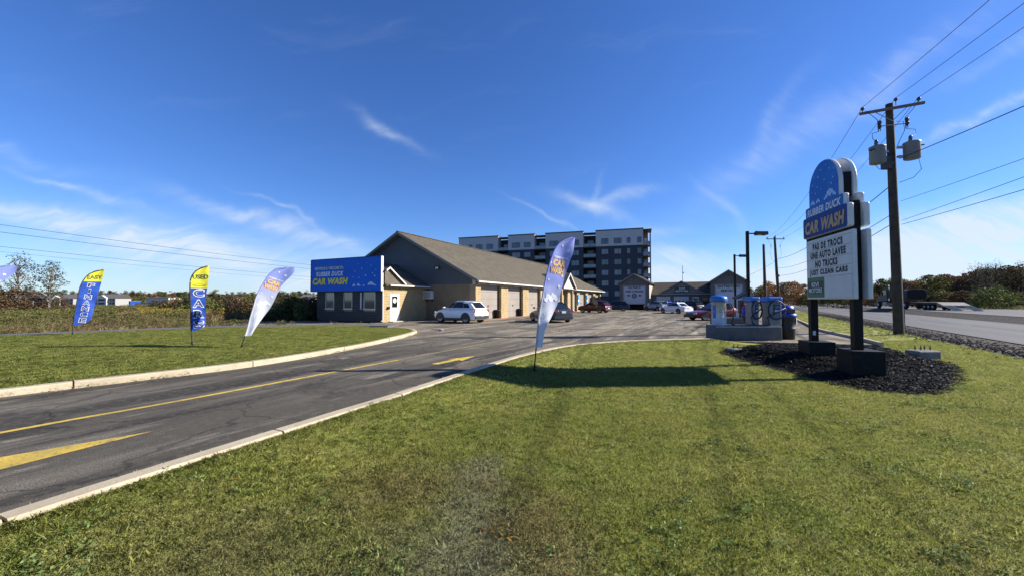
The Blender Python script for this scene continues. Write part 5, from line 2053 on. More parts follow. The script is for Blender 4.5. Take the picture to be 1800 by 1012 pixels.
def feather_flag(base, rz, pole, left, right, mats, texts, label, wave=(0.05, 0.0), group=None, prints=None, thick=0.0025, split=None):
    """pole: points (x, z); left and right: tables (z, x) of the cloth's two edges, metres from the foot, in the flag's own plane"""
    root = empty('feather_flag', base, rz)
    tag(root, label, 'flag', group)
    lt, rt = smooth_tab(left), smooth_tab(right)
    z0, z1 = lt[0][0], lt[-1][0]

    def cloth(x, z):
        a, b = interp(lt, z), interp(rt, z)
        u = min(max((x - a) / max(b - a, 0.03), 0), 1)
        return wave[0] * (math.sin(u * 3.6 + z * 2.3 + wave[1]) * 0.55 + 0.30 * math.sin(z * 6.1 + u * 5.0 + wave[1] * 2) + 0.10 * math.sin(z * 15 - u * 9 + wave[1])) * u ** 0.8 + .010 * math.sin(z * 21 + wave[1]) * math.exp(-u * 4)

    bands = [(z0, z1, mats[0])] if split is None else [(z0, split, mats[0]), (split, z1, mats[1])]
    for (za, zb, mat) in bands:
        nz, nx = max(6, int((zb - za) / 0.055)), 14
        mb = MB()
        V = []
        for i in range(nz + 1):
            z = za + (zb - za) * i / nz
            a, b = interp(lt, z), interp(rt, z)
            for k in range(nx + 1):
                x = a + (b - a) * k / nx
                V.append((x, cloth(x, z), z))
        F = [(i * (nx + 1) + k, i * (nx + 1) + k + 1, (i + 1) * (nx + 1) + k + 1, (i + 1) * (nx + 1) + k) for i in range(nz) for k in range(nx)]
        mb.add(V, F, 0, True)
        mb.build('cloth', mat, root)
    mb = MB()
    mb.tube([(x, 0.012, z) for x, z in pole], [0.017 - 0.010 * i / (len(pole) - 1) for i in range(len(pole))], 8)
    mb.build('pole', 'flag_edge', root)
    hem = MB()
    P = [(interp(lt, z0 + (z1 - z0) * i / 30) - 0.004, 0.0, z0 + (z1 - z0) * i / 30) for i in range(31)]
    hem.tube(P, 0.020, 6)
    hem.build('pole_sleeve', mats[-1] if split is None else 'flag_edge', root)
    mb = MB()
    mb.tube([(0, 0.012, -0.05), (pole[1][0] * 0.3, 0.012, pole[1][1] * 0.3)], 0.022, 8)
    mb.build('ground_spike', 'black_steel', root)

    def put(vs, fs, x0, z0_, off, ang=0.0):
        ca, sa = math.cos(ang), math.sin(ang)
        out = []
        for x, y in vs:
            X, Z = x0 + x * ca - y * sa, z0_ + x * sa + y * ca
            out.append((X, cloth(X, Z) - off, Z))
        return out, fs
    for (s, x, z, w, h, mat, off, bold, ang, sh) in texts:
        vs, fs = fit_text(s, w, h, bold, sh)
        vs, fs = put(vs, fs, x, z, off, ang)
        mb = MB()
        mb.add(vs, fs)
        mb.build('lettering', mat, root)
    if prints:
        for (mat, shapes) in prints:
            mb = MB()
            for i, (kind, x, z, a, b) in enumerate(shapes):
                if kind == 'disc':
                    pts = disc_pts(0, 0, 1, 14)
                    vs = [(p * a, q_ * b) for p, q_ in pts]
                else:
                    vs = [(-a / 2, -b / 2), (a / 2, -b / 2), (a / 2, b / 2), (-a / 2, b / 2)]
                vs, fs = put(vs, [tuple(range(len(vs)))], x, z, 0.006 + 0.0004 * i)
                mb.add(vs, fs)
            tag(mb.build('print', mat, root), kind='stuff')
    return root


def white_flag(base, rz, L, Rr, label, wave=(0.05, 0.0), slant=0.0):
    top = L[-1][0]
    pole = [(0, 0), (L[0][1], L[0][0])] + [(x, z) for z, x in L[1:]]

    def at(f, side=.5):
        a, b = interp(L, f * top), interp(Rr, f * top)
        return a + (b - a) * side

    def wd(f):
        return interp(Rr, f * top) - interp(L, f * top)
    texts = []
    for (t, f, wf, hf, tint, rim) in (('RUBBER DUCK', .838, .74, .016, 'flag_white', None), ('CAR', .795, .66, .050, 'flag_gold', 'flag_orange'), ('WASH', .738, .72, .046, 'flag_gold', 'flag_orange')):
        w, h = wd(f) * wf, hf * top
        if rim:
            texts.append((t, at(f, .50), f * top, w * 1.10, h * 1.25, rim, 0.005, 0.08, slant, 0.12))
        texts.append((t, at(f, .50), f * top, w, h, tint, 0.010, 0.045, slant, 0.12))
    rows = [('bar', at(f), f * top, wd(f) * k, 0.007 * top) for f, k in ((.42, .5), (.395, .6), (.37, .5), (.34, .35))]
    bub = [('disc', at(f, u), f * top, r * top, r * top) for f, u, r in ((.89, .75, .014), (.93, .35, .009), (.70, .85, .010), (.67, .15, .008), (.80, .06, .006), (.62, .8, .012),
                                                                       (.545, .3, .020), (.53, .5, .024), (.54, .7, .020), (.52, .2, .016), (.525, .82, .016), (.56, .55, .014))]
    return feather_flag(base, rz, pole, L, Rr, ['flag_violet'], texts, label, wave, 'violet and white car wash flags', [('bubble_pale', rows), ('flag_white', bub)])


def flag_z(x, y, f):
    return float(f(np.array([x]), np.array([y]))[0])


FA_L = [(0.58, 0.06), (0.93, 0.09), (1.27, 0.13), (1.6, 0.19), (1.87, 0.25), (2.21, 0.32), (2.56, 0.42), (2.83, 0.52), (3.04, 0.61), (3.23, 0.75), (3.34, 0.94), (3.38, 1.17)]
FA_R = [(0.58, 0.22), (0.93, 0.25), (1.19, 0.43), (1.39, 0.58), (1.6, 0.7), (1.87, 0.78), (2.22, 0.89), (2.58, 1.0), (2.86, 1.09), (3.08, 1.17), (3.27, 1.21), (3.38, 1.23)]
FC_L = [(0.40, 0.11), (0.62, 0.17), (0.98, 0.24), (1.35, 0.33), (1.73, 0.41), (2.11, 0.58), (2.49, 0.78), (2.66, 0.96), (2.73, 1.29)]
FC_R = [(0.40, 0.27), (0.62, 0.38), (0.98, 0.61), (1.35, 0.85), (1.73, 0.99), (2.12, 1.16), (2.51, 1.5), (2.66, 1.54), (2.73, 1.55)]
white_flag((0.55, 9.72, -0.05), R(27), FA_L, FA_R, 'violet and white car wash flag standing on the near lawn beside the driveway', (0.075, 0.3), -.12)
white_flag((-8.9, 12.94, 0.12), R(42), FC_L, FC_R, 'violet and white car wash flag bent over between the blue flag and office', (0.085, 1.5), -.35)
white_flag((-17.85, 12.2, 0.12), R(46), FC_L, FC_R, 'violet and white car wash flag mostly cut off at the left edge', (0.06, 0.2), -.35)


def blue_flag(base, rz, L, Rr, split, top, low, label, wave, slant):
    pole = [(0, 0), (L[0][1], L[0][0])] + [(x, z) for z, x in L[1:]]

    def mid(z):
        return (interp(L, z) + interp(Rr, z)) / 2
    zt = L[-1][0]
    zs = split + (zt - split) * (.50 if len(low) < 5 else .36)
    ws = (interp(Rr, zs) - interp(L, zs)) * .92
    texts = [(top, mid(zs) + .01, zs, ws, ws * .36, 'letter_green', 0.006, 0.03, 0.05, 0)]
    n = len(low)
    za, zb = split - 0.17, L[0][0] + .22
    for i, ch in enumerate(low):
        z = za + (zb - za) * i / (n - 1)
        h = (za - zb) / (n - 1) * 0.70
        w = min(h * 1.1 if ch != 'I' else h * 0.4, 0.30)
        texts.append((ch, mid(z) + .01, z, w * 1.18, h * 1.14, 'flag_white', 0.005, 0.06, -slant, 0))
        texts.append((ch, mid(z) + .01, z, w * 0.95, h * 0.92, 'flag_inner', 0.010, 0.01, -slant, 0))
    prints = []
    if n < 5:
        z = split + .10
        prints = [('letter_green', [('bar', mid(z) + .01, z - .02, .34, .010), ('bar', mid(z) + .01, z + .035, .17, .008), ('bar', mid(z) - .13, z + .01, .10, .008), ('bar', mid(z) + .15, z + .01, .10, .008)])]
    return feather_flag(base, rz, pole, L, Rr, ['flag_blue', 'flag_yellow'], texts, label, wave, 'blue and yellow dealer flags', prints, split=split)


M('letter_green', (0.03, 0.075, 0.03), 0.6)
M('flag_inner', (0.02, 0.045, 0.14), 0.6, transl=0.3)
blue_flag((-10.89, 13.43, 0.12), R(46), [(0.53, -0.04), (1.35, -0.07), (1.93, -0.1), (2.24, -0.1), (2.43, -0.05), (2.58, 0.04), (2.71, 0.2), (2.76, 0.36)],
          [(0.53, 0.05), (0.62, 0.35), (0.96, 0.36), (1.35, 0.33), (1.74, 0.34), (2.14, 0.38), (2.51, 0.4), (2.76, 0.4)], 1.99, 'USED', 'CARS', 'upright blue feather flag reading used cars under a yellow top', (0.05, 2.0), 0.0)
blue_flag((-19.6, 17.55, 0.12), R(48), [(0.45, 0.02), (0.78, 0.03), (1.28, 0.08), (1.78, 0.14), (2.19, 0.19), (2.5, 0.29), (2.76, 0.44), (2.92, 0.65), (2.98, 0.9)],
          [(0.45, 0.12), (0.55, 0.51), (0.76, 0.57), (1.27, 0.65), (1.79, 0.74), (2.47, 0.86), (2.77, 0.91), (2.98, 0.94)], 2.42, 'EASY', 'FINANCE', 'leaning blue feather flag reading easy finance by the field path', (0.05, 0.6), .15)


# ================================================================== VACUUM ISLANDS
def island(x, y, rz, w, d, h, label):
    r = empty('vacuum_island', (x, y, 0), rz)
    tag(r, label, 'concrete island', 'concrete vacuum islands')
    mb = MB()
    mb.box((0, 0, h / 2), (w, d, h))
    mb.build('concrete_base', 'concrete_grey', r, bevel=0.03)
    mb = MB()
    mb.box((0, -d / 2 - 0.004, h - 0.05), (w - 0.06, 0.012, 0.04))
    mb.build('edge_strip', 'grey_steel', r)


def hose_loop(mb, c, r0, r1, turns, rad, y, tail):
    pts = []
    n = int(28 * turns)
    for i in range(n + 1):
        w = -math.pi / 2 + 2 * math.pi * i / 28
        f = i / n
        pts.append((c[0] + r0 * math.cos(w), y - 0.012 - 0.05 * f, c[1] + r1 * math.sin(w) * (1 - 0.05 * f)))
    mb.tube(pts + tail, rad, 7)


def round_vacuum(x, y, z, label):
    r = empty('vacuum_station', (x, y, z))
    tag(r, label, 'car vacuum', 'stainless car vacuum stations')
    mb = MB()
    mb.lathe((0, 0, 0), [(0.30, 0), (0.30, 0.02), (0.285, 0.03), (0.285, 0.98), (0.30, 0.99), (0.30, 1.0)], 28)
    mb.build('canister', 'stainless', r)
    mb = MB()
    mb.lathe((0, 0, 1.0), [(0.335, 0), (0.345, 0.03), (0.345, 0.16), (0.32, 0.22), (0.22, 0.27), (0.05, 0.285)], 28)
    mb.build('dome_cap', 'pump_blue', r)
    mb = MB()
    for k in range(7):
        w = R(186 + k * 5)
        w2 = R(186 + (k + 1) * 5)
        mb.add([(0.291 * math.cos(w), 0.291 * math.sin(w), 0.30), (0.291 * math.cos(w2), 0.291 * math.sin(w2), 0.30), (0.291 * math.cos(w2), 0.291 * math.sin(w2), 0.86), (0.291 * math.cos(w), 0.291 * math.sin(w), 0.86)], [(0, 1, 2, 3)])
    mb.build('coin_panel', 'pump_blue', r)
    mb = MB()
    mb.tube([(0.25, -0.15, 0.9), (0.42, -0.2, 0.95), (0.52, -0.22, 0.7), (0.50, -0.22, 0.3), (0.42, -0.24, 0.05), (0.55, -0.22, 0.02)], 0.028, 8)
    mb.build('hose', 'black_plastic', r)
    mb = MB()
    mb.lathe((0, 0, 0.56), [(0.288, 0), (0.293, 0.01), (0.293, 0.03), (0.288, 0.04)], 28)
    mb.build('band', 'grey_steel', r)


def reel_vacuum(x, y, z, w, label, wide=True):
    r = empty('vacuum_station', (x, y, z))
    tag(r, label, 'car vacuum', 'stainless car vacuum stations')
    mb = MB()
    mb.box((0, 0, 0.50), (w, 0.5, 1.0))
    mb.build('cabinet', 'vacuum_grey', r, bevel=0.03)
    mb = MB()
    mb.box((0, 0, 1.11), (w + 0.09, 0.60, 0.22))
    mb.build('cap', 'pump_blue', r, bevel=0.06)
    mb = MB()
    mb.box((0.06, -0.262, 0.72), (w * 0.48, 0.03, 0.36))
    cp = mb.build('control_panel', 'frame_dark', r, bevel=0.008)
    mb = MB()
    mb.box((0.06, -0.282, 0.62), (w * 0.36, 0.012, 0.09))
    mb.build('notice', 'sign_white', cp)
    mb = MB()
    mb.box((0.06, -0.282, 0.78), (w * 0.3, 0.012, 0.10))
    mb.build('button_plate', 'pump_blue', cp)
    mb = MB()
    R1 = 0.36 if wide else 0.22
    hose_loop(mb, (0.02, 0.66), R1, 0.40, 2.3, 0.026, -0.29, [(-R1 - 0.02, -0.32, 0.35), (-R1 + 0.03, -0.34, 0.1), (-R1 + 0.12, -0.34, 0.03)])
    mb.build('hose', 'hose_navy', r)
    mb = MB()
    mb.tube([(-0.1, -0.25, 0.98), (-0.1, -0.34, 0.99), (0.14, -0.34, 0.99), (0.14, -0.25, 0.98)], 0.014, 6)
    mb.build('hose_hook', 'grey_steel', r)
    mb = MB()
    mb.box((0, 0, 1.245), (0.10, 0.05, 0.06))
    mb.build('lifting_tab', 'pump_blue', r)


M('hose_navy', (0.012, 0.018, 0.055), 0.5)


def drum_bin(x, y, z, s, label):
    r = empty('drum_bin', (x, y, z))
    r.scale = (s, s, s)
    tag(r, label, 'waste bin', 'black drum bins with blue lids')
    mb = MB()
    mb.lathe((0, 0, 0), [(0.27, 0), (0.285, 0.02), (0.30, 0.38), (0.315, 0.40), (0.315, 0.43), (0.30, 0.45), (0.325, 0.80), (0.345, 0.82), (0.345, 0.86), (0.31, 0.88)], 26)
    mb.build('drum', 'black_plastic', r)
    mb = MB()
    mb.lathe((0, 0, 0.86), [(0.355, 0), (0.365, 0.04), (0.35, 0.10), (0.33, 0.13)], 26)
    mb.build('lid_rim', 'bin_blue', r)
    mb = MB()
    mb.lathe((-0.03, 0, 0.99), [(0.30, 0), (0.30, 0.20), (0.27, 0.28), (0.18, 0.33), (0.03, 0.345)], 26)
    mb.build('dome_lid', 'bin_blue', r)
    mb = MB()
    for k in range(6):
        w, w2 = R(-52 + 8 * k), R(-52 + 8 * (k + 1))
        mb.add([(0.348 * math.cos(a), 0.348 * math.sin(a), z_) for a, z_ in ((w, .60), (w2, .60), (w2, .84), (w, .84))], [(0, 1, 2, 3)])
    mb.build('sticker', 'sign_white', r)
    mb = MB()
    mb.box((0.02, -0.30, 1.10), (0.26, 0.02, 0.14))
    mb.build('flap', 'frame_dark', r)


IR = R(-4)
island(10.05, 17.15, IR, 2.75, 0.95, 0.62, 'long grey concrete island carrying three vacuums at the lawn edge')
round_vacuum(9.02, 17.15, 0.62, 'round stainless vacuum with blue dome cap on the near island')
reel_vacuum(10.50, 17.2, 0.62, 0.30, 'narrow stainless vacuum with looped hose in the middle of the near island', False)
reel_vacuum(11.25, 17.05, 0.62, 0.54, 'wide stainless vacuum with navy hose reel at the near island end', True)
drum_bin(12.05, 17.3, 0.0, 1.12, 'black drum bin with blue dome lid and white sticker beside the island')
drum_bin(12.2, 20.2, 0.0, 1.05, 'black drum bin with blue lid half hidden behind the wide vacuum')
island(14.2, 25.2, IR, 2.6, 0.9, 0.60, 'grey concrete island behind the near one with red hose post')


def hose_post(x, y, z):
    r = empty('hose_post', (x, y, z))
    tag(r, 'red coiled hose and white bottle on a dark post behind the vacuums', 'hose post')
    mb = MB()
    mb.box((0, 0, 0.55), (0.3, 0.26, 1.1))
    mb.build('cabinet', 'truck_body', r, bevel=0.02)
    mb = MB()
    mb.prism([(-0.42, -0.35, 1.25), (0.30, -0.35, 1.62), (0.36, -0.35, 1.54), (-0.36, -0.35, 1.16)], (0, 0.7, 0))
    mb.build('hood', 'frame_dark', r, bevel=0.02)
    mb = MB()
    for k in range(3):
        hose_loop(mb, (0.06 + 0.03 * k, 0.55), 0.16, 0.30 - 0.04 * k, 1.0, 0.035, -0.18 - 0.06 * k, [(0.06, -0.25, 0.05)])
    mb.build('hose', 'red_plastic', r)
    mb = MB()
    mb.lathe((-0.32, -0.1, 0), [(0.08, 0), (0.08, 0.26), (0.03, 0.33), (0.03, 0.38)], 12)
    mb.build('bottle', 'sign_white', r)


hose_post(14.65, 25.1, 0.60)


# ================================================================== CARS
def car(loc, heading, paint, kind, label, length=4.5, width=1.84, height=1.66, group=None, clad=True, cat='car'):
    """heading: direction the nose points. x forward, y left, z up in the car's own frame"""
    h = Vector(heading).normalized()
    root = empty('parked_car', (loc[0], loc[1], loc[2] if len(loc) > 2 else 0.0), math.atan2(h.y, h.x))
    tag(root, label, cat, group)
    Lh, w = length / 2, width / 2
    r = 0.375 if kind == 'suv' else 0.33
    wb = length * 0.595 / 2
    gc = 0.24 if kind == 'suv' else 0.18
    belt = height * (0.665 if kind == 'suv' else 0.665)
    hood = height * (0.62 if kind == 'suv' else 0.565)
    if kind == 'suv':
        st = [(-1.0, .46, .62, .80), (-.985, .34, .86, .90), (-.93, gc, belt - .02, .965), (-.60, gc, belt + .01, 1.0), (-.05, gc, belt, 1.0), (.36, gc, hood + .05, 1.0), (.48, gc, hood, .99), (.82, gc, hood - .09, .955), (.95, .30, hood - .20, .87), (1.0, .42, hood - .34, .74)]
    else:
        st = [(-1.0, .42, .70, .78), (-.985, .30, belt - .10, .88), (-.90, gc, belt - .01, .95), (-.55, gc, belt + .01, 1.0), (-.05, gc, belt - .02, 1.0), (.36, gc, hood + .04, 1.0), (.46, gc, hood, .985), (.80, gc, hood - .10, .94), (.94, .26, hood - .22, .86), (1.0, .38, hood - .36, .70)]
    V, F = [], []
    for (fx, zb, zt, fw) in st:
        x, ww = fx * Lh, fw * w
        half = [(0.0, zb), (ww * .80, zb), (ww * .965, zb + .06), (ww, zb + (zt - zb) * .45), (ww * .985, zt - (zt - zb) * .2), (ww * .90, zt - .012), (ww * .55, zt + .022), (0.0, zt + .03)]
        ring = [(x, y, z) for y, z in half] + [(x, -y, z) for y, z in half[-2:0:-1]]
        V += ring
    n = 14
    for i in range(len(st) - 1):
        for k in range(n):
            F.append((i * n + k, (i + 1) * n + k, (i + 1) * n + (k + 1) % n, i * n + (k + 1) % n))
    F.append(tuple(range(n)))
    F.append(tuple(reversed(range((len(st) - 1) * n, len(st) * n))))
    mb = MB()
    mb.add(V, F, 0, True)
    body = mb.build('body', paint, root, subs=1)
    # cabin: lower and upper outlines
    if kind == 'suv':
        xf, xr, uf, ur, wtop, tum = .43, -.965, .03, -.70, .73, .93
    elif kind == 'fastback':
        xf, xr, uf, ur, wtop, tum = .40, -.93, .02, -.38, .70, .91
    else:
        xf, xr, uf, ur, wtop, tum = .36, -.74, .02, -.42, .70, .91
    zb, zt = belt - 0.03, height
    lo = [(xf * Lh, w * tum * .93), (.10 * Lh, w * tum), (-.5 * Lh, w * tum), (xr * Lh, w * tum * .86)]
    up = [(uf * Lh, w * wtop * .93), (-.15 * Lh, w * wtop), (-.42 * Lh, w * wtop), (ur * Lh, w * wtop * .9)]
    V = []
    for (x, y) in lo:
        V += [(x, y, zb), (x, -y, zb)]
    for i, (x, y) in enumerate(up):
        zz = zt - (0.07 if i == 3 else 0.05 if i == 0 else 0.0)
        V += [(x, y, zz), (x, -y, zz)]
    F = []
    for i in range(3):
        a = 2 * i
        F += [(a + 2, a, 8 + a, 8 + a + 2), (a + 1, a + 3, 8 + a + 3, 8 + a + 1), (8 + a, 8 + a + 1, 8 + a + 3, 8 + a + 2)]
    F += [(0, 1, 9, 8), (7, 6, 14, 15)]
    mb = MB()
    mb.add(V, F, 0, False)
    mb.build('cabin', paint, root, bevel=0.05)
    P = [Vector(v) for v in V]

    def quad(a, b, c, d, u0, u1, v0, v1, off):
        """part of the bilinear patch a b (bottom) d c (top)"""
        def at(u, v):
            return a.lerp(b, u).lerp(d.lerp(c, u), v)
        nrm = (b - a).cross(d - a).normalized()
        return [at(u, v) + nrm * off for u, v in ((u0, v0), (u1, v0), (u1, v1), (u0, v1))], nrm
    G = 'glass_dark'

    def pane(name, a, b, c, d, u0, u1, v0, v1):
        cen = sum(P[:16], Vector()) / 16
        vs, nrm = quad(P[a], P[b], P[c], P[d], u0, u1, v0, v1, 0)
        if nrm.dot(sum(vs, Vector()) / 4 - cen) < 0:
            nrm = -nrm
        m2 = MB()
        m2.prism([v + nrm * 0.004 for v in vs], nrm * 0.008)
        return m2.build(name, G, root)
    pane('windscreen', 0, 1, 9, 8, .07, .93, .10, .93)
    pane('rear_glass', 7, 6, 14, 15, .10, .90, .14 if kind == 'suv' else .08, .92)
    for sd in (0, 1):
        pane('front_window', 2 + sd, 0 + sd, 8 + sd, 10 + sd, .04, .86, .12, .90)
        pane('rear_window', 4 + sd, 2 + sd, 10 + sd, 12 + sd, .01, .98, .12, .90)
        pane('quarter_window', 6 + sd, 4 + sd, 12 + sd, 14 + sd, .42, .985, .13, .72)
    # wheels
    for sx in (1, -1):
        for sy in (1, -1):
            wh = empty('wheel', (sx * wb, sy * (w - 0.11), r), parent=root)
            t = MB()
            prof = [(r * .62, -.10), (r * .96, -.105), (r, -.08), (r, .08), (r * .96, .105), (r * .62, .10)]
            t.lathe((0, 0, 0), prof, 24)
            t.v = [(p[0], p[2], p[1]) for p in t.v]
            t.f = [f[::-1] for f in t.f]
            t.build('tyre', 'rubber', wh)
            t = MB()
            for k in range(10):
                a = 2 * math.pi * k / 10
                ca, sa = math.cos(a), math.sin(a)
                y = sy * .108
                for (r0, r1, hw) in ((.04, r * .64, .020),):
                    t.add([(ca * r0 - sa * hw, y, sa * r0 + ca * hw), (ca * r1 - sa * hw * 1.3, y, sa * r1 + ca * hw * 1.3), (ca * r1 + sa * hw * 1.3, y, sa * r1 - ca * hw * 1.3), (ca * r0 + sa * hw, y, sa * r0 - ca * hw)], [(0, 1, 2, 3)])
            N_ = 24
            for k in range(N_):
                a, b = 2 * math.pi * k / N_, 2 * math.pi * (k + 1) / N_
                y = sy * .110
                t.add([(math.cos(q_) * rr, y, math.sin(q_) * rr) for rr, q_ in ((r * .60, a), (r * .60, b), (r * .69, b), (r * .69, a))], [(0, 1, 2, 3)])
            t.add([(.05 * math.cos(2 * math.pi * k / 10), sy * .112, .05 * math.sin(2 * math.pi * k / 10)) for k in range(10)], [tuple(range(10))])
            t.build('rim', 'alloy', wh)
            a_ = MB()
            ar = r * 1.17
            pts = [(sx * wb + ar * math.cos(R(k)), 0, r * 0.96 + ar * math.sin(R(k))) for k in range(-8, 189, 14)]
            a_.prism([(p[0], sy * (w + 0.004), p[2]) for p in pts], (0, -sy * 0.30, 0))
            a_.build('wheel_arch', 'black_plastic', root)
    # sills, bumpers, lights, mirrors, plate, handles
    for sy in (1, -1):
        s = MB()
        s.box((0, sy * (w - 0.03), gc + .07), (2 * wb - 2 * r * 1.1, 0.07, .16))
        s.build('sill', 'black_plastic' if clad else paint, root)
        s = MB()
        s.box((xf * Lh - .12, sy * (w * .98 + .07), belt + .05), (.14, .20, .13))
        s.build('mirror', paint, root, bevel=.03)
        for hx in (.10, -.42):
            s = MB()
            s.box((hx * Lh, sy * (w * .992), belt - .15), (.17, .035, .03))
            s.build('handle', 'chrome' if clad else paint, root)
        s = MB()
        s.prism([(Lh * .955, sy * w * .58, hood - .21), (Lh * .90, sy * w * .875, hood - .17), (Lh * .90, sy * w * .875, hood - .27), (Lh * .965, sy * w * .60, hood - .30)], (.03, sy * .01, .01))
        s.build('headlight', 'headlight', root)
        s = MB()
        if kind == 'suv':
            s.box((-Lh * .968, sy * w * .84, belt - .16), (.07, .10, .22))
        else:
            s.box((-Lh * .972, sy * w * .68, belt - .16), (.10, .44, .11))
        s.build('taillight', 'taillight', root, bevel=.02)
    s = MB()
    s.box((-Lh * .985, 0, gc + .22), (.10, width * .84, .24))
    s.build('rear_bumper', 'black_plastic' if clad else paint, root, bevel=.03)
    s = MB()
    s.box((Lh * .97, 0, gc + .18), (.10, width * .78, .20))
    s.build('front_bumper', 'black_plastic', root, bevel=.03)
    s = MB()
    s.box((-Lh * 1.0 - .012, 0, belt - .22 if kind != 'suv' else .62), (.02, .34, .16))
    s.build('number_plate', 'plate', root)
    s = MB()
    s.box((Lh * .992, 0, hood - .34), (.04, width * .46, .15))
    s.build('grille', 'black_plastic', root)
    if kind == 'suv':
        for sy in (1, -1):
            s = MB()
            s.tube([(Lh * -.62, sy * w * .62, zt - .03), (Lh * -.58, sy * w * .64, zt + .03), (Lh * -.14, sy * w * .66, zt + .035), (Lh * -.08, sy * w * .65, zt - .01)], .013, 6)
            s.build('roof_rail', 'chrome', root)
        s = MB()
        s.prism([(Lh * ur - .20, -w * .58, zt - .06), (Lh * ur - .20, w * .58, zt - .06), (Lh * ur + .10, w * .62, zt - .04), (Lh * ur + .10, -w * .62, zt - .04)], (0, 0, -.03))
        s.build('spoiler', paint, root)
    return root


car((-3.95, 30.15), (-.82, .57), 'paint_white', 'suv', 'white crossover with black wheel arches parked against the shaded gable wall', 4.3, 1.84, 1.62)
car((3.0, 31.4), (-.36, .93), 'paint_graphite', 'fastback', 'dark grey fastback car pulling up to a bay behind the near flag', 4.7, 1.86, 1.56, clad=False)
car((11.3, 54.0), (-.72, .69), 'paint_maroon', 'suv', 'maroon car at the last bays of the car wash', 4.5, 1.84, 1.62)
car((16.0, 61.5), (-.98, .2), 'paint_navy', 'suv', 'dark navy car in shade beside the tall left garage bay', 4.5, 1.8, 1.6)
car((21.2, 51.0), (-.38, .93), 'paint_white', 'sedan', 'low white car standing on the lot before the service garage', 4.4, 1.80, 1.40, clad=False)
car((23.2, 63.2), (-.35, .93), 'paint_silver', 'suv', 'silver car directly right of the tall tire change door', 4.4, 1.8, 1.55)
car((25.0, 63.6), (-.36, .93), 'paint_blue', 'sedan', 'blue grey car between the silver car and the low white car', 4.4, 1.78, 1.45, clad=False)
car((27.9, 61.8), (-.36, .93), 'paint_black', 'suv', 'black car behind the low white car at the garage doors', 4.5, 1.82, 1.6)
car((31.2, 60.8), (-.80, .6), 'paint_blue', 'sedan', 'bright blue car near the garage entry door', 4.4, 1.78, 1.42, clad=False)
car((17.2, 33.6), (-.985, -.17), 'paint_wine', 'sedan', 'dark red sedan seen side on behind the round vacuum', 4.7, 1.82, 1.45, clad=False)


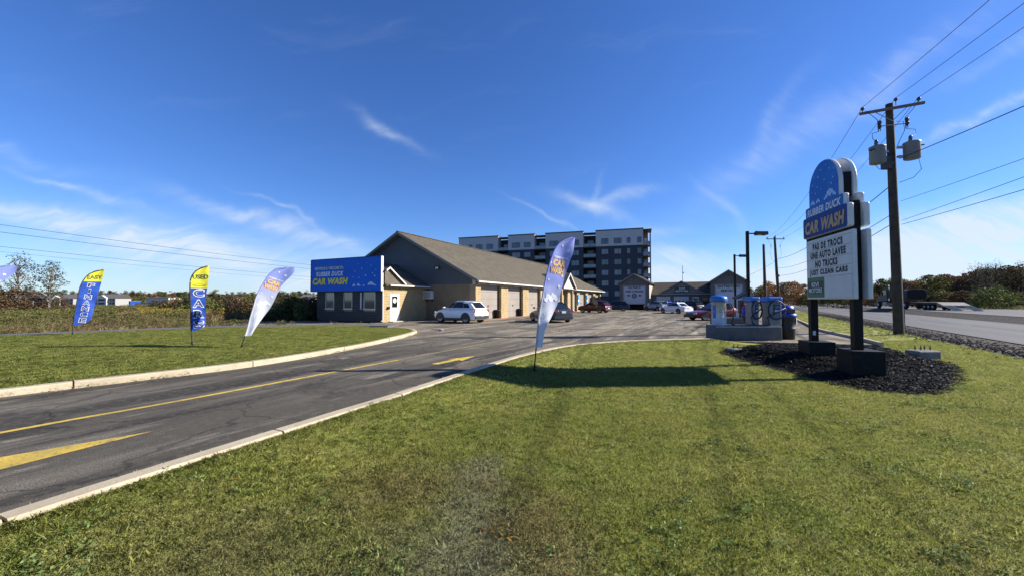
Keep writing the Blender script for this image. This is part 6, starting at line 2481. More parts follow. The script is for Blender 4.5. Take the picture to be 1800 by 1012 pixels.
# ================================================================== DUMP TRUCK AND TRAILER
def truck_and_trailer():
    Z = 0.43
    ax = Vector((0.37, 0.93, 0)).normalized()
    front, rear = Vector((61.4, 65.5, Z)), Vector((53.5, 46.2, Z))
    ax = (front - rear).normalized()
    r = empty('dump_truck', tuple(rear + ax * 10.4), math.atan2(ax.y, ax.x))
    tag(r, 'dark dump truck with rounded box standing across the road', 'truck')
    B = lambda mb, name, mat, par=r, **k: mb.build(name, mat, par, **k)
    mb = MB()
    mb.box((4.2, 0, 0.95), (8.6, 0.9, 0.3))
    B(mb, 'chassis', 'black_steel')
    mb = MB()
    mb.prism([(5.2, 1.15, 1.1), (7.2, 1.15, 1.1), (7.05, 1.15, 2.1), (6.6, 1.15, 2.95), (5.2, 1.15, 3.0)], (0, -2.3, 0))
    cb = B(mb, 'cab', 'truck_body', bevel=.06)
    for sy in (1, -1):
        mb = MB()
        mb.prism([(5.5, sy * 1.155, 2.05), (6.85, sy * 1.155, 2.05), (6.55, sy * 1.155, 2.75), (5.5, sy * 1.155, 2.8)], (0, sy * .015, 0))
        B(mb, 'side_window', 'glass_dark', cb)
        mb = MB()
        mb.box((7.15, sy * 1.35, 2.3), (.12, .2, .5))
        B(mb, 'mirror', 'black_steel', cb)
        mb = MB()
        mb.box((5.9, sy * 1.0, 0.75), (1.1, 0.5, 0.5))
        B(mb, 'fuel_tank', 'grey_steel', bevel=.08)
    mb = MB()
    mb.prism([(7.2, .95, 1.0), (9.2, .85, 1.0), (9.2, .85, 1.75), (7.1, .95, 2.05)], (0, -1.8, 0))
    B(mb, 'hood', 'truck_body', bevel=.1)
    mb = MB()
    mb.box((9.25, 0, 1.2), (.08, 1.2, .7))
    B(mb, 'grille', 'chrome')
    mb = MB()
    mb.box((9.3, 0, .62), (.25, 2.3, .3))
    B(mb, 'bumper', 'grey_steel', bevel=.03)
    # rounded dump box with its far end open
    mb = MB()
    se = lambda v: math.copysign(abs(v) ** .42, v)
    sec = [(1.12 * se(math.cos(R(a))), 2.06 + .74 * se(math.sin(R(a)))) for a in range(-80, 261, 20)]
    mb.prism([(-.2, y, z) for y, z in sec], (5.0, 0, 0))
    B(mb, 'dump_box', 'truck_body', bevel=.04)
    mb = MB()
    mb.box((4.5, 0, 3.25), (1.6, 2.4, .12))
    B(mb, 'cab_guard', 'truck_body')
    mb = MB()
    mb.prism([(-.21, y * .93, 2.06 + (z - 2.06) * .93) for y, z in sec], (-.04, 0, 0))
    B(mb, 'dark_opening', 'black_steel')  # black plate painting the dark inside of the open box end
    for k in range(5):
        for sy in (1, -1):
            mb = MB()
            mb.box((.3 + k * 1.05, sy * 1.21, 2.3), (.1, .08, 1.5))
            B(mb, 'side_rib', 'truck_body')
    for x in (8.2, 1.6, .35):
        for sy in (1, -1):
            w = empty('wheel', (x, sy * 1.0, .52), parent=r)
            t = MB()
            t.lathe((0, 0, 0), [(.28, -.16), (.50, -.17), (.52, -.12), (.52, .12), (.50, .17), (.28, .16)], 20)
            t.v = [(p[0], p[2], p[1]) for p in t.v]
            t.f = [f[::-1] for f in t.f]
            t.build('tyre', 'rubber', w)
            t = MB()
            t.lathe((0, 0, 0), [(.05, .10), (.12, .13), (.28, .15), (.28, .165)], 16)
            t.v = [(p[0], p[2] * sy, p[1]) for p in t.v]
            t.build('rim', 'alloy', w)
    mb = MB()
    mb.tube([(5.1, .95, 1.2), (5.1, .95, 3.6)], .08, 8)
    B(mb, 'exhaust_stack', 'chrome')

    t = empty('equipment_trailer', tuple(rear), math.atan2(ax.y, ax.x))
    tag(t, 'low equipment trailer with two wooden ramps lowered to the road', 'trailer')
    mb = MB()
    mb.box((6.0, 0, .85), (6.0, 2.5, .22))
    B(mb, 'deck_frame', 'black_steel', t)
    for k in range(10):
        mb = MB()
        mb.box((6.0, -1.125 + k * .25, .985), (5.9, .235, .05))
        B(mb, 'deck_plank', 'trailer_wood', t)
    mb = MB()
    mb.prism([(3.0, 1.25, .74), (3.0, 1.25, 1.0), (1.7, 1.25, .62), (1.7, 1.25, .42)], (0, -2.5, 0))
    B(mb, 'beaver_tail', 'trailer_wood', t)
    for sy in (1, -1):
        rp = MB()
        rp.prism([(1.75, sy * .45, .62), (1.75, sy * .45, .52), (-.35, sy * .45, .01), (-.35, sy * .45, .06)], (0, sy * .8, 0))
        rp = B(rp, 'ramp', 'trailer_wood', t)
        for k in range(8):
            f = k / 8 + .06
            m2 = MB()
            m2.box((1.75 - 2.1 * f, sy * .85, .645 - .56 * f), (.07, .78, .04))
            B(m2, 'cleat', 'grey_steel', rp)
    for x in (4.3, 5.2, 6.1):
        for sy in (1, -1):
            w = empty('wheel', (x, sy * .95, .38), parent=t)
            q = MB()
            q.lathe((0, 0, 0), [(.2, -.12), (.36, -.13), (.38, -.09), (.38, .09), (.36, .13), (.2, .12)], 18)
            q.v = [(p[0], p[2], p[1]) for p in q.v]
            q.f = [f[::-1] for f in q.f]
            q.build('tyre', 'rubber', w)
            q = MB()
            q.lathe((0, 0, 0), [(.04, .1), (.2, .12), (.2, .13)], 12)
            q.v = [(p[0], p[2] * sy, p[1]) for p in q.v]
            q.build('rim', 'alloy', w)
    mb = MB()
    mb.prism([(9.0, .5, .8), (10.3, .1, .75), (10.3, -.1, .75), (9.0, -.5, .8)], (0, 0, .16))
    B(mb, 'drawbar', 'black_steel', t)


truck_and_trailer()


# ================================================================== LAMP POSTS, POLES, WIRES
def lamp_post(x, y, hgt, label):
    r = empty('lamp_post', (x, y, 0))
    tag(r, label, 'lamp post', 'black lamp posts on the lot')
    mb = MB()
    mb.box((0, 0, hgt / 2), (.14, .14, hgt))
    mb.build('post', 'black_steel', r)
    mb = MB()
    mb.lathe((0, 0, 0), [(.28, 0), (.28, .55), (.26, .6), (.1, .6)], 16)
    mb.build('base', 'concrete_grey', r)
    mb = MB()
    mb.box((.32, 0, hgt - .14), (.50, .07, .07))
    mb.build('arm', 'black_steel', r)
    mb = MB()
    mb.box((.86, 0, hgt - .13), (.68, .40, .22))
    h = mb.build('lamp_head', 'frame_dark', r, bevel=.03)
    mb = MB()
    mb.box((.86, 0, hgt - .245), (.56, .30, .015))
    mb.build('lens', 'glass_blue', h)
    mb = MB()
    mb.box((.55, 0, hgt - .02), (.09, .10, .06))
    mb.build('photocell', 'frame_dark', h)


lamp_post(14.45, 24.0, 5.9, 'taller black lamp post rising from behind the narrow vacuum')
lamp_post(21.6, 38.0, 6.1, 'shorter looking black lamp post before the entretien service door')

r = empty('wooden_pole', (29.0, 45.0, 0))
tag(r, 'plain wooden pole without crossarm between lamp post and far utility pole', 'pole')
mb = MB()
mb.tube([(0, 0, -.3), (0, 0, 4), (-.05, 0, 8.0)], [.17, .15, .12], 12)
mb.build('shaft', 'wood_pole', r)
mb = MB()
mb.lathe((-.05, 0, 7.99), [(.125, 0), (.125, .05), (.05, .09)], 10)
mb.build('cap', 'black_steel', r)


def insulator(mb, x, y, z, s=1.0):
    mb.lathe((x, y, z), [(.02 * s, 0), (.03 * s, .05 * s), (.075 * s, .06 * s), (.05 * s, .10 * s), (.085 * s, .11 * s), (.06 * s, .17 * s), (.03 * s, .2 * s)], 10)


def utility_pole_near():
    X, Y = 19.75, 20.2
    r = empty('utility_pole', (X, Y, 0))
    tag(r, 'near wooden utility pole with crossarm and two grey transformers beside the road', 'utility pole', 'utility poles along the road')
    B = lambda mb, name, mat, par=r, **k: mb.build(name, mat, par, **k)
    mb = MB()
    mb.tube([(.10, 0, -.3), (.05, 0, 4), (.0, 0, 8), (-.05, 0, 11.9)], [.215, .20, .18, .155], 16)
    B(mb, 'shaft', 'wood_pole')
    ca = Vector((.927, -.374, .0)).normalized()          # crossarm direction
    top = Vector((-.18, -.24, 11.55))
    a, b = top - ca * 1.30 - UP * .06, top + ca * 1.30 + UP * .06
    mb = MB()
    d = (b - a).normalized()
    n = d.cross(UP).normalized()
    mb.obox(a - n * .05 - UP * .06, (b - a), n * .10, UP * .13)
    arm = B(mb, 'crossarm', 'wood_weathered')
    ends = []
    for p in (a + d * .12, Vector((.10, -.2, 11.80)), b - d * .22):
        mb = MB()
        mb.tube([p - UP * .05, p + UP * .16], .016, 6)
        insulator(mb, p.x, p.y, p.z + .12, 1.1)
        B(mb, 'insulator', 'insulator')
        ends.append(p + UP * .33)
    mb = MB()
    mb.tube([top - ca * .75 + UP * .0, Vector((-.08, -.16, 10.95))], .018, 6)
    B(mb, 'arm_brace', 'grey_steel')
    mb = MB()
    mb.tube([top + ca * .75 + UP * .1, Vector((-.06, -.16, 10.95))], .018, 6)
    B(mb, 'arm_brace', 'grey_steel')
    # cut-outs on a short bracket
    mb = MB()
    mb.tube([Vector((-.72, -.1, 10.68)), Vector((.40, -.35, 10.72))], .024, 6)
    B(mb, 'cutout_bracket', 'grey_steel')
    for (cx, cy, cz) in ((-.75, -.1, 10.68), (.42, -.36, 10.74)):
        mb = MB()
        mb.tube([(cx, cy, cz - .28), (cx - .02, cy, cz + .30)], .022, 6)
        insulator(mb, cx + .07, cy, cz - .15, 1.2)
        insulator(mb, cx + .07, cy, cz + .05, 1.2)
        mb.tube([(cx + .1, cy, cz - .25), (cx + .12, cy, cz + .33)], .018, 6)
        B(mb, 'cutout_fuse', 'insulator')
    for (tx, ty, tz, rr, hh) in ((-1.02, -.30, 8.66, .33, .82), (.52, -.52, 8.82, .33, .80)):
        t = empty('transformer', (tx, ty, tz), parent=r)
        mb = MB()
        mb.lathe((0, 0, 0), [(rr * .92, 0), (rr, .03), (rr, hh - .03), (rr * 1.04, hh), (rr * 1.04, hh + .05), (rr * .7, hh + .10), (.05, hh + .12)], 22)
        mb.build('tank', 'transformer_grey', t)
        mb = MB()
        mb.lathe((-.05, 0, hh + .10), [(.05, 0), (.10, .05), (.06, .10), (.10, .14), (.06, .19), (.09, .23), (.03, .32)], 10)
        mb.build('bushing', 'insulator', t)
        sg = -1 if tx > 0 else 1
        for hz in (.8, .2):
            mb = MB()
            mb.box((sg * (rr + .14), .1, hh * hz), (.30, .14, .10))
            mb.build('hanger', 'grey_steel', t)
        for k in (-1, 1):
            mb = MB()
            mb.tube([(-sg * rr * .9, -.1 + k * .08, hh * .82), (-sg * (rr + .12), -.1 + k * .08, hh * .84)], .035, 7)
            mb.build('terminal', 'insulator', t)
    mb = MB()
    mb.box((-.42, -.14, 8.75), (.34, .3, .62))
    B(mb, 'junction_box', 'truck_body')
    mb = MB()
    for pts in ([(-.75, -.1, 10.4), (-1.1, -.12, 10.3), (-1.15, -.2, 10.0), (-1.07, -.3, 9.8)], [(.44, -.36, 10.45), (.85, -.4, 10.4), (.8, -.5, 10.1), (.48, -.52, 9.95)],
                [(-.75, -.1, 10.98), (-1.0, -.1, 11.2), (-1.2, .1, 11.6)], [(.42, -.36, 11.05), (.7, -.45, 11.4), (.85, -.6, 11.8)], [(.1, -.2, 10.9), (.35, -.3, 10.85), (.42, -.3, 10.4), (.3, -.25, 10.1), (.1, -.2, 9.6)],
                [(-1.25, -.3, 8.75), (-1.0, -.35, 8.35), (-.5, -.28, 8.4), (-.1, -.2, 8.8)], [(.8, -.55, 8.95), (.95, -.55, 8.3), (.6, -.5, 7.9), (.1, -.25, 7.7)]):
        mb.tube([Vector(p) for p in pts], .014, 5)
    tag(B(mb, 'jumper_wire', 'cable'), kind='stuff')
    mb = MB()
    mb.box((.30, -.05, .55), (.08, .1, 1.5))
    B(mb, 'ground_cover', 'wood_weathered')
    return r, [Vector((X, Y, 0)) + e for e in ends]


pole_r, tops = utility_pole_near()


def utility_pole_far():
    X, Y = 43.0, 64.0
    r = empty('utility_pole', (X, Y, 0))
    tag(r, 'distant thin utility pole with crossarm above the roadside trees', 'utility pole', 'utility poles along the road')
    mb = MB()
    mb.tube([(.6, 0, -.3), (.25, 0, 6), (0, 0, 12.0)], [.24, .21, .16], 12)
    mb.build('shaft', 'wood_pole', r)
    mb = MB()
    mb.box((0, -.2, 11.6), (3.0, .1, .13))
    mb.build('crossarm', 'wood_weathered', r)
    for x in (-1.35, 0, 1.35):
        mb = MB()
        insulator(mb, x, -.2, 11.66 if x else 11.95, 1.2)
        mb.build('insulator', 'insulator', r)
    mb = MB()
    for x in (-.75, .75):
        mb.tube([(x, -.2, 10.7), (x, -.2, 10.2)], .04, 6)
        mb.tube([(x * 1.7, -.2, 11.6), (x * 1.05, -.2, 10.7)], .014, 5)
        mb.tube([(x, -.2, 10.2), (x * 1.25, -.2, 9.3), (x * .9, -.2, 8.3), (x * .3, -.2, 8.0)], .014, 5)
    mb.build('cutout_fuse', 'insulator', r)
    mb = MB()
    mb.box((.2, -.25, 5.6), (.4, .35, .35))
    mb.build('junction_box', 'truck_body', r)
    return [Vector((X + x, Y - .2, z)) for x, z in ((-1.35, 11.9), (0, 12.15), (1.35, 11.9))]


far_tops = utility_pole_far()


def wire(pts, rad, label, group, name='power_line'):
    mb = MB()
    mb.tube(pts, rad, 5, cap=False)
    return tag(mb.build(name, 'cable'), label, 'wire', group)


GW = 'overhead wires along the road'
for i, (d, w) in enumerate(((Vector((-.368, -1, 0)), 'left end of the crossarm'), (Vector((-.345, -1, 0)), 'middle top of the pole'), (Vector((-.336, -1, 0)), 'right end of the crossarm'))):
    a = tops[i]
    wire(wire_pts(a, a + d * 44 + UP * .3, .7), .011, 'thin wire rising out of frame from the %s' % w, GW)
    wire(wire_pts(a, far_tops[i], 1.2), .012, 'thin wire running to the far pole from the %s' % w, GW)
PX, PY = 19.75, 20.2
fx_, fy_ = 43.0, 64.0
for (z0, dx, zf, rad, sag, lab) in ((8.95, -.30, 9.0, .019, .9, 'thick cable leaving the right transformer'), (6.75, -.35, 7.0, .010, .45, 'single wire below the transformers'),
                                    (5.75, -.50, 5.9, .010, .4, 'upper wire of the lower pair on the near pole'), (5.55, -.43, 5.5, .012, .4, 'lower wire of the lower pair on the near pole')):
    a = Vector((PX + .2, PY - .2, z0))
    wire(wire_pts(a, a + Vector((dx, -1, 0)) * 44 + UP * (zf - z0), sag), rad, lab + ' towards the camera side', GW)
for (z0, z1, rad, sag, lab) in ((7.6, 8.4, .022, .9, 'uppermost cable sagging between the two poles behind the sign'), (6.1, 6.9, .016, .8, 'middle cable sagging between the two poles behind the sign'), (5.6, 5.7, .018, .8, 'lowest cable sagging between the two poles behind the sign')):
    wire(wire_pts((PX, PY + .2, z0), (fx_, fy_, z1), sag), rad, lab, GW)
wire(wire_pts((fx_, fy_, 8.0), (35.5, 66.0, 4.5), .5), .018, 'service wire from the far pole to the garage gable', GW)
mb = MB()
mb.tube([(0, 0, 0), (0, 0, 3.2)], .05, 8)
r = empty('roof_mast', (30.9, 71.0, 4.7))
tag(r, 'thin service mast standing on the low garage roof', 'mast')
mb.build('mast', 'grey_steel', r)
mb = MB()
mb.box((.1, 0, 1.9), (.25, .1, .2))
mb.build('weather_head', 'grey_steel', r)
GL = 'wires across the sky at left'
for (x0, y0, z0, x1, y1, z1, rad, lab) in ((-49.6, 38, 8.97, -43, 84, 9.15, .022, 'topmost wire crossing the sky above the flags'), (-49.6, 38, 8.25, -43, 84, 8.3, .022, 'second wire from top crossing above the flags'),
                                          (-49.6, 38, 6.85, -43, 84, 6.6, .018, 'third wire from top crossing above the flags'), (-49.6, 38, 6.35, -43, 84, 5.9, .012, 'lowest faint wire crossing above the flags')):
    a, b = Vector((x0, y0, z0)), Vector((x1, y1, z1))
    d = b - a
    wire([a - d * .6, a, a + d * .25 - UP * .12, a + d * .5 - UP * .16, a + d * .75 - UP * .1, b, b + d * .5], rad, lab, GL)


# ================================================================== PLANTS
def leaf_cloud(clusters, per, leaf, seed, mats, droop=0.0):
    """clusters: (centre, radius). small folded leaf faces spread through each cluster"""
    g = np.random.default_rng(seed)
    V, F, MI = [], [], []
    for ci, (c, r) in enumerate(clusters):
        d = g.normal(size=(per, 3))
        d /= np.linalg.norm(d, axis=1)[:, None] + 1e-9
        rad = r * g.uniform(.35, 1.0, per) ** .6
        p = np.asarray(c)[None] + d * rad[:, None] * np.array([1, 1, .8])
        for k in range(per):
            a = g.normal(size=3)
            a[2] = a[2] * .6 - droop
            a /= np.linalg.norm(a) + 1e-9
            b = np.cross(a, g.normal(size=3))
            b /= np.linalg.norm(b) + 1e-9
            s = leaf * g.uniform(.6, 1.35)
            o = len(V)
            V += [tuple(p[k] - a * s), tuple(p[k] + b * s * .5), tuple(p[k] + a * s), tuple(p[k] - b * s * .5)]
            F.append((o, o + 1, o + 2, o + 3))
            MI.append(0)
    me = bpy.data.meshes.new('crown')
    me.from_pydata(V, [], F)
    me.materials.append(MATS[mats])
    me.update()
    return me


def tree_proto(seed, H, W, leafmat, leaf=.22, n=26, per=60, base=.28, conic=False, bark='bark', limbs=7, lean=0.0):
    g = np.random.default_rng(seed)
    cl, br = [], MB()
    br.tube([(0, 0, -.2), (g.uniform(-.05, .05) * H * .3, 0, H * .3), (lean * .4 * H * .3, g.uniform(-.02, .02) * H, H * .55), (lean * H * .3, 0, H * .88)], [H * .022, H * .017, H * .011, H * .003], 8)
    for i in range(n):
        f = (i + .5) / n
        z = H * (base + (1 - base) * f)
        if conic:
            rr = W / 2 * (1.02 - f) * g.uniform(.5, 1.0)
        else:
            rr = W / 2 * math.sin(math.pi * min(.98, .18 + f * .80)) ** .7 * g.uniform(.25, 1.0)
        a = i * 2.4 + g.uniform(-.4, .4)
        c = (rr * math.cos(a) + lean * H * .3 * f, rr * math.sin(a), z + g.uniform(-.05, .05) * H)
        cl.append((c, W * g.uniform(.11, .2) * (.8 if conic else 1)))
        if i % max(1, n // limbs) == 0:
            z0 = max(H * .15, z - H * .16)
            br.tube([(lean * .3 * z0 * .6, 0, z0), (c[0] * .5, c[1] * .5, (z0 + z) / 2 + .02 * H), c], [H * .008, H * .006, H * .002], 6)
    return leaf_cloud(cl, per, leaf, seed, leafmat), br.mesh('trunk', [bark])


PROTO = {}


def tree(x, y, z, key, H, W, leafmat, label, cat, group, s=1.0, rz=None, name='tree', **kw):
    k = (key, leafmat)
    if k not in PROTO:
        PROTO[k] = tree_proto(hash(key) % 1000 if not isinstance(key, int) else key, H, W, leafmat, **kw)
    cm, tm = PROTO[k]
    o = empty(name, (x, y, z), random.uniform(0, 6.28) if rz is None else rz)
    o.scale = (s * random.uniform(.92, 1.1), s * random.uniform(.92, 1.1), s)
    tag(o, label, cat, group)
    link(bpy.data.objects.new('trunk', tm), o)
    link(bpy.data.objects.new('crown', cm), o)
    return o


def at_px(u, Y):
    return u * Y


LBL = {'leaf_olive': 'olive green broad tree in the autumn wood beyond the road', 'leaf_green': 'green leafy tree in the autumn wood beyond the road', 'leaf_orange': 'orange autumn tree in the wood beyond the road',
       'leaf_red': 'dull red autumn tree in the wood beyond the road', 'leaf_brown': 'brown half bare tree in the wood beyond the road', 'leaf_dark': 'dark evergreen tree in the wood beyond the road'}
GT = {'leaf_olive': 'olive trees beyond the road', 'leaf_green': 'green trees beyond the road', 'leaf_orange': 'orange trees beyond the road', 'leaf_red': 'red trees beyond the road', 'leaf_brown': 'brown trees beyond the road', 'leaf_dark': 'evergreens beyond the road'}
# right of the pylon sign: a wood edge running along the far side of the road
tr = random.Random(21)
spec = []
for i in range(46):
    f = i / 45
    px = 1535 + 285 * f + tr.uniform(-6, 6)
    Y = 104 - 34 * f + tr.uniform(-5, 14)
    ht = (527 - (497 - 26 * f ** 1.2 + tr.uniform(-7, 9))) / 690 * Y + 1.3
    if f < .42:
        lm = tr.choice(['leaf_olive', 'leaf_green', 'leaf_olive', 'leaf_orange', 'leaf_red', 'leaf_brown'])
    else:
        lm = tr.choice(['leaf_brown', 'leaf_brown', 'leaf_olive', 'leaf_red', 'leaf_dark', 'leaf_brown'])
    spec.append((px, Y, ht, lm))
for i in range(30):
    f = i / 29
    px = 1296 + 240 * f + tr.uniform(-4, 4)
    Y = 150 - 25 * f + tr.uniform(-10, 18)
    ht = (527 - (507 - 12 * math.sin(f * 2.6) + tr.uniform(-5, 7))) / 690 * Y + 1.3
    lm = tr.choice(['leaf_olive', 'leaf_olive', 'leaf_green', 'leaf_orange', 'leaf_brown']) if f < .3 else tr.choice(['leaf_orange', 'leaf_brown', 'leaf_red', 'leaf_orange', 'leaf_olive', 'leaf_dark'])
    spec.append((px, Y, ht, lm))
def region(px):
    for lim, w in ((1345, 'just right of the service garage'), (1400, 'around the far utility pole'), (1440, 'at the rear edge of the pylon sign'), (1545, 'behind the pylon sign'), (1600, 'behind the near utility pole'), (1650, 'behind the dump truck'), (1700, 'behind the trailer ramps'), (1750, 'right of the trailer ramps')):
        if px < lim:
            return w
    return 'at the right edge of the view'


KIND = {'leaf_olive': 'olive green broad tree', 'leaf_green': 'green leafy tree', 'leaf_orange': 'orange autumn tree', 'leaf_red': 'dull red autumn tree', 'leaf_brown': 'brown half bare tree', 'leaf_dark': 'dark evergreen tree'}
for (px, Y, ht, lm) in spec:
    con = lm == 'leaf_dark'
    k = tr.choice([11, 12, 13]) + (50 if con else 0)
    lab = KIND[lm] + ' in the wood ' + region(px)
    tree((px - 900) / 690 * Y, Y, .3, k, 7.0, 3.2 if con else 6.4, lm, lab, 'tree', GT[lm] + ', ' + region(px), s=ht / 7.0, conic=con, leaf=.20, n=30, per=70, base=.06)
tree(48.0, 88.0, .3, 14, 5.5, 5.5, 'leaf_gold', 'bright golden tree right of the far utility pole', 'tree', None, s=.92, leaf=.2, n=26, per=70, base=.05)
for i, (px, Y) in enumerate(((1718, 66), (1735, 68), (1752, 67), (1795, 70))):
    tree((px - 900) / 690 * Y, Y, .3, 70 + i % 2, 8.5, 4.5, 'leaf_grey', 'thin half bare tree standing above the brown wood edge', 'tree', 'half bare trees', s=.86 + .03 * i, leaf=.085, n=46, per=26, base=.30, limbs=22)
# bushes before the wood edge and a low verge
for i in range(16):
    f = i / 15
    px = 1400 + 420 * f + tr.uniform(-10, 10)
    Y = 92 - 34 * f + tr.uniform(-2, 3)
    lm = tr.choice(['leaf_dark', 'leaf_brown', 'leaf_olive'])
    tree((px - 900) / 690 * Y, Y, .4, 81 + i % 2, 2.2, 3.6, lm, {'leaf_dark': 'dark', 'leaf_brown': 'brown', 'leaf_olive': 'olive'}[lm] + ' low bush on the verge ' + region(px), 'bush',
         {'leaf_dark': 'dark', 'leaf_brown': 'brown', 'leaf_olive': 'olive'}[lm] + ' bushes ' + region(px), s=tr.uniform(.8, 1.3), name='bush', leaf=.13, n=22, per=60, base=.05)
tree((1745 - 900) / 690 * 57, 57, .4, 83, 2.4, 5.2, 'leaf_green', 'broad rounded green bush behind the trailer ramps', 'bush', None, s=1.15, name='bush', leaf=.12, n=30, per=70, base=.05)

# the two young birches and the thicket at the left edge
tree(-43.0, 34.0, -.1, 91, 5.6, 3.0, 'leaf_grey', 'wind bent young birch at the far left of the field', 'tree', None, s=.98, rz=0.2, leaf=.075, n=30, per=62, base=.36, bark='birch_bark', limbs=20, lean=.16)
tree(-39.4, 33.4, -.1, 92, 5.0, 2.6, 'leaf_grey', 'pale stemmed young birch next to the leaning blue flag', 'tree', None, s=.96, rz=0.1, leaf=.07, n=26, per=62, base=.42, bark='birch_bark', limbs=18, lean=.14)
TH = [(-1.33, 33, 2.9), (-1.27, 32, 2.5), (-1.36, 30, 2.7), (-1.21, 33, 2.0), (-1.15, 36, 1.9)]
for i, (u, Y, h) in enumerate(TH):
    tree(u * Y, Y, -.1, 95 + i % 2, 2.4, 3.0, 'leaf_brown', 'tall brown green shrub in the thicket at the far left', 'shrub', 'thicket shrubs at left', s=h / 2.4, name='shrub', leaf=.085, n=26, per=75, base=.05)
g = random.Random(5)
for i in range(62):
    f = i / 61
    px = 60 + 520 * f ** .8 + g.uniform(-12, 12)
    Y = g.uniform(31, 44) if px < 470 else g.uniform(33, 42)
    h = (527 - (541 - 12 * min(1, max(0, (px - 200) / 180)) + g.uniform(-4, 6))) / 690 * Y + 1.65
    lm = g.choice(['leaf_olive', 'weed_green', 'leaf_brown', 'leaf_dark']) if px > 250 else g.choice(['weed_brown', 'leaf_brown', 'leaf_olive'])
    reg = 'left of the leaning blue flag' if px < 125 else 'behind the leaning blue flag' if px < 190 else 'between the two blue flags' if px < 330 else 'right of the used cars flag' if px < 420 else 'behind the bent violet flag' if px < 520 else 'next to the office corner'
    kd = {'leaf_olive': 'olive', 'weed_green': 'fresh green', 'leaf_brown': 'brown', 'leaf_dark': 'dark green', 'weed_brown': 'dry brown'}[lm]
    tree((px - 900) / 690 * Y, Y, -.15, 101 + i % 3, 1.5, 2.6, lm, kd + ' field shrub ' + reg, 'shrub', kd + ' field shrubs ' + reg, s=max(.55, h / 1.5) * (1.25 if px > 260 else 1.05), name='shrub', leaf=.07, n=22, per=70, base=.03)


# ------------------------------------------------ weeds of the field, one mass
def blade_tuft(n, h0, h1, spread, width, mat, seed, lean=.35, segs=1, up=False):
    g = np.random.default_rng(seed)
    mb = MB()
    for _ in range(n):
        a, r = g.uniform(0, 2 * np.pi), spread * g.uniform(0, 1) ** .6
        x, y = r * math.cos(a), r * math.sin(a)
        h = g.uniform(h0, h1)
        d = g.uniform(0, 2 * np.pi)
        l = h * lean * g.uniform(.2, 1.3)
        w = width * g.uniform(.7, 1.3)
        t = g.uniform(0, np.pi)
        wx, wy = w * math.cos(t), w * math.sin(t)
        dx, dy = l * math.cos(d), l * math.sin(d)
        if segs == 1:
            mb.add([(x - wx, y - wy, 0), (x + wx, y + wy, 0), (x + dx * .45 + wx * .7, y + dy * .45 + wy * .7, h * .62), (x + dx * .45 - wx * .7, y + dy * .45 - wy * .7, h * .62), (x + dx, y + dy, h)], [(0, 1, 2, 3), (3, 2, 4)], 0)
        else:
            mb.add([(x - wx, y - wy, 0), (x + wx, y + wy, 0), (x + dx, y + dy, h)], [(0, 1, 2)], 0)
    me = mb.mesh('tuft', [mat])
    if up:
        for p in me.polygons:
            p.use_smooth = True
        nn = []
        for v in me.vertices:
            q = Vector((g.normal() * .45, g.normal() * .45, 1.0)).normalized()
            nn.append(q)
        me.normals_split_custom_set_from_vertices(nn)
    return me


def weed_mesh(seed, leafmat, h, w):
    g = np.random.default_rng(seed)
    cl = [((g.uniform(-w, w) * .5, g.uniform(-w, w) * .5, h * g.uniform(.25, .95)), .16) for _ in range(9)]
    return leaf_cloud(cl, 26, .045, seed, leafmat)


def field_weeds():
    N = 15000
    pl = [Vector(p) for p in ((-7.0, 26.3), (-12.5, 26.1), (-18.6, 23.9), (-24.0, 18.8), (-32, 9), (-60, 9), (-95, 60), (-60, 75), (-20, 75), (-17.6, 34.5), (-22.5, 31.5), (-22.2, 25.2))]
    x = rng.uniform(-95, -7, N * 6)
    y = rng.uniform(9, 75, N * 6)
    d = seg_dist(x, y, [Vector(p) for p in ((-7, 26.3), (-12.5, 26.1), (-18.6, 23.9), (-24, 18.8), (-32, 9))])
    # thinner with distance, and only where the camera's side can see it
    dist = np.hypot(x, y)
    keep = inside(x, y, pl) & (rng.uniform(0, 1, x.size) < np.clip(1.25 - dist / 75, .12, 1)) & (x > -1.55 * y)
    x, y, d = x[keep][:N], y[keep][:N], d[keep][:N]
    size = (.42 + .42 * np.clip(d / 7, 0, 1)) * rng.uniform(.7, 1.3, x.size)
    pts = np.stack([x, y, far_h(x, y) + .0], 1)
    protos = [blade_tuft(34, .6, 1.15, .36, .014, 'weed_tan', 1), blade_tuft(40, .5, .95, .4, .012, 'weed_tan', 14), blade_tuft(34, .5, 1.0, .36, .016, 'weed_brown', 2), weed_mesh(3, 'weed_brown', 1.15, .9), weed_mesh(4, 'weed_green', 1.1, .9), weed_mesh(6, 'leaf_olive', 1.2, 1.0), weed_mesh(8, 'leaf_brown', 1.0, 1.0)]
    scatter('field_weeds', pts, rng.uniform(0, 6.28, x.size), size, protos)
    # goldenrod drifts
    M_ = 260
    gx = np.concatenate([rng.normal(-30.5, 2.2, M_), rng.normal(-26, 1.2, 70)])
    gy = np.concatenate([rng.normal(37, 1.0, M_), rng.normal(31, .8, 70)])
    scatter('goldenrod', np.stack([gx, gy, np.full(gx.size, .35)], 1), rng.uniform(0, 6.28, gx.size), rng.uniform(.6, .9, gx.size), [weed_mesh(11, 'weed_yellow', .8, .7)])
    # verge weeds beyond the road
    n2 = 1500
    s = rng.uniform(5, 110, n2)
    lat = rng.uniform(21.5, 33, n2)
    vx, vy = R0.x + RS.x * s + RN.x * lat, R0.y + RS.y * s + RN.y * lat
    scatter('verge_weeds', np.stack([vx, vy, np.full(n2, .42)], 1), rng.uniform(0, 6.28, n2), rng.uniform(.35, .7, n2), [blade_tuft(30, .5, 1.0, .4, .02, 'weed_tan', 21), weed_mesh(22, 'weed_green', .8, .9)])


field_weeds()


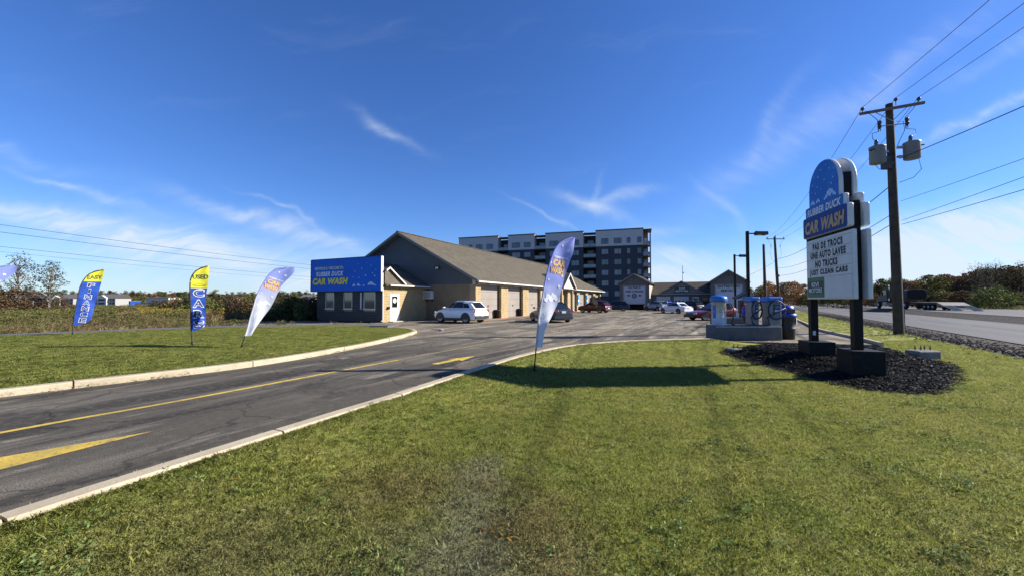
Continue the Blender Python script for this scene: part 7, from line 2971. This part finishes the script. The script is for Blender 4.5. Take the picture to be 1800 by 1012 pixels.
# ------------------------------------------------ far left: low blocks, sheds, wooded ridge
def far_block(x, y, z, w, d, h, rz, storeys, cols, wall, label, gable=True):
    r = empty('far_house', (x, y, z), rz)
    tag(r, label, 'building')
    mb = MB()
    mb.box((0, 0, h / 2), (w, d, h))
    mb.build('wall', wall, r)
    mb = MB()
    if gable:
        mb.prism([(-w / 2 - .5, -d / 2 - .5, h), (-w / 2 - .5, d / 2 + .5, h), (-w / 2 + d * .2, 0, h + d * .26)], (w + 1, 0, 0))
    else:
        mb.box((0, 0, h + .2), (w + .4, d + .4, .4))
    mb.build('roof', 'far_roof', r)
    st = h / max(storeys, 1)
    if storeys == 1:
        d_ = MB()
        d_.box((w * .22, -d / 2 - .05, h * .35), (3.2, .2, h * .7))
        d_.build('shed_door', 'far_wall_grey', r)
        storeys = 0
    wm = MB()
    wm.box((0, 0, 0), (w / cols * .5, .25, st * .5))
    me = wm.mesh('window', ['glass_dark'])
    for i in range(cols):
        for k in range(storeys):
            o = link(bpy.data.objects.new('window', me), r)
            o.location = (-w / 2 + w * (i + .5) / cols, -d / 2 - .05, st * (k + .55))
    if gable and storeys >= 3:
        for gx in (-w * .0,):
            mb = MB()
            mb.prism([(gx - 4, -d / 2 - 1.6, 0), (gx + 4, -d / 2 - 1.6, 0), (gx + 4, -d / 2 - 1.6, h), (gx, -d / 2 - 1.6, h + 2.6), (gx - 4, -d / 2 - 1.6, h)], (0, 2, 0))
            p = mb.build('porch_tower', 'far_wall_white', r)
            for k in range(storeys):
                b = MB()
                b.box((gx, -d / 2 - 1.65, st * (k + .5)), (5.2, .2, st * .55))
                b.build('balcony_opening', 'frame_dark', p)


def fpos(px, Y):
    return (px - 900) / 690 * Y


far_block(fpos(70, 330), 330, -5.4, 26, 14, 8.6, .05, 3, 9, 'far_wall_grey', 'far grey apartment house behind the birches, white porch tower')
far_block(fpos(116, 335), 335, -5.4, 26, 14, 8.4, .05, 3, 9, 'far_wall_grey', 'far grey apartment house just left of the leaning blue flag')
far_block(fpos(197, 340), 340, -5.4, 20, 14, 8.6, .0, 3, 7, 'far_wall_grey', 'far grey apartment house with white gable right of the leaning blue flag')
far_block(fpos(232, 350), 350, -5.4, 7, 10, 6.0, .0, 2, 3, 'sign_blue_deep', 'small far blue building beside the grey house', False)
far_block(fpos(272, 300), 300, -5.4, 17, 12, 4.4, .0, 1, 2, 'far_wall_white', 'long far white shed with low roof left of the used flag', False)
far_block(fpos(288, 420), 420, -5.4, 24, 16, 9.4, .0, 1, 2, 'far_wall_white', 'tall far white warehouse standing above the long shed', False)
far_block(fpos(325, 440), 440, -5.4, 19, 16, 8.6, .0, 1, 2, 'far_wall_white', 'far white warehouse partly behind the used flag', False)
far_block(fpos(401, 430), 430, -5.4, 16, 16, 8.0, .0, 1, 2, 'far_wall_white', 'small far white shed between the used flag and the violet flag', False)
far_block(fpos(455, 430), 430, -5.4, 14, 16, 8.3, .0, 1, 2, 'far_wall_white', 'small far white shed hidden behind the violet flag', False)
far_block(fpos(508, 400), 400, -5.4, 18, 16, 8.2, .0, 1, 2, 'far_wall_white', 'far white hall in the gap right of the violet flag', False)
far_block(fpos(541, 460), 460, -5.4, 16, 16, 9.2, .0, 2, 4, 'far_wall_white', 'far pale house nearest the blue fascia sign', True)


def ridge(name, Y, px0, px1, top, amp, mat, seed, kind='structure'):
    """a wooded hill far off: rough canopy front with its own depth"""
    mb = MB()
    g = np.random.default_rng(seed)
    n, m = 900, 7
    xs = np.linspace(fpos(px0, Y), fpos(px1, Y), n)
    prof = top + amp * (np.sin(np.linspace(0, 9, n) + seed) * .5 + np.sin(np.linspace(0, 23, n)) * .25) + g.normal(0, amp * .20, n) + amp * .35 * np.abs(np.sin(np.linspace(0, 160, n) + 3 * np.sin(np.linspace(0, 31, n))))
    V = []
    for j in range(m):
        f = j / (m - 1)
        for i in range(n):
            V.append((xs[i] + g.uniform(-2, 2), Y + f * Y * .35 + g.uniform(-6, 6), -4 + (prof[i] + 4) * math.sin(f * math.pi / 2) ** .7 + g.uniform(-1, 1) * amp * .3))
    F = [(j * n + i, j * n + i + 1, (j + 1) * n + i + 1, (j + 1) * n + i) for j in range(m - 1) for i in range(n - 1)]
    mb.add(V, F)
    tag(mb.build(name, mat), kind=kind)


M('far_wood', (0.075, 0.058, 0.040), 0.95, var=[(.02, (0.095, 0.058, 0.038), 0.42, 0.6), (.08, (0.050, 0.048, 0.034), 0.5, 0.65)], spec=0.1)
ridge('hills', 900, -600, 620, 17.0, 3.0, 'far_wood', 3)
ridge('hills', 560, -600, 640, 5.2, 2.2, 'far_wood', 8)
ridge('hills', 420, 1280, 2600, 7.0, 3.0, 'far_wood', 5)


def far_wood_edge():
    """broken tops of the far wood between and behind the low sheds"""
    n = 420
    px = rng.uniform(-60, 600, n)
    Y = rng.uniform(380, 620, n)
    x = (px - 900) / 690 * Y
    protos = [leaf_cloud([((g_.uniform(-2, 2), g_.uniform(-2, 2), g_.uniform(1, 7)), 2.0) for _ in range(9)], 40, .55, 300 + k, m)
              for k, (m, g_) in enumerate((m, np.random.default_rng(60 + k)) for k, m in enumerate(('leaf_brown', 'leaf_olive', 'leaf_dark', 'leaf_red', 'leaf_green')))]
    scatter('far_woods', np.stack([x, Y, np.full(n, -4.4)], 1), rng.uniform(0, 6.28, n), rng.uniform(.7, 1.25, n), protos)
    n = 300
    px = rng.uniform(-60, 620, n)
    Y = rng.uniform(840, 1000, n)
    scatter('far_woods', np.stack([(px - 900) / 690 * Y, Y, 8 + rng.uniform(-3, 4, n)], 1), rng.uniform(0, 6.28, n), rng.uniform(1.0, 1.7, n), protos)


far_wood_edge()


# ------------------------------------------------ mulch chips, gravel and the sward
def chip_mesh(seed):
    g = np.random.default_rng(seed)
    mb = MB()
    for _ in range(12):
        c = Vector((g.uniform(-.06, .06), g.uniform(-.06, .06), g.uniform(0, .012)))
        l, w, h = g.uniform(.012, .040), g.uniform(.004, .010), g.uniform(.002, .005)
        m = Matrix.Rotation(g.uniform(0, 6.28), 3, 'Z') @ Matrix.Rotation(g.uniform(-.5, .5), 3, 'X') @ Matrix.Rotation(g.uniform(-.35, .35), 3, 'Y')
        mb.obox(c - m @ Vector((l, w, h)) / 2, m @ Vector((l, 0, 0)), m @ Vector((0, w, 0)), m @ Vector((0, 0, h)))
    return mb.mesh('chip', ['mulch_chip'])


def scatter_mulch():
    n = 34000
    x = rng.uniform(6.3, 13.4, n)
    y = rng.uniform(7.0, 15.6, n)
    ins = inside(x, y, mulch_loop)
    edge = seg_dist(x, y, mulch_loop + [mulch_loop[0]])
    keep = (ins | ((edge < .16) & (rng.uniform(0, 1, n) < .2)))
    x, y, ins = x[keep], y[keep], ins[keep]
    z = np.where(ins, mound_h(x, y), lawn_h(x, y) + .02) + .004
    scatter('mulch', np.stack([x, y, z], 1), rng.uniform(0, 6.28, x.size), rng.uniform(.5, 1.0, x.size) * np.where(rng.uniform(0, 1, x.size) < .15, 2.6, 1.2), [chip_mesh(k) for k in range(7)])
    # loose stones along the shoulder
    n = 5000
    s = rng.uniform(-6, 40, n)
    lat = rng.normal(-1.2, .7, n)
    gx, gy = R0.x + RS.x * s + RN.x * lat, R0.y + RS.y * s + RN.y * lat
    mb = MB()
    bm = bmesh.new()
    bmesh.ops.create_icosphere(bm, subdivisions=1, radius=.03)
    me = bpy.data.meshes.new('stone')
    for v in bm.verts:
        v.co *= random.uniform(.7, 1.2)
    bm.to_mesh(me)
    bm.free()
    me.materials.append(MATS['gravel_dirt'])
    zz = np.where(lat < -2.0, lawn_h(gx, gy), -.06)
    scatter('gravel', np.stack([gx, gy, zz], 1), rng.uniform(0, 6.28, n), rng.uniform(.5, 1.8, n), [me])


scatter_mulch()


def sward():
    P, S = [], []
    rings = [(1.6, 4.0, 760, .82), (4.0, 6.5, 500, .92), (6.5, 10, 260, 1.12), (10, 17, 110, 1.4)]
    for (r0, r1, dens, sc_) in rings:
        lim = r1 * 1.45
        st = dens ** -.5                                    # a jittered grid, so that the cover is even
        x, y = np.meshgrid(np.arange(-lim, lim, st), np.arange(r0, r1, st))
        x = x.ravel() + rng.uniform(-.6, .6, x.size) * st
        y = y.ravel() + rng.uniform(-.6, .6, y.size) * st
        keep = (np.abs(x) < y * 1.42 + .4) & inside(x, y, LAWN_R) & (seg_dist(x, y, RK[::2]) > .02)
        x, y = x[keep], y[keep]
        m = inside(x, y, mulch_loop)
        e = seg_dist(x, y, mulch_loop + [mulch_loop[0]])
        k2 = (~m) | ((e < .12) & (rng.uniform(0, 1, x.size) < .3))
        x, y = x[k2], y[k2]
        P.append(np.stack([x, y, lawn_h(x, y) + .003], 1))
        S.append(np.full(x.size, sc_) * rng.uniform(.7, 1.25, x.size))
    # strip by the road beyond the sign
    n = 16000
    x, y = rng.uniform(11, 42, n), rng.uniform(17, 60, n)
    keep = inside(x, y, LAWN_R)
    x, y = x[keep], y[keep]
    P.append(np.stack([x, y, lawn_h(x, y)], 1))
    S.append(rng.uniform(1.6, 2.6, x.size))
    # ragged fringe hanging over the kerbs, and taller clumps here and there
    for ln, side, far_ in ((RK, -1, 0), (LK, 1, 1), (KR, -1, 0)):
        m = np.array([[p.x, p.y] for p in ln])
        k = rng.integers(0, len(m) - 1, 2600)
        t = rng.uniform(0, 1, k.size)[:, None]
        q = m[k] * (1 - t) + m[k + 1] * t
        d = m[k + 1] - m[k]
        d /= np.linalg.norm(d, axis=1)[:, None] + 1e-9
        q += np.stack([-d[:, 1], d[:, 0]], 1) * (side * rng.normal(.135 + .02 * far_, .025, k.size))[:, None]
        P.append(np.stack([q[:, 0], q[:, 1], np.full(k.size, .056 + .045 * far_)], 1))
        S.append(rng.uniform(.8, 1.7, k.size))
    n = 900
    y = rng.uniform(2.3, 11, n)
    x = rng.uniform(-1.35, 1.4, n) * y
    keep = inside(x, y, LAWN_R) & ~inside(x, y, mulch_loop)
    x, y = x[keep], y[keep]
    P.append(np.stack([x, y, lawn_h(x, y)], 1))
    S.append(rng.uniform(1.3, 2.1, x.size))
    P, S = [np.concatenate(P)], [np.concatenate(S)]
    P, S = P[0], S[0]
    protos = [blade_tuft(24, .012, .036, .06, .0028, 'grass_blade', 30 + k, lean=1.5, up=True) for k in range(6)]
    scatter('grass', P, rng.uniform(0, 6.28, len(P)), S, protos)
    # the other lawn, seen from farther off
    x, y = np.meshgrid(np.arange(-32, -4, .10), np.arange(2, 24, .10))
    x = x.ravel() + rng.uniform(-.05, .05, x.size)
    y = y.ravel() + rng.uniform(-.05, .05, y.size)
    keep = inside(x, y, LAWN_L) & (x > -1.5 * y)
    x, y = x[keep], y[keep]
    scatter('grass', np.stack([x, y, lawn_l_h(x, y)], 1), rng.uniform(0, 6.28, x.size), rng.uniform(1.0, 1.7, x.size), [blade_tuft(34, .012, .03, .085, .0042, 'grass_blade', 50 + k, lean=1.8, up=True) for k in range(4)])


sward()


def small_growth():
    """grit and leaf crumbs along the kerb feet, clover and plantain in the turf"""
    pts, rot, siz = [], [], []
    for ln, side, w in ((LK, -1, .13), (RK, 1, .11)):
        m = np.array([[p.x, p.y] for p in ln])
        k = rng.integers(0, len(m) - 1, 1500)
        k = k[np.sin(k * .37) + rng.normal(0, .6, k.size) > .1]
        t = rng.uniform(0, 1, k.size)[:, None]
        q = m[k] * (1 - t) + m[k + 1] * t
        d = m[k + 1] - m[k]
        d /= np.linalg.norm(d, axis=1)[:, None] + 1e-9
        q = q + np.stack([-d[:, 1], d[:, 0]], 1) * (-side * -1 * (w + np.abs(rng.normal(0, .10, k.size))))[:, None]
        pts.append(np.stack([q[:, 0], q[:, 1], np.full(k.size, .004)], 1))
    P = np.concatenate(pts)
    crumb = leaf_cloud([((0, 0, .004), .045)], 9, .011, 77, 'leaf_brown')
    crumb2 = leaf_cloud([((0, 0, .004), .05)], 9, .009, 78, 'weed_tan')
    scatter('gutter_litter', P, rng.uniform(0, 6.28, len(P)), rng.uniform(.6, 1.6, len(P)), [crumb, crumb2])
    n = 1500
    y = rng.uniform(2.3, 9, n)
    x = rng.uniform(-1.35, 1.4, n) * y
    dens = np.array([noise.noise(Vector((a * .9, b * .9, 3.0))) for a, b in zip(x, y)])
    keep = inside(x, y, LAWN_R) & ~inside(x, y, mulch_loop) & (dens > .12)
    x, y = x[keep], y[keep]
    protos = [leaf_cloud([((0, 0, .016), .05)], 22, .013, 80 + k, c) for k, c in enumerate(('clover_leaf', 'clover_leaf', 'weed_green'))]
    scatter('lawn_weeds', np.stack([x, y, lawn_h(x, y) + .004], 1), rng.uniform(0, 6.28, x.size), rng.uniform(.7, 1.5, x.size), protos)


M('clover_leaf', (0.13, 0.20, 0.05), 0.6, var=[(9, (0.22, 0.27, 0.10), 0.45, 0.65)], spec=0.2, transl=0.3)
small_growth()


def fallen_leaves():
    """a few dry leaves and bits lying loose in the sward"""
    g = np.random.default_rng(9)
    spots = [(-.06 + g.normal(0, .05), 3.08 + g.normal(0, .06), 'leaf_gold') for _ in range(14)] + [(.30, 2.62, 'leaf_gold'), (.36, 2.66, 'leaf_gold'), (-.22, 3.16, 'leaf_red'), (-.25, 3.15, 'leaf_red')]
    for _ in range(70):
        y = g.uniform(2.5, 9)
        spots.append((g.uniform(-1.25, 1.3) * y, y, ['weed_tan', 'weed_tan', 'leaf_brown', 'leaf_gold', 'weed_tan'][g.integers(0, 5)]))
    byc = {}
    for (x, y, m) in spots:
        if not inside(np.array([x]), np.array([y]), LAWN_R)[0] or inside(np.array([x]), np.array([y]), mulch_loop)[0]:
            continue
        mb = byc.setdefault(m, MB())
        z = float(lawn_h(np.array([x]), np.array([y]))[0]) + .024
        a, t, sz = g.uniform(0, 6.28), g.uniform(-.5, .5), g.uniform(.012, .026)
        ux = Vector((math.cos(a), math.sin(a), t)) * sz
        uy = Vector((-math.sin(a), math.cos(a), .3)) * sz * .6
        c = Vector((x, y, z))
        mb.add([c - ux, c + uy - UP * .003, c + ux, c - uy + UP * .006], [(0, 1, 2), (0, 2, 3)])
    for m, mb in byc.items():
        tag(mb.build('fallen_leaves', m), kind='stuff')


fallen_leaves()
